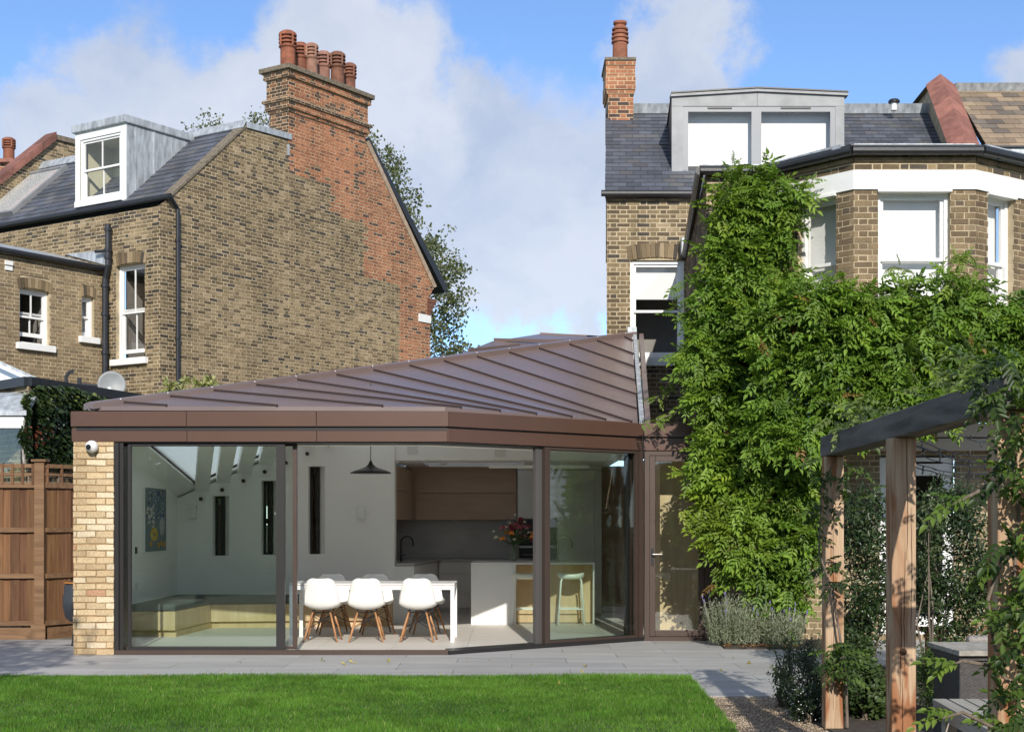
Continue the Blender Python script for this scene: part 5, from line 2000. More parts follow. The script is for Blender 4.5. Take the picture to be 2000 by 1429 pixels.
# ---------------------------------------------------------------- house further left: raised party wall and chimney
fl = thing('party_wall', 'brick party wall with sloping red coping behind the left skylight', 'wall', (RS.at(8, 0, 0).x, RS.at(8, 0, 0).y, 0))
rp = RS.on(88, 324)
PW = Plane(RS.at(rp[0], 0, 0), G.U)
apx = PW.on(106, 263)
lowp = PW.on(-40, 378)
rgt = PW.on(150, 274)
bp = MB()
FP = Pieces()
lay_bricks(PW, [(lowp[0], lowp[1] - 2.6), (rgt[0], rgt[1] - 2.6), (rgt[0], rgt[1] - 0.12), (apx[0], apx[1] - 0.16), (lowp[0], lowp[1] - 0.16)], [], fl, FP, pal_stock, M['brick'], bp)
bp.build('mortar_bed', M['mortar'], fl)
FP.finish(120)
cA, cB, cC_ = PW.at(*lowp), PW.at(*apx), PW.at(*rgt)
n_ = 5
for k in range(n_):
    a = cA + (cB - cA) * (k / n_)
    b = cA + (cB - cA) * ((k + 0.98) / n_)
    o = MB().obox(a + PW.N * 0.1 + V((0, 0, -0.14)), b - a, PW.N * -0.42, V((0, 0, 0.2))).build('coping', M['coping'], fl)
    kk = rng.uniform(0.6, 0.9)
    o.color = (kk, kk, kk, 1)
MB().obox(cB + PW.N * 0.06 + V((0, 0, -0.12)), cC_ - cB, PW.N * -0.3, V((0, 0, 0.12))).build('ridge_cap', M['stone_cap'], fl)
zc_ = 37.0
fc = thing('chimney_stack', 'red brick chimney with single pot at the photo left edge', 'chimney', P(10, 330, zc_))
fcb = MB()
FQ = Pieces()
pf = Plane((PX(-30, zc_), zc_, 0), (1, 0.1, 0))
lay_bricks(pf, [(0, PH(420, zc_)), (0.72, PH(420, zc_)), (0.72, PH(318, zc_)), (0, PH(318, zc_))], [], fc, FQ, pal_red, M['brick'], fcb)
fcb.box(PX(-30, zc_), PX(-30, zc_) + 0.7, zc_ + 0.1, zc_ + 0.8, PH(420, zc_), PH(319, zc_))
fcb.build('mortar_bed', M['mortar_red'], fc)
FQ.finish(60)
bx('cap', M['coping'], fc, PX(-34, zc_), PX(29, zc_), zc_ - 0.1, zc_ + 0.9, PH(318, zc_), PH(311, zc_))
chimney_pot(fc, (PX(8, zc_), zc_ + 0.35, PH(311, zc_)), PH(262, zc_) - PH(311, zc_), 0.145, (0.9, 0.85, 0.85))
# ---------------------------------------------------------------- outbuilding on the left, fence, small things
Q0, Q1, Q2 = V((-6.75, 20.0, 0)), V((-5.85, 22.9, 0)), V((-8.6, 21.95, 0))
ob = thing('garden_annexe', 'flat roofed brick annexe with black roof edge behind the fence', 'annexe', Q0)
Fk = Plane(Q0, Q1 - Q0)
Lf = Plane(Q0, Q2 - Q0)
hA = PH(753, 20.0)
OP = Pieces()
bo = MB()
lay_bricks(Fk, [(0, 0), ((Q1 - Q0).length, 0), ((Q1 - Q0).length, hA), (0, hA)], [], ob, OP, pal_stock, M['brick'], bo, hide=lambda p: True)
lay_bricks(Lf, [(0, 0), ((Q2 - Q0).length, 0), ((Q2 - Q0).length, hA), (0, hA)], [], ob, OP, pal_stock, M['brick'], bo)
bo.build('mortar_bed', M['mortar'], ob)
OP.finish(60)
for a, b in ((Q0, Q1), (Q2, Q0)):
    MB().bar(a + V((0, 0, hA + 0.06)), b + V((0, 0, hA + 0.06)), 0.12, 0.13).build('roof_edge', M['black_iron'], ob)
MB().prism([Q0 + V((0, 0.05, hA)), Q1 + V((0, 0, hA)), Q1 + V((-3, 1.5, hA)), Q2 + V((0, 0, hA))], (0, 0, 0.05)).build('flat_roof', M['lead'], ob)
pipe('vent_pipe', ob, [P(129, 760, 22.0), P(129, 735, 22.0), P(135, 727, 22.0), P(141, 724, 22.0), P(141, 729, 22.0)], 0.028)
# glazed porch in front of it
zp = 19.75
gp = thing('glazed_porch', 'low porch with lead roof, white board and grey glass behind the fence', 'porch', (PX(10, zp), zp, 0))
MB().prism([(-8.4, zp - 0.1, PH(812, zp)), (PX(56, zp), zp - 0.1, PH(812, zp)), (PX(56, zp) + 0.02, 20.15, PH(768, zp)), (-8.4, 20.6, PH(768, zp))], (0, 0, 0.06)).build('lead_roof', M['lead'], gp)
bx('fascia_board', M['white_paint'], gp, -8.4, PX(50, zp), zp - 0.06, zp - 0.02, PH(836, zp), PH(813, zp))
bx('side_post', M['frame_dark'], gp, PX(41, zp), PX(44, zp), zp - 0.02, zp + 0.04, 0, PH(837, zp))
bx('glass_wall', M['slider_glass'], gp, -8.4, PX(40, zp), zp, zp + 0.012, 0.6, PH(837, zp))
bx('inner_wall', M['cab_grey'], gp, -8.5, PX(44, zp), 20.7, 20.75, 0, PH(820, zp))
bx('dwarf_wall', M['mortar'], gp, -8.4, PX(44, zp), zp - 0.03, zp + 0.05, 0, 0.6)
cz = thing('glass_roof', 'sloping glazed conservatory roof above the annexe at left', 'glass roof', P(20, 740, 24))
tri = [P(-40, 690, 24.0), P(110, 757, 24.0), P(-40, 770, 24.0)]
MB().prism(tri, (0, 0.012, 0)).build('pane', M['window_glass'], cz)
MB().prism([p + V((0, 0.25, 0)) for p in tri], (0, 0.02, 0)).build('blind_or_reflection', M['blind_or_reflection'], cz)
MB().bar(tri[0], tri[1], 0.05, 0.05).build('rafter', M['lead'], cz)

# satellite dish
zd = 23.2
dc = P(218, 752, zd)
sdh = thing('satellite_dish', 'grey satellite dish on a wall bracket above the annexe', 'satellite dish', dc)
ax = V((0.35, -1, 0.12)).normalized()
rd_ = 27 * zd / F
prof = [(rd_ * k / 6, 0.05 * (k / 6) ** 2) for k in range(1, 7)]
MB().lathe([(0.001, 0)] + prof + [(rd_ * 0.99, 0.042), (rd_ * 0.5, 0.0), (0.001, -0.012)], dc, 28, ax).build('reflector', mat_plain('dish_grey', (0.24, 0.25, 0.25), 0.5, var=0.08, scale=8), sdh, smooth=True)
MB().tube([dc - V((0, 0, rd_ * 0.7)) + ax * 0.03, dc + ax * 0.22 - V((0.05, 0, rd_ * 0.55))], 0.012, 6).build('arm', M['black_iron'], sdh)
MB().tube([dc + ax * 0.2 - V((0.05, 0, rd_ * 0.58)), dc + ax * 0.29 - V((0.055, 0, rd_ * 0.5))], 0.03, 8).build('receiver', M['cab_grey'], sdh)
MB().tube([dc - ax * 0.02, dc - ax * 0.1 - V((0.1, 0, 0.0)), P(152, 749, 23.3)], 0.02, 6).build('bracket', M['black_iron'], sdh)
MB().tube([P(155, 738, 23.3), P(155, 775, 23.3)], 0.035, 8).build('mast', M['black_iron'], sdh)

# fence with trellis top
zf = 18.8
fe = thing('garden_fence', 'brown close-board fence with square trellis top left of the pillar', 'fence', (PX(40, zf), zf, 0))


def fence_panel(x0, x1, za, zb, hb, ht, hr):
    n = max(3, int(round((x1 - x0) / 0.105)))
    for k in range(n):
        a = x0 + (x1 - x0) * k / n
        z = za + (zb - za) * k / n
        w = (x1 - x0) / n
        o = MB().obox((a, z + 0.02, hb), (w * 1.12, (zb - za) / n, 0.0), (0, 0.016, 0), (0, 0, hr - hb)).build('board', M['fence_board'], fe)
        o.rotation_euler = (0, 0, 0)
        kk = rng.uniform(0.7, 1.3)
        o.color = (kk, kk * rng.uniform(0.92, 1.04), kk * rng.uniform(0.9, 1.05), 1)
        if k % 2:
            o.location.y -= 0.011
    for h, t in ((hb + 0.04, 0.06), (hb + (hr - hb) * 0.36, 0.06), (hb + (hr - hb) * 0.69, 0.06), (hr + 0.02, 0.07), (ht - 0.03, 0.05), ((hr + ht) / 2 + 0.01, 0.035)):
        MB().bar((x0, za - 0.015, h), (x1, zb - 0.015, h), 0.045, t).build('rail', M['fence_rail'], fe)
    n = max(2, int(round((x1 - x0) / 0.135)))
    for k in range(n + 1):
        a = x0 + (x1 - x0) * (k + 0.15) / (n + 0.3)
        z = za + (zb - za) * (k + 0.15) / (n + 0.3)
        bx('trellis_slat', M['fence_board'], fe, a - 0.018, a + 0.018, z - 0.045, z - 0.022, hr + 0.03, ht)
    MB().bar((x0, za + 0.01, hb - 0.12), (x1, zb + 0.01, hb - 0.12), 0.03, 0.2).build('gravel_board', M['fence_rail'], fe)


hb_, hr_, ht_ = PH(1222, zf), PH(950, zf), PH(905, zf)
fence_panel(PX(-90, zf), PX(69, zf), zf - 0.12, zf, hb_, ht_, hr_)
fence_panel(PX(90, zf), PX(185, 19.6), zf, 19.5, hb_, ht_, hr_)
o = bx('post', M['fence_rail'], fe, PX(70, zf), PX(89, zf), zf - 0.07, zf + 0.05, 0.0, ht_ + 0.02, bevel=0.004)
bx('post_cap', M['fence_rail'], fe, PX(65, zf), PX(94, zf), zf - 0.1, zf + 0.08, ht_ + 0.021, ht_ + 0.055, bevel=0.004)
bx('post_base', M['fence_rail'], fe, PX(65, zf), PX(93, zf), zf - 0.1, zf - 0.07, 0.0, 0.2)
# boundary fence seen through the slit windows
sf = thing('boundary_fence', 'timber boundary fence outside the slit windows', 'fence', (-3.5, 23.2, 0))
for k in range(24):
    o = bx('board', M['fence_board'], sf, -6.0 + k * 0.17, -6.0 + k * 0.17 + 0.155, 23.2, 23.22, 0.0, 2.75)
    kk = rng.uniform(1.0, 1.9)
    o.color = (kk, kk, kk, 1)
for h in (0.4, 1.0, 1.55, 2.3):
    MB().bar((-6.0, 23.17, h), (-2.0, 23.17, h), 0.05, 0.08).build('rail', M['fence_rail'], sf)

zt = 17.75
tb = thing('plastic_tub', 'dark grey plastic tub half hidden behind the brick pillar', 'tub', (PX(158, zt), zt, 0))
cx_ = (PX(158, zt), zt, 0.0)
MB().lathe([(0.13, 0.30), (0.19, 0.36), (0.215, 0.5), (0.215, 0.62), (0.20, 0.64), (0.20, 0.74), (0.17, 0.79), (0.05, 0.81)], cx_, 24).build('body', mat_plain('tub_plastic', (0.035, 0.038, 0.045), 0.5, var=0.15), tb, smooth=True)
MB().lathe([(0.203, 0.775), (0.206, 0.785), (0.18, 0.79)], cx_, 24).build('lid_band', mat_plain('orange_band', (0.55, 0.22, 0.04), 0.5), tb)
MB().lathe([(0.12, 0.0), (0.11, 0.05), (0.09, 0.3)], cx_, 16).build('stand', M['black'], tb)

sc_ = thing('security_camera', 'white dome security camera on the brick pillar top', 'security camera', P(178, 872, 16.45))
c = P(179, 872, 16.42)
MB().lathe([(0.001, 0.07), (0.035, 0.062), (0.062, 0.035), (0.072, 0.0), (0.07, -0.03), (0.05, -0.075)], c, 24, (0.1, -1, -0.1)).build('dome', M['plastic_white'], sc_, smooth=True)
ax = V((-0.22, -1, -0.1)).normalized()
MB().lathe([(0.040, 0.03), (0.040, 0.066), (0.034, 0.072), (0.005, 0.072)], c, 20, ax).build('lens_collar', M['plastic_white'], sc_)
MB().lathe([(0.031, 0.0725), (0.031, 0.078), (0.004, 0.08)], c, 20, ax).build('lens', M['black'], sc_)

# ---------------------------------------------------------------- right-hand house
WIST = [(1390, 395), (1415, 372), (1450, 360), (1490, 352), (1525, 350), (1550, 372), (1540, 402), (1520, 440), (1522, 490), (1535, 540), (1580, 575), (1680, 575), (1740, 590), (1800, 590), (1850, 560), (1900, 570), (1960, 600), (2030, 610), (2030, 770), (1900, 790), (1790, 810), (1700, 825), (1615, 850), (1598, 1000), (1575, 1160), (1545, 1180), (1480, 1150), (1425, 1120), (1400, 1060), (1368, 1010), (1368, 955), (1392, 900), (1390, 860), (1360, 825), (1372, 785), (1365, 730), (1355, 690), (1372, 640), (1358, 600), (1362, 560), (1388, 505), (1398, 470), (1392, 430)]
in_w = lambda p: inside(WIST, p[0], p[1])
ZM = 24.3
MWX = PX(1185, ZM)
rh = thing('brick_house', 'brick house with grey dormer, white bay windows and wisteria on the right', 'house', (4.5, 20, 0))
rw = part_empty('wall', rh)
RP = Pieces()
bR = MB()
mw = Plane((MWX, ZM, 0), (1, 0, 0))
Wd = (PX(1231, ZM) - MWX, PX(1336, ZM) - MWX, PH(700, ZM), PH(508, ZM))
hg = PH(380, ZM)
lay_bricks(mw, [(0, 2.6), (1.5, 2.6), (1.5, hg), (0, hg)], [(Wd[0], Wd[1], Wd[2], Wd[3] + 0.27)], rw, RP, pal_stock, M['brick'], bR, hide=in_w)
bR.quad(mw.at(Wd[0] - 0.1, Wd[3], -0.02), mw.at(Wd[1] + 0.1, Wd[3], -0.02), mw.at(Wd[1] + 0.1, Wd[3] + 0.3, -0.02), mw.at(Wd[0] - 0.1, Wd[3] + 0.3, -0.02))
arch(mw, Wd[0], Wd[1], Wd[3] - 0.01, rw, RP, M['brick'], pal_stock, rise=0.06, h=0.24)
sash_window(rh, mw, *Wd, rec=0.05, bar=False, meet=0.485, behind='half', sill=True, st=0.06)
MB().add([mw.at(0, 0, -0.005), mw.at(0, hg, -0.005), V((MWX + 0.45, 30.5, hg)), V((MWX + 0.45, 30.5, 0))], [(0, 1, 2, 3)]).build('flank_wall', M['mortar'], rw)
# dentil course under the gutter
MB().rect(mw, -0.02, 1.5, hg - 0.11, hg - 0.04, 0.008, 0.03).build('eaves_course', mat_plain('eaves_brick', (0.25, 0.175, 0.1), 0.9, var=0.4, scale=9, bump=0.4), rw)
# wing
ZW, ZY = 18.6, 17.6
W0 = V((PX(1380, ZW), ZW, 0))
W1 = V((3.32, ZW, 0))
B0, B1 = V((PX(1668, ZY), ZY, 0)), V((PX(1905, ZY), ZY, 0))
W2 = B1 + V((1.43, 1.0, 0))
hE = PH(303, ZY)
sidep = Plane(W0, V((2.95, ZM, 0)) - W0)
sidep.N = sidep.N if sidep.N.x < 0 else -sidep.N
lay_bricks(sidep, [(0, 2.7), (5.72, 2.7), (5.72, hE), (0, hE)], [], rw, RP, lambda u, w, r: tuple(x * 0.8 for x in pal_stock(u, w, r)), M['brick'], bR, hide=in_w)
wfp = Plane(W0, (1, 0, 0))
lay_bricks(wfp, [(0, 2.8), (W1.x - W0.x, 2.8), (W1.x - W0.x, hE), (0, hE)], [], rw, RP, pal_stock, M['brick'], bR, hide=in_w)
fl_ = Plane(B0, W1 - B0)
ff_ = Plane(B0, (1, 0, 0))
fr_p = Plane(B1, W2 - B1)
hb0_, hb1_ = PH(371, ZY), PH(333, ZY)
hs = PH(600, ZY)
wins = []
LL, LF_, LR = (W1 - B0).length, B1.x - B0.x, (W2 - B1).length
cwn = (PX(1715, ZY) - B0.x, PX(1856, ZY) - B0.x)
lwn = sorted((fl_.on(1558, 450)[0], fl_.on(1633, 450)[0]))
rwn = sorted((fr_p.on(1929, 450)[0], fr_p.on(1980, 450)[0]))


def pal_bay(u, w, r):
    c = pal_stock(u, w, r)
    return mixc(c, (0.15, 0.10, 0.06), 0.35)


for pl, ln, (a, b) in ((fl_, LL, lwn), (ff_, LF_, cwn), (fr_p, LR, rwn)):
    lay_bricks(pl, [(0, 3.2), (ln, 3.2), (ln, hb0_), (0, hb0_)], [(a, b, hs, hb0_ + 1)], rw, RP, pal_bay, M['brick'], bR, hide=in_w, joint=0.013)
    lay_bricks(pl, [(0, hb1_), (ln, hb1_), (ln, hE), (0, hE)], [], rw, RP, pal_stock, M['brick'], bR)
    bR.quad(pl.at(0, hb0_, -0.01), pl.at(ln, hb0_, -0.01), pl.at(ln, hb1_, -0.01), pl.at(0, hb1_, -0.01))
    sash_window(rh, pl, a, b, hs, hb0_ - 0.002, rec=0.09, bar=False, meet=0.42, behind='blind_or_reflection', sill=True, st=0.05)
    wins.append(pl)
    MB().rect(pl, -0.012 if pl is not fl_ else -0.01, ln + 0.012, hb0_ + 0.003, hb1_, -0.005, 0.028).build('white_band', M['white_paint'], rh)
    MB().rect(pl, a - 0.01, b + 0.01, hb0_ - 0.03, hb0_ + 0.002, -0.09, 0.05).build('drip_mould', M['white_paint'], rh)
    MB().rect(pl, 0, ln, hE - 0.085, hE - 0.03, 0.008, 0.03).build('eaves_course', bpy.data.materials['eaves_brick'], rh)
MB().prism([W1 + V((0, 0, 3.15)), B0 + V((0, 0, 3.15)), B1 + V((0, 0, 3.15)), W2 + V((0, 0, 3.15))], (0, 0, 0.05)).build('bay_underside', M['render'], rh)
# ground floor behind the planting
gf = Plane((2.62, 18.64, 0), (1, 0, 0))
gdw = (PX(1718, 18.64) - 2.62, PX(1864, 18.64) - 2.62, 0.05, PH(893, 18.64))
lay_bricks(gf, [(0, 0), (5.8, 0), (5.8, 2.46), (0, 2.46)], [gdw], rw, RP, lambda u, w, r: mixc(pal_stock(u, w, r), (0.33, 0.25, 0.15), 0.4), M['brick'], bR, hide=in_w)
bR.build('mortar_bed', M['mortar'], rw)
m = MB()
t = 0.1
m.rect(gf, gdw[0], gdw[0] + t, gdw[2], gdw[3], -0.14, -0.04)
m.rect(gf, gdw[1] - t * 1.4, gdw[1], gdw[2], gdw[3], -0.14, -0.04)
m.rect(gf, gdw[0] + t, gdw[1] - t * 1.4, gdw[3] - 0.05, gdw[3], -0.14, -0.04)
m.rect(gf, gdw[0] + t, gdw[1] - t * 1.4, PH(928, 18.64), PH(905, 18.64), -0.14, -0.04)
m.rect(gf, gdw[0] + t, gdw[1] - t * 1.4, gdw[2], 0.3, -0.14, -0.04)
fd = m.build('french_door', M['white_paint'], rh)
MB().rect(gf, gdw[0] + t - 0.01, gdw[1] - t * 1.4 + 0.01, 0.29, gdw[3] - 0.04, -0.1, -0.09).build('pane', M['window_glass'], fd)
rm = MB()
A = [gf.at(a, b, -0.2) for a, b in ((gdw[0], 0), (gdw[1], 0), (gdw[1], 2.46), (gdw[0], 2.46))]
B = [gf.at(a, b, -2.5) for a, b in ((gdw[0] - 0.6, 0), (gdw[1] + 0.6, 0), (gdw[1] + 0.6, 2.46), (gdw[0] - 0.6, 2.46))]
rm.add(A + B, [(4, 5, 6, 7), (0, 1, 5, 4), (1, 2, 6, 5), (2, 3, 7, 6), (3, 0, 4, 7)]).build('room', M['room'], fd)

# main roof
EX, EZ = PX(1181, ZM - 0.1), ZM - 0.12
pit = math.radians(35)
RW = V((0.074 * math.cos(pit), math.cos(pit), math.sin(pit)))
mr = Plane((EX, EZ, hg + 0.03), (1, 0, 0), RW)
LS = 3.15 / math.cos(pit)
ro2 = MB().prism([mr.at(0.01, -0.02, -0.02), mr.at(6.2, -0.02, -0.02), mr.at(6.2, LS, -0.02), mr.at(0.01, LS, -0.02)], mr.N * -0.1).build('roof', M['black'], rh)
S2 = Pieces()
ZD = 24.9
dX0, dX1 = PX(1312, ZD), PX(1649, ZD)
lay_slates(mr, [(0, 0), (6.2, 0), (6.2, LS), (0, LS)], [(dX0 - EX + 0.2, dX1 - EX + 0.06, 0.95, 3.3)], ro2, S2, pal_slate, M['slate'], gauge=0.18, width=0.245, hide=lambda p: p[1] > 385 or (1312 < p[0] < 1648 and p[1] > 180) or p[0] > 1880)
S2.finish(300, 'slates')
MB().prism([mr.at(0.0, LS - 0.03, 0.02), mr.at(6.2, LS - 0.03, 0.02), mr.at(6.2, LS + 0.0, 0.2), mr.at(0.0, LS + 0.0, 0.2)], (0, 0.3, 0)).build('lead_ridge', M['lead'], ro2)
MB().prism([mr.at(6.2, LS, 0), mr.at(0, LS, 0), mr.at(0, LS, 0) + V((0.2, 3.2, -2.2)), mr.at(6.2, LS, 0) + V((0.2, 3.2, -2.2))], (0, 0, -0.06)).build('roof_slope', M['black_iron'], ro2)
pipe('gutter', rh, [(EX - 0.06, EZ - 0.02, hg - 0.01), (3.1, EZ - 0.02, hg - 0.01)], 0.055)
MB().box(EX + 0.02, 3.1, EZ + 0.05, EZ + 0.1, hg - 0.06, hg + 0.03).build('fascia_board', M['black_iron'], rh)
vpx = V((PX(1746, 26.9), 26.9, PH(216, 26.9)))
MB().lathe([(0.055, 0), (0.055, 0.14), (0.05, 0.14), (0.10, 0.17), (0.08, 0.2), (0.01, 0.22)], vpx, 14).build('roof_vent', M['plastic_white'], rh)
MB().lathe([(0.105, 0.145), (0.108, 0.175), (0.08, 0.205), (0.01, 0.225)], vpx, 14).build('vent_cowl', M['black'], rh)

# zinc dormer
dz = part_empty('dormer', rh)
dp = Plane((dX0, ZD, 0), (1, 0, 0))
DW = dX1 - dX0
um = PX(1479, ZD) - dX0
fu0, fu1 = PX(1334, ZD) - dX0, PX(1632, ZD) - dX0
fw0, fw1 = PH(346, ZD), PH(208, ZD)
ht0, ht1, htm = PH(190, ZD), PH(188, ZD), PH(180, ZD)
m = MB()
lowh = PH(352, ZD)
m.prism([dp.at(0, lowh, 0), dp.at(fu0, lowh, 0), dp.at(fu0, fw1, 0), dp.at(0, fw1, 0)], (0, 0.08, 0))
m.prism([dp.at(fu1, lowh, 0), dp.at(DW, lowh, 0), dp.at(DW, fw1, 0), dp.at(fu1, fw1, 0)], (0, 0.08, 0))
m.build('zinc_jamb', M['zinc'], dz)
MB().prism([dp.at(0, fw1 + 0.003, 0.004), dp.at(um - 0.003, fw1 + 0.003, 0.004), dp.at(um - 0.003, htm, 0.004), dp.at(0, ht0, 0.004)], (0, 0.08, 0)).build('zinc_panel', M['zinc'], dz)
MB().prism([dp.at(um + 0.003, fw1 + 0.003, 0.004), dp.at(DW, fw1 + 0.003, 0.004), dp.at(DW, ht1, 0.004), dp.at(um + 0.003, htm, 0.004)], (0, 0.08, 0)).build('zinc_panel', M['zinc'], dz)
for (a, ha_), (b, hb2) in (((-0.02, ht0), (um, htm)), ((um, htm), (DW + 0.06, ht1))):
    MB().prism([dp.at(a, ha_, 0.05), dp.at(b, hb2, 0.05), dp.at(b, hb2 + 0.05, 0.05), dp.at(a, ha_ + 0.05, 0.05)], (0, 0.2, 0)).build('white_trim', M['zinc'], dz)
    MB().prism([dp.at(a, ha_ + 0.052, 0.07), dp.at(b, hb2 + 0.052, 0.07), dp.at(b, hb2 + 0.075, 0.07), dp.at(a, ha_ + 0.075, 0.07)], (0.074 * 2.5, 2.6, 0.02)).build('dormer_roof', M['black_iron'], dz)
for a in (0.0, DW - 0.06):
    MB().prism([dp.at(a, lowh, -0.08), dp.at(a, ht0 + 0.04, -0.0), dp.at(a, ht0 + 0.04, 0) + V((0.2, 2.6, 0)), dp.at(a, lowh, -0.08) + V((0.01, 0.1, 0))], (0.06, 0, 0)).build('cheek', M['frame'], dz)
m = MB()
t = 0.09
mu0, mu1 = PX(1468, ZD) - dX0, PX(1487, ZD) - dX0
for (a, b, c, d) in ((fu0, fu0 + t, fw0, fw1), (fu1 - t, fu1, fw0, fw1), (mu0, mu1, fw0 + t, fw1 - t), (fu0 + t, fu1 - t, fw1 - t, fw1), (fu0 + t, fu1 - t, fw0, fw0 + t)):
    m.rect(dp, a, b, c, d, -0.07, -0.01)
wo = m.build('window_frame', M['grey_frame'], dz)
MB().rect(dp, fu0 + 0.03, fu1, fw0 - 0.09, fw0 - 0.003, -0.05, 0.05).build('window_sill', M['grey_frame'], dz)
for a, b in ((fu0 + t - 0.01, mu0 + 0.01), (mu1 - 0.01, fu1 - t + 0.01)):
    MB().rect(dp, a, b, fw0 + t - 0.01, fw1 - t + 0.01, -0.05, -0.04).build('pane', M['window_glass'], wo)
    MB().rect(dp, a + 0.35, b - 0.35, fw1 - 0.04, fw1 - 0.015, -0.01, 0.006).build('trickle_vent', M['black'], wo)
MB().rect(dp, fu0, fu1, fw0, fw1, -0.28, -0.26).build('blind_or_reflection', M['blind_or_reflection'], wo)  # white sheet standing in for the cloud reflection in the dormer panes

# wing eaves: gutter, board, lead edge
gh = hE + 0.03
gpts = [V((W0.x - 0.1, ZW - 0.11, gh)), V((W1.x - 0.04, ZW - 0.11, gh)), V((B0.x - 0.05, ZY - 0.12, gh)), V((B1.x + 0.05, ZY - 0.12, gh)), V((W2.x + 0.1, W2.y - 0.11, gh))]
for a, b in zip(gpts[:-1], gpts[1:]):
    pipe('gutter', rh, [a, b], 0.058)
    MB().bar(a + V((0, 0.07, 0.03)), b + V((0, 0.07, 0.03)), 0.05, 0.1).build('fascia_board', M['black_iron'], rh)
    MB().bar(a + V((0.05, 0.2, 0.085)), b + V((-0.05, 0.2, 0.085)), 0.16, 0.05).build('lead_edge', M['lead'], rh)
    n = max(1, int((b - a).length / 0.5))
    for k in range(n):
        p = a + (b - a) * ((k + 0.5) / n)
        MB().tube([p - V((0, 0, 0.064)), p + V((0, 0.1, 0.02))], 0.012, 6).build('gutter_bracket', M['black_iron'], rh)
pipe('gutter', rh, [gpts[0], V((PX(1338, 24.1), 24.1, gh - 0.03))], 0.058)
MB().prism([V((W0.x, ZW, gh + 0.02)), W1 + V((0, 0, gh + 0.02)), B0 + V((0, 0, gh + 0.02)), B1 + V((0, 0, gh + 0.02)), W2 + V((0, 0, gh + 0.02)), V((W2.x, ZM, gh + 0.12)), V((2.95, ZM, gh + 0.12))], (0, 0, 0.03)).build('wing_roof', M['lead'], rh)
pipe('downpipe', rh, [(PX(1346, 24.15), 24.15, 2.7), (PX(1346, 24.15), 24.15, PH(512, 24.15))], 0.045, collars=[(PX(1346, 24.15), 24.15, PH(y, 24.15)) for y in (600, 690)])
bx('hopper', M['lead'], rh, PX(1330, 24.1), PX(1349, 24.1), 24.0, 24.2, PH(497, 24.1), PH(466, 24.1))

# chimney
ch = part_empty('chimney', rh)
CP = Pieces()
bC = MB()
zc = 27.0
for (x0, x1, y0, y1, pr) in ((1188, 1237, 260, 184, 0.0), (1185, 1239, 184, 176, 0.02), (1183, 1241, 176, 150, 0.045), (1184, 1240, 150, 129, 0.03), (1183, 1241, 129, 120, 0.05)):
    p_ = Plane((PX(x0, zc), zc - pr, 0), (1, 0, 0))
    w = PX(x1, zc) - PX(x0, zc)
    lay_bricks(p_, [(0, PH(y0, zc)), (w, PH(y0, zc)), (w, PH(y1, zc)), (0, PH(y1, zc))], [], ch, CP, pal_red if pr else lambda u, w, r: pal_red(u, w, r) if r.random() < 0.8 else (0.07, 0.05, 0.045), M['brick'], bC)
    s_ = Plane((PX(x0, zc), zc - pr, 0), (0.074, 1, 0))
    s_.N = V((-1, 0.074, 0)).normalized()
    lay_bricks(s_, [(0, PH(y0, zc)), (0.9 + 2 * pr, PH(y0, zc)), (0.9 + 2 * pr, PH(y1, zc)), (0, PH(y1, zc))], [], ch, CP, pal_red, M['brick'], bC)
    bC.box(PX(x0, zc) + 0.003, PX(x1, zc) - 0.003, zc - pr + 0.004, zc + 0.9 + pr, PH(y0, zc) + 0.001, PH(y1, zc) - 0.001)
bC.build('mortar_bed', M['mortar_red'], ch)
bx('stone_cap', M['stone_cap'], ch, PX(1181, zc), PX(1242, zc), zc - 0.08, zc + 1.0, PH(120, zc), PH(114, zc), bevel=0.01)
o = MB().lathe([(0.155, 0), (0.145, 0.06), (0.14, 0.38), (0.165, 0.39), (0.165, 0.42), (0.14, 0.43), (0.14, 0.46), (0.165, 0.47), (0.165, 0.5), (0.135, 0.51), (0.135, 0.54), (0.16, 0.55), (0.16, 0.58), (0.13, 0.59), (0.13, 0.62), (0.155, 0.63), (0.155, 0.66), (0.12, 0.69), (0.10, 0.72), (0.13, 0.75), (0.13, 0.79), (0.1, 0.79), (0.09, 0.7)], (PX(1211, zc + 0.35), zc + 0.35, PH(113, zc)), 20).build('chimney_pot', M['terracotta'], ch)
RP.items += CP.items
RP.finish(380)

# ---------------------------------------------------------------- next house on the right
nb = thing('neighbour_roof', 'tan slate roof and red coped party wall at the right edge', 'roof', (8.2, 25, 0))
a0, a1, a2 = V((PX(1872, 24.5), 24.5, PH(291, 24.5))), V((PX(1818, 27.2), 27.2, PH(149, 27.2))), V((PX(1768, 29.4), 29.4, PH(212, 29.4)))
pw = MB()
pw.prism([a0 + V((0, 0, -0.16)), a1 + V((0, 0, -0.2)), a2 + V((0, 0, -0.12)), a2 + V((0, 0, -2.0)), a0 + V((0, 0, -1.2))], (0.3, 0, 0))
pwo = pw.build('party_wall', M['mortar'], nb)
NPc = Pieces()
npl = Plane((a0.x, a0.y, 0), (a1 - a0).xy.to_3d())
npl.N = V((-1, 0.1, 0)).normalized()
w_ = npl.U
tt = lambda p: (V((p.x, p.y, 0)) - npl.O).dot(npl.U)
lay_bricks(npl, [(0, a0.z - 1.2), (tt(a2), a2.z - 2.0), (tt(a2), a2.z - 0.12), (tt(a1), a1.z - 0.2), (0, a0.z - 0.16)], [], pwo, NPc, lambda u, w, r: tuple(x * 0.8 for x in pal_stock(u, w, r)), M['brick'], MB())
NPc.finish(80)
cop = 6
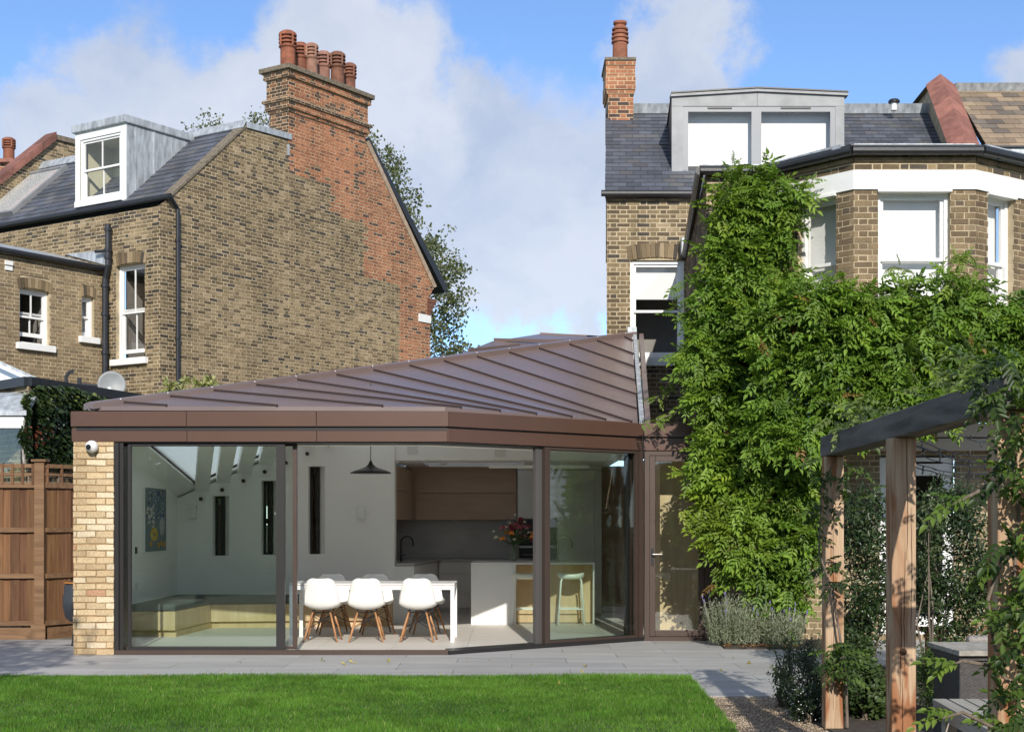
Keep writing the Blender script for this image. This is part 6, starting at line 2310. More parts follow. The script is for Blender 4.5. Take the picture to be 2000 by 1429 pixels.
for k in range(cop):
    p = a0 + (a1 - a0) * (k / cop)
    q = a0 + (a1 - a0) * ((k + 0.985) / cop)
    m = MB()
    d = q - p
    up = V((0, 0, 0.13))
    sec = [V((-0.1, 0, -0.16)), V((0.18, 0, 0.05)), V((0.46, 0, -0.16))]
    m.prism([p + s for s in sec], d)
    o = m.build('coping', M['coping'], nb)
    kk = rng.uniform(0.85, 1.2)
    o.color = (kk, kk, kk, 1)
MB().prism([a1 + s for s in (V((-0.1, 0, -0.2)), V((0.18, 0, 0.02)), V((0.46, 0, -0.2)))], a2 - a1).build('coping', M['stone_cap'], nb)
nr = Plane((8.0, 24.7, PH(290, 24.7)), (1, 0, 0), (0.074 * math.cos(pit), math.cos(pit), math.sin(pit)))
NS = Pieces()
LN = 3.0
MB().prism([nr.at(0.2, 0, -0.02), nr.at(5, 0, -0.02), nr.at(5, LN, -0.02), nr.at(0.2, LN, -0.02)], nr.N * -0.08).build('roof_deck', M['black'], nb)
tso = part_empty('slope', nb)
lay_slates(nr, [(0.2, 0), (5, 0), (5, LN), (0.2, LN)], [], tso, NS, pal_beige_slate, M['slate'], gauge=0.24, width=0.3)
NS.finish(150, 'slates')
MB().prism([nr.at(0.2, LN, 0.0), nr.at(5, LN, 0.0), nr.at(5, LN, 0.17), nr.at(0.2, LN, 0.17)], (0, 0.2, 0.0)).build('ridge', M['lead'], nb)
bx('lead_dormer', M['lead'], nb, PX(1915, 24.2), PX(2100, 24.2), 24.2, 25.5, PH(330, 24.2), PH(287, 24.2))
bx('dormer_edge', M['black_iron'], nb, PX(1912, 24.15), PX(2100, 24.15), 24.15, 25.5, PH(287, 24.15), PH(284, 24.15))
# ---------------------------------------------------------------- leaves
def leaflet(L_, W_, fold=0.25, o=(0, 0, 0), ang=0.0, droop=0.0, oval=False):
    """one pointed leaflet folded at the midrib; local y = along, x = across, z = up"""
    if oval:
        pts = [(0, 0, 0), (-W_ * 0.42, L_ * 0.25, fold * W_ * 0.8), (-W_ * 0.46, L_ * 0.55, fold * W_ - droop * L_ * 0.3), (0, L_, -droop * L_), (W_ * 0.46, L_ * 0.55, fold * W_ - droop * L_ * 0.3), (W_ * 0.42, L_ * 0.25, fold * W_ * 0.8)]
        fs = [(0, 2, 1), (0, 3, 2), (0, 4, 3), (0, 5, 4)]
    else:
        pts = [(0, 0, 0), (-W_ / 2, L_ * 0.42, fold * W_), (0, L_, -droop * L_), (W_ / 2, L_ * 0.42, fold * W_)]
        fs = [(0, 2, 1), (0, 3, 2)]
    c, s = math.cos(ang), math.sin(ang)
    return [(o[0] + x * c - y * s, o[1] + x * s + y * c, o[2] + z) for x, y, z in pts], fs


def pinnate(pairs=5, L_=0.27, ll=0.062, lw=0.026, seed=0, sag=0.35):
    r = random.Random(seed)
    vs, fs, tone = [], [], []

    def add(v, f, t):
        k = len(vs)
        vs.extend(v)
        fs.extend([tuple(a + k for a in q) for q in f])
        tone.extend([t] * len(v))
    for i in range(pairs):
        y = L_ * (0.25 + 0.7 * i / pairs)
        z = -sag * L_ * (y / L_) ** 2
        k = 1 - 0.25 * abs(i / pairs - 0.4)
        for s in (-1, 1):
            v, f = leaflet(ll * k * r.uniform(0.85, 1.15), lw * k, 0.3, (0, y, z), s * -(0.95 + r.uniform(-0.2, 0.2)), 0.2 + r.uniform(0, 0.3), True)
            add(v, f, r.uniform(0.85, 1.15))
    v, f = leaflet(ll * 1.05, lw * 1.1, 0.3, (0, L_ * 0.96, -sag * L_), 0, 0.4, True)
    add(v, f, 1.0)
    w = 0.0022
    for i in range(3):
        y0, y1 = L_ * i / 3, L_ * (i + 1) / 3
        z0, z1 = -sag * L_ * (i / 3) ** 2, -sag * L_ * ((i + 1) / 3) ** 2
        add([(-w, y0, z0), (w, y0, z0), (w, y1, z1), (-w, y1, z1)], [(0, 1, 2), (0, 2, 3)], 1.1)
    return np.array(vs, np.float32), np.array(fs, np.int32), np.array(tone, np.float32)


def frames(d, up):
    """rows: side, along, normal for each leaf"""
    d = d / np.linalg.norm(d, axis=1, keepdims=True)
    s = np.cross(d, up)
    s /= np.maximum(np.linalg.norm(s, axis=1, keepdims=True), 1e-6)
    n = np.cross(s, d)
    return s, d, n


def scatter(name, tmpl, pos, d, up, scale, col, jitter=0.12):
    tv, tf, tone = tmpl
    n, k = len(pos), len(tv)
    s, a, nn = frames(d, up)
    v = tv[None, :, 0, None] * s[:, None] + tv[None, :, 1, None] * a[:, None] + tv[None, :, 2, None] * nn[:, None]
    v = v * scale[:, None, None] + pos[:, None]
    Fc = (tf[None] + (np.arange(n) * k)[:, None, None]).reshape(-1, 3)
    c = col[:, None, :] * tone[None, :, None]
    return mesh_np(name, v.reshape(-1, 3), Fc, c.reshape(-1, 3))


def lerp(a, b, t):
    return np.array(a)[None] * (1 - t[:, None]) + np.array(b)[None] * t[:, None]


SIMPLE = (lambda v, f: (np.array(v, np.float32), np.array(f, np.int32), np.ones(4, np.float32)))(*leaflet(1.0, 0.45, 0.2, droop=0.15))
BROAD = (lambda v, f: (np.array(v, np.float32), np.array(f, np.int32), np.ones(4, np.float32)))(*leaflet(1.0, 0.8, 0.15, droop=0.2))


def rnd_dir(n, R):
    v = R.normal(size=(n, 3))
    return v / np.linalg.norm(v, axis=1, keepdims=True)


# ---------------------------------------------------------------- wisteria
WR = np.random.RandomState(21)
wis = thing('wisteria', 'lush green wisteria climbing over the right house and bay', 'climber', (3.6, 18.3, 0))


def wall_depth(x, y):
    z = 18.45 if x < 1490 else 18.45 - 1.0 * min(1, (x - 1490) / 170)
    if y > 560 and x > 1490:
        z = min(z, 17.5)
    if y > 870:
        z = 18.25
    if x < 1345 and y < 860:
        z = 18.7
    return z


cl_pos, cl_sz, cl_tone = [], [], []
tries = 0
rr = random.Random(99)
cells = {}
while len(cl_pos) < 560 and tries < 60000:
    tries += 1
    x, y = rr.uniform(1300, 2060), rr.uniform(320, 1210)
    if not inside(WIST, x, y):
        continue
    key = (int(x / 24), int(y / 24))
    if cells.get(key, 0) >= 1 + (rr.random() < 0.25):
        continue
    cells[key] = cells.get(key, 0) + 1
    lump = 0.5 + 0.5 * math.sin(x / 31 + 2.1 * math.sin(y / 47)) * math.cos(y / 29 + 1.7 * math.sin(x / 53))
    out = 0.62 * (0.25 * rr.random() + 0.75 * lump)
    if lump < 0.16 and rr.random() < 0.6:
        continue
    if y < 560 and x > 1480:
        out *= 0.5
    Z = wall_depth(x, y) - 0.08 - out
    p = P(x, y, Z)
    cl_pos.append(p)
    cl_sz.append(0.14 + 0.12 * rr.random())
    yel = math.exp(-((x - 1370) / 80) ** 2 - ((y - 1010) / 110) ** 2) + 0.5 * math.exp(-((x - 1400) / 60) ** 2 - ((y - 400) / 60) ** 2)
    cl_tone.append((rr.random() * 0.7 + 0.3 * out / 0.6, yel))
pos, dr, sc, cc = [], [], [], []
for p, s, (t, yel) in zip(cl_pos, cl_sz, cl_tone):
    n = int(17 + 10 * rr.random())
    for k in range(n):
        a = rr.uniform(0, 2 * math.pi)
        d = V((math.cos(a) * 0.9, -0.6 - 0.5 * rr.random(), math.sin(a) * 0.7 - 0.02))
        d.normalize()
        q = p + V((rr.uniform(-1, 1) * s, rr.uniform(-0.6, 0.6) * s, rr.uniform(-1, 1) * s))
        pos.append(q)
        dr.append(d)
        sc.append(rr.uniform(0.5, 1.25) if rr.random() < 0.8 else rr.uniform(0.35, 0.6))
        tt_ = min(1, max(0, t * 0.6 + 0.45 * rr.random()))
        c = mixc((0.055, 0.12, 0.016), (0.205, 0.33, 0.042), tt_)
        c = mixc(c, (0.26, 0.33, 0.03), min(0.75, yel * 0.6 + (0.35 if rr.random() < 0.07 else 0)))
        if rr.random() < 0.012:
            c = (0.24, 0.15, 0.05)
        cc.append(c)
# straggling shoots
def shoot(pts, n, r_, s=0.55, col=(0.13, 0.22, 0.03)):
    pts = [V(p) for p in pts]
    for k in range(n):
        f = (k + 0.5) / n * (len(pts) - 1)
        i = min(int(f), len(pts) - 2)
        q = pts[i].lerp(pts[i + 1], f - i)
        tang = (pts[i + 1] - pts[i]).normalized()
        a = r_.uniform(0, 6.28)
        d = (tang * 0.5 + V((math.cos(a), -0.4, math.sin(a) * 0.8))).normalized()
        pos.append(q)
        dr.append(d)
        sc.append(s * r_.uniform(0.7, 1.1))
        cc.append(mixc(col, (0.2, 0.28, 0.04), r_.random()))
    return MB().tube(pts, 0.006, 5).build('shoot', M['bark'], wis)


shoot([P(1335, 700, 18.5), P(1310, 740, 18.4), P(1290, 770, 18.3), P(1280, 778, 18.25)], 14, rr)
shoot([P(1330, 800, 18.4), P(1290, 818, 18.2), P(1250, 828, 18.1)], 12, rr)
shoot([P(1340, 620, 18.6), P(1318, 600, 18.5), P(1312, 585, 18.4)], 8, rr)
shoot([P(1560, 370, 18.0), P(1582, 362, 17.8), P(1590, 345, 17.8)], 8, rr)
shoot([P(1800, 560, 17.2), P(1780, 530, 17.1), P(1745, 520, 17.1), P(1730, 530, 17.0)], 12, rr)
shoot([P(1790, 560, 17.1), P(1770, 545, 17.0), P(1780, 575, 17.0)], 8, rr)
shoot([P(1460, 340, 18.1), P(1440, 328, 18.0), P(1430, 322, 18.0)], 7, rr)
shoot([P(1480, 330, 18.1), P(1500, 318, 18.0)], 6, rr)
shoot([P(1370, 950, 18.0), P(1345, 930, 17.9), P(1330, 925, 17.85)], 8, rr, 0.7, (0.25, 0.32, 0.04))
shoot([P(1370, 1000, 18.0), P(1345, 990, 17.9), P(1325, 995, 17.85)], 8, rr, 0.7, (0.28, 0.34, 0.04))
shoot([P(1830, 540, 17.0), P(1850, 515, 16.95), P(1880, 510, 16.95), P(1915, 530, 16.9)], 22, rr, 0.7)
pos = np.array([tuple(p) for p in pos])
dr = np.array([tuple(p) for p in dr])
sc = np.array(sc)
cc = np.array(cc)
TM = [pinnate(5, seed=1, ll=0.075, lw=0.038, sag=0.32), pinnate(6, seed=2, L_=0.30, ll=0.072, lw=0.035, sag=0.36), pinnate(4, seed=3, L_=0.23, ll=0.08, lw=0.041, sag=0.28)]
up = np.tile(np.array([[0, -0.75, 0.8]]), (len(pos), 1)) + WR.normal(size=(len(pos), 3)) * 0.25
# the foremost leaves are leaves of their own, sharing three meshes
vis = np.array([0 < CX + F * p[0] / p[1] < 2000 for p in pos])
order = np.argsort(pos[:, 1] + WR.rand(len(pos)) * 0.9 + (~vis) * 50)
front_i, rest_i = order[:300], order[300:]
lm = []
for k, (v, f, t) in enumerate(TM):
    me = mesh_np('leaf', v, f, np.repeat(t[:, None], 3, axis=1))
    me.materials.append(M['leaf'])
    lm.append(me)
s_, a_, n_ = frames(dr, up)
for j, i in enumerate(front_i):
    o = bpy.data.objects.new('leaf', lm[j % 3])
    COL.objects.link(o)
    o.parent = wis
    mt = Matrix.Identity(4)
    for r_ in range(3):
        mt[r_][0], mt[r_][1], mt[r_][2] = s_[i][r_] * sc[i], a_[i][r_] * sc[i], n_[i][r_] * sc[i]
    q = V(pos[i]) - wis.location
    mt[0][3], mt[1][3], mt[2][3] = q
    o.matrix_basis = mt
    o.color = (*cc[i], 1)
for k in range(3):
    idx = rest_i[k::3]
    link('foliage', scatter('foliage', TM[k], pos[idx], dr[idx], up[idx], sc[idx], cc[idx]), M['leaf'], wis, 'stuff')
# trunk and limbs
limb = [([P(1500, 1240, 18.2), P(1510, 1120, 18.2), P(1545, 1000, 18.1), P(1530, 880, 18.2), P(1480, 760, 18.25), P(1420, 560, 18.4), P(1440, 400, 18.4)], [0.07, 0.06, 0.055, 0.05, 0.045, 0.03, 0.015]),
        ([P(1545, 1000, 18.1), P(1580, 920, 18.0), P(1620, 800, 17.7), P(1700, 680, 17.5), P(1900, 640, 17.4), P(2040, 650, 17.4)], [0.05, 0.045, 0.045, 0.04, 0.03, 0.02]),
        ([P(1520, 960, 18.0), P(1500, 900, 18.0), P(1440, 860, 18.1), P(1380, 760, 18.3)], [0.045, 0.04, 0.03, 0.02]),
        ([P(1430, 1190, 18.1), P(1450, 1090, 18.0), P(1420, 1010, 18.0), P(1390, 960, 18.0)], [0.04, 0.035, 0.03, 0.015])]
for pts, rs in limb:
    MB().tube(pts, rs, 8).build('limb', M['bark'], wis, smooth=True)
for x, y in ((1660, 752), (1672, 742), (1652, 760), (1640, 758), (1632, 768)):
    q = P(x, y, 16.8)
    fl2 = MB()
    for k in range(6):
        a = rr.uniform(0, 6.28)
        d = V((math.cos(a), -0.3, math.sin(a)))
        s2 = d.cross(V((0, 1, 0))).normalized() * 0.012
        fl2.quad(q, q + d * 0.025 + s2, q + d * 0.045, q + d * 0.025 - s2)
    o = fl2.build('flower', M['petal'], wis, cols=True)
    o.color = (0.8, 0.8, 0.78, 1)

# ---------------------------------------------------------------- ivy on the annexe
ivy = thing('ivy', 'dark green ivy covering the annexe wall above the fence', 'climber', Q0)
IV = [(45, 775), (62, 752), (120, 752), (180, 772), (240, 788), (240, 800), (150, 800), (148, 910), (62, 910), (52, 880), (36, 850), (50, 820)]
IVR = np.random.RandomState(4)
ip, id_, ic, isc = [], [], [], []
while len(ip) < 3600:
    x, y = IVR.uniform(30, 245), IVR.uniform(745, 915)
    if not inside(IV, x, y):
        continue
    uu, ww = Fk.on(max(x, 56), y)
    if x < 56:
        q = P(x, y, 19.7)
    else:
        q = Fk.at(uu, ww, 0.03 + 0.17 * IVR.rand() * (0.6 + 0.4 * math.sin(uu * 5) * math.cos(ww * 4)))
    ip.append(tuple(q))
    a = IVR.uniform(-1, 1)
    id_.append((a + Fk.N.x * 0.5, Fk.N.y * 0.6, -0.8 + 0.4 * IVR.rand()))
    t = IVR.rand()
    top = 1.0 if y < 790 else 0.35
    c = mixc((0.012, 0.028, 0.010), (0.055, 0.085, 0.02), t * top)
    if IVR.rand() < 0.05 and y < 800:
        c = (0.16, 0.2, 0.05)
    if 55 < x < 85 and 830 < y < 870 and IVR.rand() < 0.2:
        c = (0.22, 0.07, 0.04)
    ic.append(c)
    isc.append(0.06 + 0.05 * IVR.rand())
upv = np.tile(np.array([[Fk.N.x, Fk.N.y, 0.5]]), (len(ip), 1)) + IVR.normal(size=(len(ip), 3)) * 0.3
ipa = (np.array(ip), np.array(id_), upv, np.array(isc), np.array(ic))
# ivy leaf: five-lobed
iv_v = np.array([(0, 0, 0), (-0.45, 0.15, 0.05), (-0.25, 0.42, 0.03), (-0.42, 0.6, 0.06), (-0.12, 0.68, 0.02), (0, 1, -0.1), (0.12, 0.68, 0.02), (0.42, 0.6, 0.06), (0.25, 0.42, 0.03), (0.45, 0.15, 0.05)], np.float32)
iv_f = np.array([(0, 2, 1), (0, 4, 2), (2, 4, 3), (0, 5, 4), (0, 6, 5), (0, 8, 6), (8, 7, 6), (0, 9, 8)], np.int32)
IVY = (iv_v, iv_f, np.ones(10, np.float32))
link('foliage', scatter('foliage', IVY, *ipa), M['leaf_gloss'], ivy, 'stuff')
MB().tube([P(47, 905, 19.72), P(44, 860, 19.72), P(47, 820, 19.7)], 0.02, 6).build('stem', M['bark_pale'], ivy)
MB().tube([Fk.at(0.3, 0.2, 0.03), Fk.at(0.5, 1.6, 0.04), Fk.at(0.9, 3.0, 0.04)], [0.03, 0.025, 0.012], 6).build('stem', M['bark'], ivy)


# ---------------------------------------------------------------- shrubs and border plants
def bush(name, label, cat, base, c, rad, n, size, cols, tmpl=SIMPLE, mat='leaf_gloss', seed=1, stems=7, group=None, upw=0.3, clumps=40, shape=1.0, taper=0.0):
    """leafy shrub: clumps of leaves round branch tips inside an ellipsoid, on real stems"""
    R = np.random.RandomState(seed)
    t = thing(name, label, cat, base, group)
    c, rad = np.array(c, float), np.array(rad, float)
    u = rnd_dir(clumps, R) * (0.35 + 0.65 * R.rand(clumps, 1) ** 0.5)
    if taper:
        u[:, :2] *= (1 - taper * np.clip(u[:, 2:], 0, 1))
    cp = c + u * rad
    cp[:, 2] = np.maximum(cp[:, 2], base[2] + (0.006 if shape < 0.3 else 0.04))
    which = R.randint(0, clumps, n)
    crad = 0.24 * float(np.mean(rad)) * shape
    p = cp[which] + R.normal(size=(n, 3)) * crad * np.array([0.6, 0.6, 0.7])
    p[:, 2] = np.maximum(p[:, 2], base[2] + (0.004 if shape < 0.3 else 0.015))
    d = rnd_dir(n, R) + np.array([0, -0.25, upw])
    up_ = rnd_dir(n, R) * 0.6 + np.array([0, -0.4, 0.9])
    tone = np.clip(R.rand(clumps)[which] * 0.5 + R.rand(n) * 0.5, 0, 1)
    col = lerp(cols[0], cols[1], tone)
    link('foliage', scatter('foliage', tmpl, p, d, up_, size * (0.65 + 0.7 * R.rand(n)), col), M[mat], t, 'stuff')
    for k in range(stems):
        q = cp[R.randint(0, clumps)]
        b = np.array(base) + R.normal(size=3) * np.array([0.04, 0.04, 0])
        mid = (b + q) / 2 + R.normal(size=3) * 0.05
        MB().tube([tuple(b), tuple(mid), tuple(q)], [0.014, 0.009, 0.003], 5).build('stem', M['bark'], t)
    return t


DK = ((0.012, 0.03, 0.010), (0.05, 0.085, 0.022))
MG = ((0.03, 0.065, 0.014), (0.10, 0.17, 0.03))
BG = ((0.035, 0.055, 0.035), (0.10, 0.13, 0.07))
sheet('shrub_bed', M['soil'], [(2.9, 12.57), (4.6, 12.57), (5.0, 15.0), (3.2, 15.0)], 0.02)
zs = 14.0
bush('evergreen_shrub', 'dark glossy evergreen shrub between the two oak posts', 'shrub', (PX(1690, zs), zs, 0.02), (PX(1692, zs), zs, 1.02), (0.38, 0.4, 0.85), 7000, 0.05, DK, seed=3, clumps=70)
bush('evergreen_shrub', 'dark glossy evergreen shrub right of the near oak post', 'shrub', (PX(1835, zs), zs, 0.02), (PX(1855, zs), zs, 1.05), (0.5, 0.45, 0.8), 10000, 0.05, DK, seed=5, clumps=90)
bush('evergreen_shrub', 'slender leafy shoot rising before the white garden door', 'shrub', (PX(1815, 13.4), 13.4, 0.02), (PX(1815, 13.4), 13.4, 1.3), (0.1, 0.1, 0.75), 700, 0.05, ((0.03, 0.05, 0.02), (0.09, 0.12, 0.04)), seed=6, clumps=16, stems=3)
bush('border_plant', 'bushy dark plant with tiny white flowers left of the far post', 'plant', (PX(1570, 11.4), 11.4, 0.01), (PX(1572, 11.4), 11.4, 0.3), (0.2, 0.3, 0.26), 5200, 0.024, ((0.02, 0.04, 0.02), (0.075, 0.105, 0.055)), seed=7, clumps=50, mat='leaf')
bush('border_plant', 'low dark plant spilling on the gravel by the far post', 'plant', (PX(1590, 10.9), 10.9, 0.01), (PX(1588, 10.9), 10.9, 0.14), (0.17, 0.2, 0.14), 3000, 0.024, ((0.018, 0.035, 0.015), (0.06, 0.09, 0.035)), seed=8, clumps=30, mat='leaf')
bush('border_plant', 'broad leaved green plants between the post bases', 'plant', (PX(1685, 11.0), 11.0, 0.01), (PX(1690, 11.2), 11.2, 0.22), (0.2, 0.35, 0.2), 2600, 0.05, ((0.02, 0.045, 0.015), (0.085, 0.13, 0.035)), tmpl=BROAD, seed=9, clumps=36, mat='leaf')
bush('border_plant', 'bright green small leaved plant right of the near post base', 'plant', (PX(1835, 11.5), 11.5, 0.01), (PX(1838, 11.5), 11.5, 0.28), (0.22, 0.4, 0.26), 5200, 0.026, MG, seed=10, clumps=46, mat='leaf')
bush('border_plant', 'leafy green plant trailing behind the far oak post', 'plant', (PX(1668, 12.2), 12.2, 0.01), (PX(1665, 12.2), 12.2, 0.38), (0.16, 0.25, 0.26), 2400, 0.042, ((0.025, 0.05, 0.02), (0.09, 0.14, 0.04)), seed=12, clumps=26, mat='leaf')
bush('wild_shoots', 'wispy tall weed shoots beside the gravel path', 'plant', (PX(1530, 11.8), 11.8, 0.01), (PX(1528, 11.8), 11.8, 0.32), (0.12, 0.1, 0.26), 260, 0.04, ((0.04, 0.065, 0.02), (0.12, 0.15, 0.05)), seed=13, clumps=12, mat='leaf', stems=12)
# tiny white flowers on the border plant
wf = MB()
rf = random.Random(8)
for k in range(46):
    q = P(rf.uniform(1530, 1605), rf.uniform(1345, 1412), 10.72 + rf.uniform(-0.1, 0.12))
    wf.lathe([(0.001, 0), (0.0042, 0.002), (0.001, 0.004)], q, 5, (0, -1, 0.4))
t = thing('daisies', 'scattered tiny white daisies at the foot of the far post', 'flowers', P(1570, 1400, 10.7))
wf.build('flowers', M['plastic_white'], t, kind='stuff')


def lavender(label, base, rad, n, seed, h=0.5):
    R = np.random.RandomState(seed)
    t = thing('lavender', label, 'plant', base)
    b = np.array(base)
    nn = n
    a = R.rand(nn) * 2 * np.pi
    r0 = np.sqrt(R.rand(nn))
    foot = b + np.stack([np.cos(a) * r0 * rad[0] * 0.75, np.sin(a) * r0 * rad[1] * 0.75, np.zeros(nn)], 1)
    lean = np.stack([np.cos(a) * r0 * rad[0] * 0.45, np.sin(a) * r0 * rad[1] * 0.45 - 0.05, np.full(nn, h)], 1) * (0.55 + 0.5 * R.rand(nn, 1)) * (1.05 - 0.35 * r0[:, None] ** 2)
    pos_, d_, c_, s_2 = [], [], [], []
    per = 15
    f = (np.arange(per) + 0.5) / per
    pp = foot[:, None] + lean[:, None] * f[None, :, None] ** 0.9
    dd = lean / np.linalg.norm(lean, axis=1, keepdims=True)
    dd = dd[:, None] * 0.8 + R.normal(size=(nn, per, 3)) * 0.5
    col = lerp((0.16, 0.19, 0.12), (0.40, 0.43, 0.31), R.rand(nn * per))
    pp, dd = pp.reshape(-1, 3), dd.reshape(-1, 3)
    upx = rnd_dir(len(pp), R) + np.array([0, -0.6, 0.5])
    narrow = (SIMPLE[0] * np.array([0.42, 1, 0.5], np.float32), SIMPLE[1], SIMPLE[2])
    link('foliage', scatter('foliage', narrow, pp, dd, upx, 0.046 * (0.7 + 0.6 * R.rand(len(pp))), col), M['leaf'], t, 'stuff')
    for k in range(14):
        i = R.randint(nn)
        tip = foot[i] + lean[i] * 1.35
        m = MB().tube([tuple(foot[i] + lean[i] * 0.8), tuple(tip)], 0.0025, 4)
        m.build('stalk', M['leaf_gloss'] if False else M['bark_pale'], t)
        fo = MB().lathe([(0.002, 0), (0.008, 0.01), (0.009, 0.03), (0.003, 0.045)], tuple(tip), 6).build('flower', M['petal'], t, cols=True)
        fo.color = (0.22, 0.18, 0.42, 1)
    return t


lavender('silver green lavender bush beside the garden door', (PX(1435, 17.75), 17.75, 0.02), (0.40, 0.3), 560, 31, 0.62)
lavender('silver green lavender bush further from the door, under the wisteria', (PX(1525, 17.7), 17.7, 0.02), (0.30, 0.28), 380, 32, 0.46)
bush('leaf_litter', 'small brown fallen leaves along the lavender bed edge', 'plant', (3.1, 17.35, 0.02), (3.1, 17.36, 0.02), (0.6, 0.06, 0.012), 260, 0.035, ((0.16, 0.07, 0.03), (0.34, 0.2, 0.09)), seed=14, clumps=30, mat='leaf', stems=0, shape=0.25)['kind'] = 'stuff'
# variegated sprigs behind the roof ridge
for k, (x, y) in enumerate(((327, 752), (357, 750), (388, 748), (414, 745))):
    zz_ = 23.5
    bush('spotted_laurel', ('leftmost', 'second', 'third', 'rightmost')[k] + ' pale variegated sprig peeping over the left of the roof hip', 'shrub', (PX(x, zz_), zz_, 2.0), (PX(x, zz_), zz_, PH(y + 6, zz_)), (0.09, 0.09, 0.14), 60, 0.11, ((0.16, 0.2, 0.05), (0.50, 0.5, 0.24)), seed=40 + k, clumps=7, mat='leaf', stems=2, group='laurel sprigs behind the roof')


# ---------------------------------------------------------------- trees
def sprig_tree(name, label, base, h_trunk, poly, Z, n_twig, per, size, cols, seed, dz=2.0, mat='leaf', hang=0.6, trunk_r=0.16, bark='bark_pale'):
    """tree whose crown follows an outline at its own distance: drooping twigs of small leaves, with gaps"""
    R = np.random.RandomState(seed)
    t = thing(name, label, 'tree', base)
    xs, ys = [p[0] for p in poly], [p[1] for p in poly]
    pts = []
    while len(pts) < n_twig:
        x, y = R.uniform(min(xs), max(xs)), R.uniform(min(ys), max(ys))
        if inside(poly, x, y):
            pts.append(P(x, y, Z + R.uniform(-dz, dz)))
    pos_, d_ = [], []
    tw = MB()
    top = max(pts, key=lambda p: p.z)
    ax_ = [V(base), V(base).lerp(top, 0.35) + V((0.2, 0, 0)), V(base).lerp(top, 0.7), top]
    MB().tube(ax_, [trunk_r, trunk_r * 0.7, trunk_r * 0.4, 0.02], 8).build('trunk', M[bark], t, smooth=True)
    lb = MB()
    for k, q in enumerate(pts):
        f = min(0.95, max(0.15, (q.z - base[2]) / max(0.1, (top.z - base[2])) - 0.12))
        i = min(int(f * 3), 2)
        r0 = ax_[i].lerp(ax_[i + 1], f * 3 - i)
        if k % 3 == 0:
            lb.tube([r0, r0.lerp(q, 0.5) + V((0, 0, 0.25)), q], [0.03, 0.018, 0.006], 5)
        dv = V((R.normal() * 0.5, R.normal() * 0.5, -hang + 0.35 * R.normal())).normalized()
        ln = R.uniform(0.3, 0.75)
        for j in range(per):
            s = q + dv * ln * R.rand() + V(R.normal(size=3)) * 0.09
            pos_.append(tuple(s))
            e = V(R.normal(size=3)) + V((0, 0, -0.5))
            d_.append(tuple(e.normalized()))
    lb.build('limbs', M[bark], t)
    n = len(pos_)
    col = lerp(cols[0], cols[1], R.rand(n))
    upx = rnd_dir(n, R) + np.array([0, -0.5, 0.6])
    link('crown', scatter('crown', BROAD, np.array(pos_), np.array(d_), upx, size * (0.7 + 0.6 * R.rand(n)), col), M[mat], t, 'stuff')
    return t


BC = ((0.055, 0.075, 0.03), (0.17, 0.19, 0.08))
zb = 41.0
sprig_tree('birch_tree', 'loose leafy birch standing behind the red brick gable', (PX(790, zb), zb, 0), 6, [(716, 245), (735, 285), (765, 300), (790, 300), (780, 340), (815, 370), (800, 400), (818, 440), (810, 460), (850, 455), (870, 490), (900, 480), (905, 510), (890, 540), (920, 575), (900, 610), (880, 635), (895, 650), (915, 668), (925, 690), (845, 700), (835, 560), (790, 470), (750, 370), (715, 290)], zb, 250, 24, 0.095, BC, 51)
sprig_tree('young_tree', 'treetop sprays rising above the left roof ridge', (PX(420, 43), 43, 0), 8, [(370, 240), (400, 198), (425, 215), (447, 235), (440, 262), (375, 265)], 43, 18, 18, 0.09, BC, 52, dz=0.6)
sprig_tree('young_tree', 'small treetop spray just left of the tall chimney', (PX(505, 43), 43, 0), 8, [(480, 235), (500, 205), (525, 225), (525, 250), (485, 250)], 43, 11, 16, 0.09, BC, 53, dz=0.6)


def garden_tree(label, base, c, rad, n, seed):
    R = np.random.RandomState(seed)
    t = thing('garden_tree', label, 'tree', base)
    c = np.array(c, float)
    cl = 110
    u = rnd_dir(cl, R) * (R.rand(cl, 1) ** 0.4)
    cp = c + u * np.array(rad)
    w = R.randint(0, cl, n)
    p = cp[w] + R.normal(size=(n, 3)) * 0.22
    d = rnd_dir(n, R)
    col = lerp((0.03, 0.06, 0.015), (0.09, 0.14, 0.03), R.rand(n))
    link('crown', scatter('crown', BROAD, p, d, rnd_dir(n, R), 0.13 * (0.7 + 0.6 * R.rand(n)), col), M['leaf'], t, 'stuff')
    b = V(base)
    MB().tube([b, b.lerp(V(c), 0.5), V(c)], [0.10, 0.08, 0.03], 10).build('trunk', M['bark'], t, smooth=True)
    lb = MB()
    for k in range(22):
        q = V(cp[k])
        lb.tube([b.lerp(V(c), 0.55 + 0.4 * R.rand()), q], [0.03, 0.008], 5)
    lb.build('limbs', M['bark'], t)
    return t


garden_tree('young garden tree left of the viewer shading the fence corner', (-5.9, 6.2, -0.05), (-5.6, 6.6, 4.6), (1.5, 1.5, 1.7), 3600, 61)

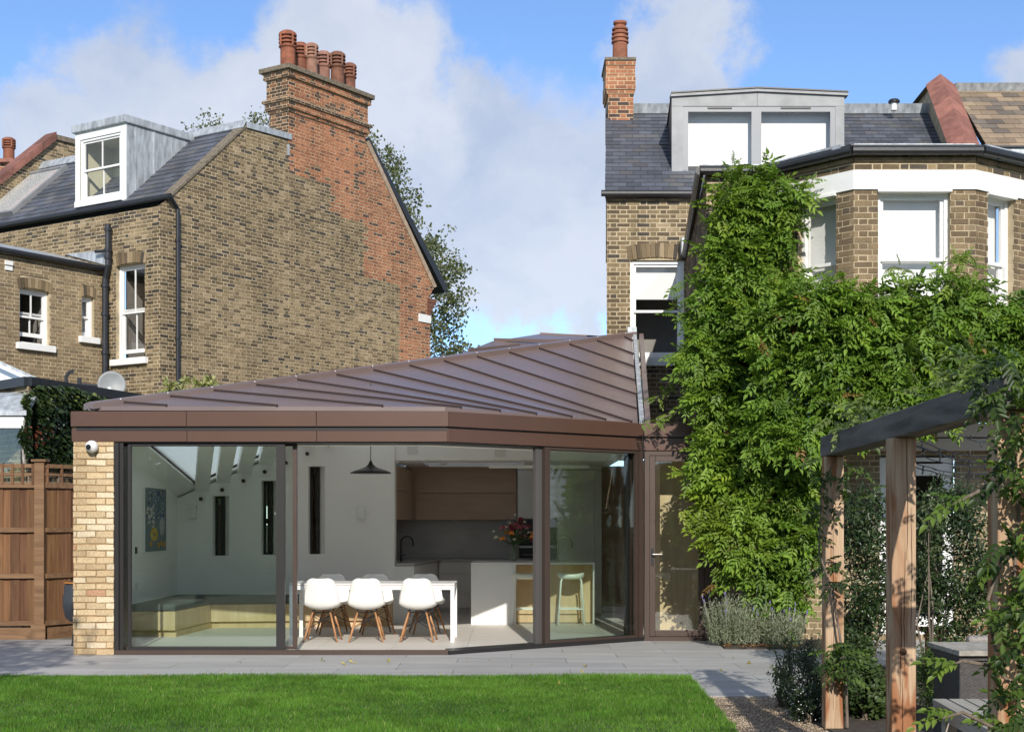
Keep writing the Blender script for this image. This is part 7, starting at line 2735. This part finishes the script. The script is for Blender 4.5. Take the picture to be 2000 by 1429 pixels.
# unseen hedge and trees added behind the viewer to darken glass reflections
hg_n, hg_m = 130, 16
hv, hf = [], []
hr2 = random.Random(91)
for j in range(hg_m + 1):
    for i in range(hg_n + 1):
        w = 3.7 * j / hg_m
        hv.append((-32 + 64 * i / hg_n + hr2.uniform(-0.2, 0.2), -15.2 + hr2.uniform(-0.25, 0.25) - 0.9 * max(0, (j - hg_m + 2) / 2), -0.06 + w + (hr2.uniform(-0.2, 0.2) if j else 0)))
for j in range(hg_m):
    for i in range(hg_n):
        k = j * (hg_n + 1) + i
        hf.append((k, k + hg_n + 1, k + hg_n + 2, k + 1))
hdg = thing('added_hedge', 'tall dark evergreen hedge added behind the viewer to darken glass reflections', 'hedge', (0, -15, -0.05))
MB().add(hv, hf).build('clipped_face', mat_plain('hedge_green', (0.035, 0.06, 0.02), 0.9, var=0.5, scale=6, bump=0.8, bscale=12), hdg)
for k, x in enumerate((-13.0, -6.5, 15.0)):
    place = ('far left', 'middle', 'far right')[k]
    bush('added_tree', 'bushy tree added for glass reflections at the ' + place + ' of the hedge behind the viewer', 'tree', (x, -13.5, -0.05), (x, -13.5, 4.4), (3.6, 2.0, 4.3), 5200, 0.45, ((0.02, 0.04, 0.012), (0.07, 0.11, 0.03)), tmpl=BROAD, mat='leaf', seed=80 + k, clumps=90, stems=5, group='added trees behind the viewer')
fallen = bush('fallen_leaves', 'few fallen yellow leaves lying on the terrace and lawn', 'leaves', (0, 15, 0.004), (0, 14.6, 0.006), (4.5, 2.2, 0.003), 70, 0.045, ((0.25, 0.2, 0.04), (0.42, 0.36, 0.08)), seed=15, clumps=60, mat='leaf', stems=0, shape=0.008)
fallen['kind'] = 'stuff'

# ---------------------------------------------------------------- pergola
pg = thing('pergola', 'oak pergola with pale posts and a blackened beam at right', 'pergola', (2.3, 8.5, 0))
b0 = V((2.305, 10.72, 2.006))
b1 = V((2.128, 6.2, 2.006))
dB = (b1 - b0).normalized()
nB = V((-dB.y, dB.x, 0))
nB = nB if nB.x > 0 else -nB
MB().obox(b0, b1 - b0, nB * 0.15, V((0, 0, 0.15))).build('beam', M['beam'], pg, bevel=0.008)
posts = []
for (x, z, w, nm) in ((1612.5, 10.5, 0.135, 'far'), (1742, 8.25, 0.14, 'near'), (1949, 6.25, 0.14, 'front')):
    X0 = PX(x, z)
    o = MB().box(X0, X0 + w, z, z + w, 0.0, 2.004).build('post', M['oak_post'], pg, bevel=0.006)
    posts.append((X0, z, w, o))
# drying cracks and a knot
rk_ = random.Random(17)
cm = mat_plain('crack', (0.05, 0.025, 0.012), 0.95, var=0.3)
for (X0, z, w, o), cracks in zip(posts[:2], ([(0.42, 0.15, 1.75), (0.55, 0.3, 0.62)], [(0.45, 0.05, 0.62), (0.52, 0.66, 1.35), (0.62, 1.3, 2.0), (0.36, 0.5, 1.2), (0.8, 0.9, 1.6)])):
    for (f, h0, h1) in cracks:
        m = MB()
        n = 14
        pts = []
        for k in range(n + 1):
            t = k / n
            pts.append((X0 + w * f + 0.003 * math.sin(t * 5 + f * 30) + rk_.uniform(-0.002, 0.002), h0 + (h1 - h0) * t, 0.0008 + 0.0016 * math.sin(math.pi * t) * rk_.uniform(0.5, 1.2)))
        for (xa, ha_, wa_), (xb, hb2, wb2) in zip(pts[:-1], pts[1:]):
            m.prism([(xa - wa_, z - 0.0012, ha_), (xa + wa_, z - 0.0012, ha_), (xb + wb2, z - 0.0012, hb2), (xb - wb2, z - 0.0012, hb2)], (0, 0.003, 0))
        m.build('crack', cm, o)
kx, kh = PX(1764, 8.25), PH(1272, 8.25)
MB().lathe([(0.022, 0.0), (0.02, 0.002), (0.012, 0.003), (0.002, 0.002)], (kx, 8.249, kh), 12, (0, -1, 0)).build('knot', cm, posts[1][3])
# short cross beam at the near end
MB().box(2.22, 5.0, 6.3, 6.44, 1.83, 2.0).build('cross_beam', M['beam'], pg, bevel=0.006)

# string lights
sl = thing('string_lights', 'black wire string lights stretched under the pergola beam', 'string lights', (2.5, 8, 1.9))
wv = random.Random(23)
for k, (y0, y1, za, zb_) in enumerate(((858, 892, 8.3, 9.0), (868, 905, 8.3, 9.2), (872, 898, 8.3, 8.8), (888, 908, 8.4, 9.4), (905, 922, 8.4, 9.6), (912, 930, 8.4, 9.0), (835, 862, 8.0, 9.2))):
    a, b = P(1788 if k < 6 else 1840, y0, za), P(1962, y1, zb_)
    pts = []
    for j in range(13):
        t = j / 12
        pts.append(a.lerp(b, t) + V((0, 0, -0.035 * math.sin(math.pi * t) + 0.004 * wv.uniform(-1, 1))))
    MB().tube(pts, 0.0032, 5).build('wire', M['black'], sl)
    for j in range(1, 12, 2):
        q = pts[j]
        d = V((wv.uniform(-0.5, 0.5), wv.uniform(-0.4, 0.2), -1 if wv.random() < 0.75 else 0.8)).normalized()
        MB().tube([q, q + d * 0.022, q + d * 0.03], [0.0045, 0.0055, 0.003], 6).build('bulb', M['black'], sl)

# ---------------------------------------------------------------- vine over the near post
vn = thing('post_vine', 'large leaved green vine over the nearest pergola post', 'climber', (2.3, 6.3, 0))
VM = []
for k in range(3):
    v, f, t = pinnate(3 + k % 2, L_=0.22, ll=0.085, lw=0.045, seed=70 + k, sag=0.3)
    me = mesh_np('leaf', v, f, np.repeat(t[:, None], 3, axis=1))
    me.materials.append(M['leaf'])
    VM.append(me)
vr = random.Random(71)


def leaf_obj(par, me, q, d, up_, s, col):
    s1, a1_, n1 = frames(np.array([tuple(d)]), np.array([tuple(up_)]))
    mt = Matrix.Identity(4)
    for r_ in range(3):
        mt[r_][0], mt[r_][1], mt[r_][2] = s1[0][r_] * s, a1_[0][r_] * s, n1[0][r_] * s
    q = V(q) - world_loc(par)
    mt[0][3], mt[1][3], mt[2][3] = q
    o = bpy.data.objects.new('leaf', me)
    COL.objects.link(o)
    o.parent = par
    o.matrix_basis = mt
    o.color = (*col, 1)


VINE = [(1870, 730), (1890, 700), (1940, 700), (2010, 690), (2010, 1440), (1950, 1440), (1965, 1380), (1950, 1330), (1935, 1290), (1965, 1250), (1970, 1180), (1985, 1100), (1970, 1060), (1965, 1000), (1945, 930), (1975, 890), (1985, 830), (1920, 760)]
cnt = 0
while cnt < 250:
    x, y = (vr.uniform(1840, 2060) if cnt < 190 else vr.uniform(1940, 2010)), vr.uniform(690, 1440)
    if cnt < 190 and x < 2000 and not inside(VINE, x, y):
        continue
    z = 6.2 - vr.random() ** 2 * 0.35 + (0.35 if vr.random() < 0.35 and cnt < 190 else 0)
    a = vr.uniform(0, 6.28)
    d = V((math.cos(a) - 0.25, -0.35, math.sin(a) * 0.6 - 0.1))
    t = vr.random()
    col = mixc((0.025, 0.055, 0.012), (0.13, 0.21, 0.03), t ** 1.3)
    leaf_obj(vn, VM[cnt % 3], P(x, y, z), d, V((vr.uniform(-0.4, 0.4), -0.6, 1)), vr.uniform(0.35, 0.68), col)
    cnt += 1
for pts in ([P(1985, 1440, 6.3), P(1975, 1200, 6.25), P(1990, 1000, 6.25), P(1970, 820, 6.2), P(1900, 740, 6.3)], [P(1945, 1270, 6.2), P(1935, 1220, 6.2), P(1930, 1170, 6.2), P(1945, 1120, 6.2), P(1960, 1100, 6.2)],
            [P(1990, 1350, 6.1), P(1940, 1300, 6.1), P(1880, 1290, 6.05), P(1865, 1295, 6.0)], [P(1960, 1430, 6.0), P(1880, 1390, 5.95), P(1840, 1402, 5.9)], [P(1960, 930, 6.2), P(1910, 960, 6.1), P(1860, 985, 6.05)]):
    MB().tube(pts, [0.008] * (len(pts) - 1) + [0.003], 6).build('stem', M['bark'], vn)
    for k in range(4):
        q = V(pts[-1]).lerp(V(pts[-2]), k * 0.28)
        leaf_obj(vn, VM[k % 3], q, V((-0.9, -0.2, vr.uniform(-0.5, 0.5))), V((0, -0.5, 1)), vr.uniform(0.4, 0.65), mixc((0.06, 0.12, 0.02), (0.17, 0.25, 0.04), vr.random()))
# climber on the far post
pc_ = thing('post_climber', 'young climber wrapped round the far oak post', 'climber', (2.35, 10.45, 0))
MB().tube([P(1655, 1420, 10.45), P(1652, 1320, 10.44), P(1640, 1240, 10.42), P(1625, 1150, 10.45), P(1600, 1080, 10.5), P(1605, 950, 10.5), P(1640, 880, 10.5)], [0.012, 0.011, 0.009, 0.008, 0.007, 0.006, 0.004], 6).build('stem', M['bark'], pc_)
for k in range(120):
    q = vr.random()
    if q < 0.36:
        x, y = vr.uniform(1612, 1665), vr.uniform(1255, 1320)
    elif q < 0.5:
        x, y = vr.uniform(1608, 1655), vr.uniform(1085, 1150)
    elif q < 0.8:
        x, y = vr.uniform(1575, 1625), vr.uniform(860, 1060)
    else:
        x, y = vr.uniform(1640, 1700), vr.uniform(885, 1000)
    a = vr.uniform(0, 6.28)
    leaf_obj(pc_, VM[k % 3], P(x, y, 10.38 + vr.uniform(-0.1, 0.25)), V((math.cos(a), -0.4, math.sin(a) * 0.6 - 0.2)), V((vr.uniform(-0.3, 0.3), -0.4, 1)), vr.uniform(0.35, 0.65), mixc((0.02, 0.045, 0.012), (0.10, 0.16, 0.03), vr.random()))
# tangle along the beam
for k in range(110):
    f = vr.random()
    q = b0.lerp(b1, f * 0.85) + nB * vr.uniform(0.0, 0.3) + V((0, 0, 0.16 + vr.uniform(0, 0.16)))
    a = vr.uniform(0, 6.28)
    if f < 0.35 or f > 0.62:
        leaf_obj(vn, VM[k % 3], q, V((math.cos(a), -0.3, math.sin(a) * 0.5 + 0.1)), V((vr.uniform(-0.3, 0.3), -0.4, 1)), vr.uniform(0.35, 0.75), mixc((0.06, 0.10, 0.03), (0.19, 0.25, 0.07), vr.random()))

# ---------------------------------------------------------------- garden furniture
sbn = thing('slatted_bench', 'weathered grey slatted garden bench in the bottom right corner', 'bench', (2.6, 8.2, 0))
zA, zB_ = 8.68, 7.2
for k in range(5):
    xa = 2.545 + k * 0.098
    MB().obox((xa, zA, 0.425), (-0.072 * (zA - zB_), zB_ - zA, 0), (0.084, 0, 0), (0, 0, 0.026)).build('slat', M['bench_grey'], sbn, bevel=0.003)
for zc2 in (zA - 0.06, zA - 1.1):
    off = -0.072 * (zA - zc2)
    bx('bearer', M['bench_grey'], sbn, 2.56 + off, 3.01 + off, zc2 - 0.035, zc2, 0.36, 0.424)
    for s in (0.03, 0.37):
        bx('leg', M['bench_grey'], sbn, 2.545 + off + s, 2.545 + off + s + 0.07, zc2 - 0.12, zc2 - 0.036, 0.0, 0.424, bevel=0.003)
MB().obox((2.547, zA - 0.01, 0.36), (-0.072 * 1.4, -1.4, 0), (0.026, 0, 0), (0, 0, 0.064)).build('side_rail', M['bench_grey'], sbn)
zr = 9.7
rt = thing('rattan_table', 'dark rattan garden table with pale grey top at right', 'table', (3.2, 10, 0))
bx('rattan_base', M['rattan'], rt, PX(1874, zr), PX(1874, zr) + 0.34, zr, zr + 0.6, 0.0, 0.60, bevel=0.01)
bx('rattan_base', M['rattan'], rt, PX(1874, zr) + 0.55, PX(1874, zr) + 0.9, zr + 0.02, zr + 0.6, 0.0, 0.60, bevel=0.01)
for k in range(5):
    bx('top_board', M['bench_grey'], rt, PX(1868, zr), PX(1868, zr) + 1.2, zr - 0.06 + k * 0.15, zr - 0.06 + k * 0.15 + 0.143, 0.62, 0.655, bevel=0.003)
bx('frame', M['rattan'], rt, PX(1872, zr), PX(1872, zr) + 1.1, zr - 0.02, zr + 0.65, 0.585, 0.619)
zr2 = 11.4
rc = thing('rattan_chair', 'grey rattan chair back showing behind the rattan table', 'chair', (PX(1920, zr2), zr2, 0))
bx('backrest', mat_plain('rattan_pale', (0.24, 0.22, 0.20), 0.6, var=0.4, scale=40, bump=0.7, bscale=90), rc, PX(1892, zr2), PX(1892, zr2) + 0.6, zr2, zr2 + 0.1, 0.3, PH(1241, zr2), bevel=0.03)
bx('seat', bpy.data.materials['rattan_pale'], rc, PX(1892, zr2), PX(1892, zr2) + 0.6, zr2 + 0.1, zr2 + 0.6, 0.1, 0.35, bevel=0.03)
for s in (0.02, 0.52):
    bx('leg', bpy.data.materials['rattan_pale'], rc, PX(1892, zr2) + s, PX(1892, zr2) + s + 0.06, zr2 + 0.02, zr2 + 0.08, 0.0, 0.3)
zw = 14.6
wb2 = thing('timber_bench', 'reddish brown timber bench behind the border plants', 'bench', (PX(1850, zw), zw, 0))
for a in (PX(1810, zw), PX(1832, zw)):
    bx('post', M['bench_red'], wb2, a, a + 0.075, zw, zw + 0.075, 0.0, 0.40, bevel=0.004)
bx('post', M['bench_red'], wb2, PX(1832, zw) + 0.9, PX(1832, zw) + 0.975, zw, zw + 0.075, 0.0, 0.40, bevel=0.004)
for h in (0.05, 0.15, 0.25):
    bx('slat', M['bench_red'], wb2, PX(1832, zw) + 0.076, PX(1832, zw) + 0.9, zw + 0.015, zw + 0.045, h, h + 0.07, bevel=0.003)
for k in range(5):
    bx('seat_slat', M['bench_red'], wb2, PX(1805, zw), PX(1832, zw) + 1.0, zw - 0.01 + k * 0.1, zw + 0.08 + k * 0.1, 0.401, 0.43, bevel=0.003)
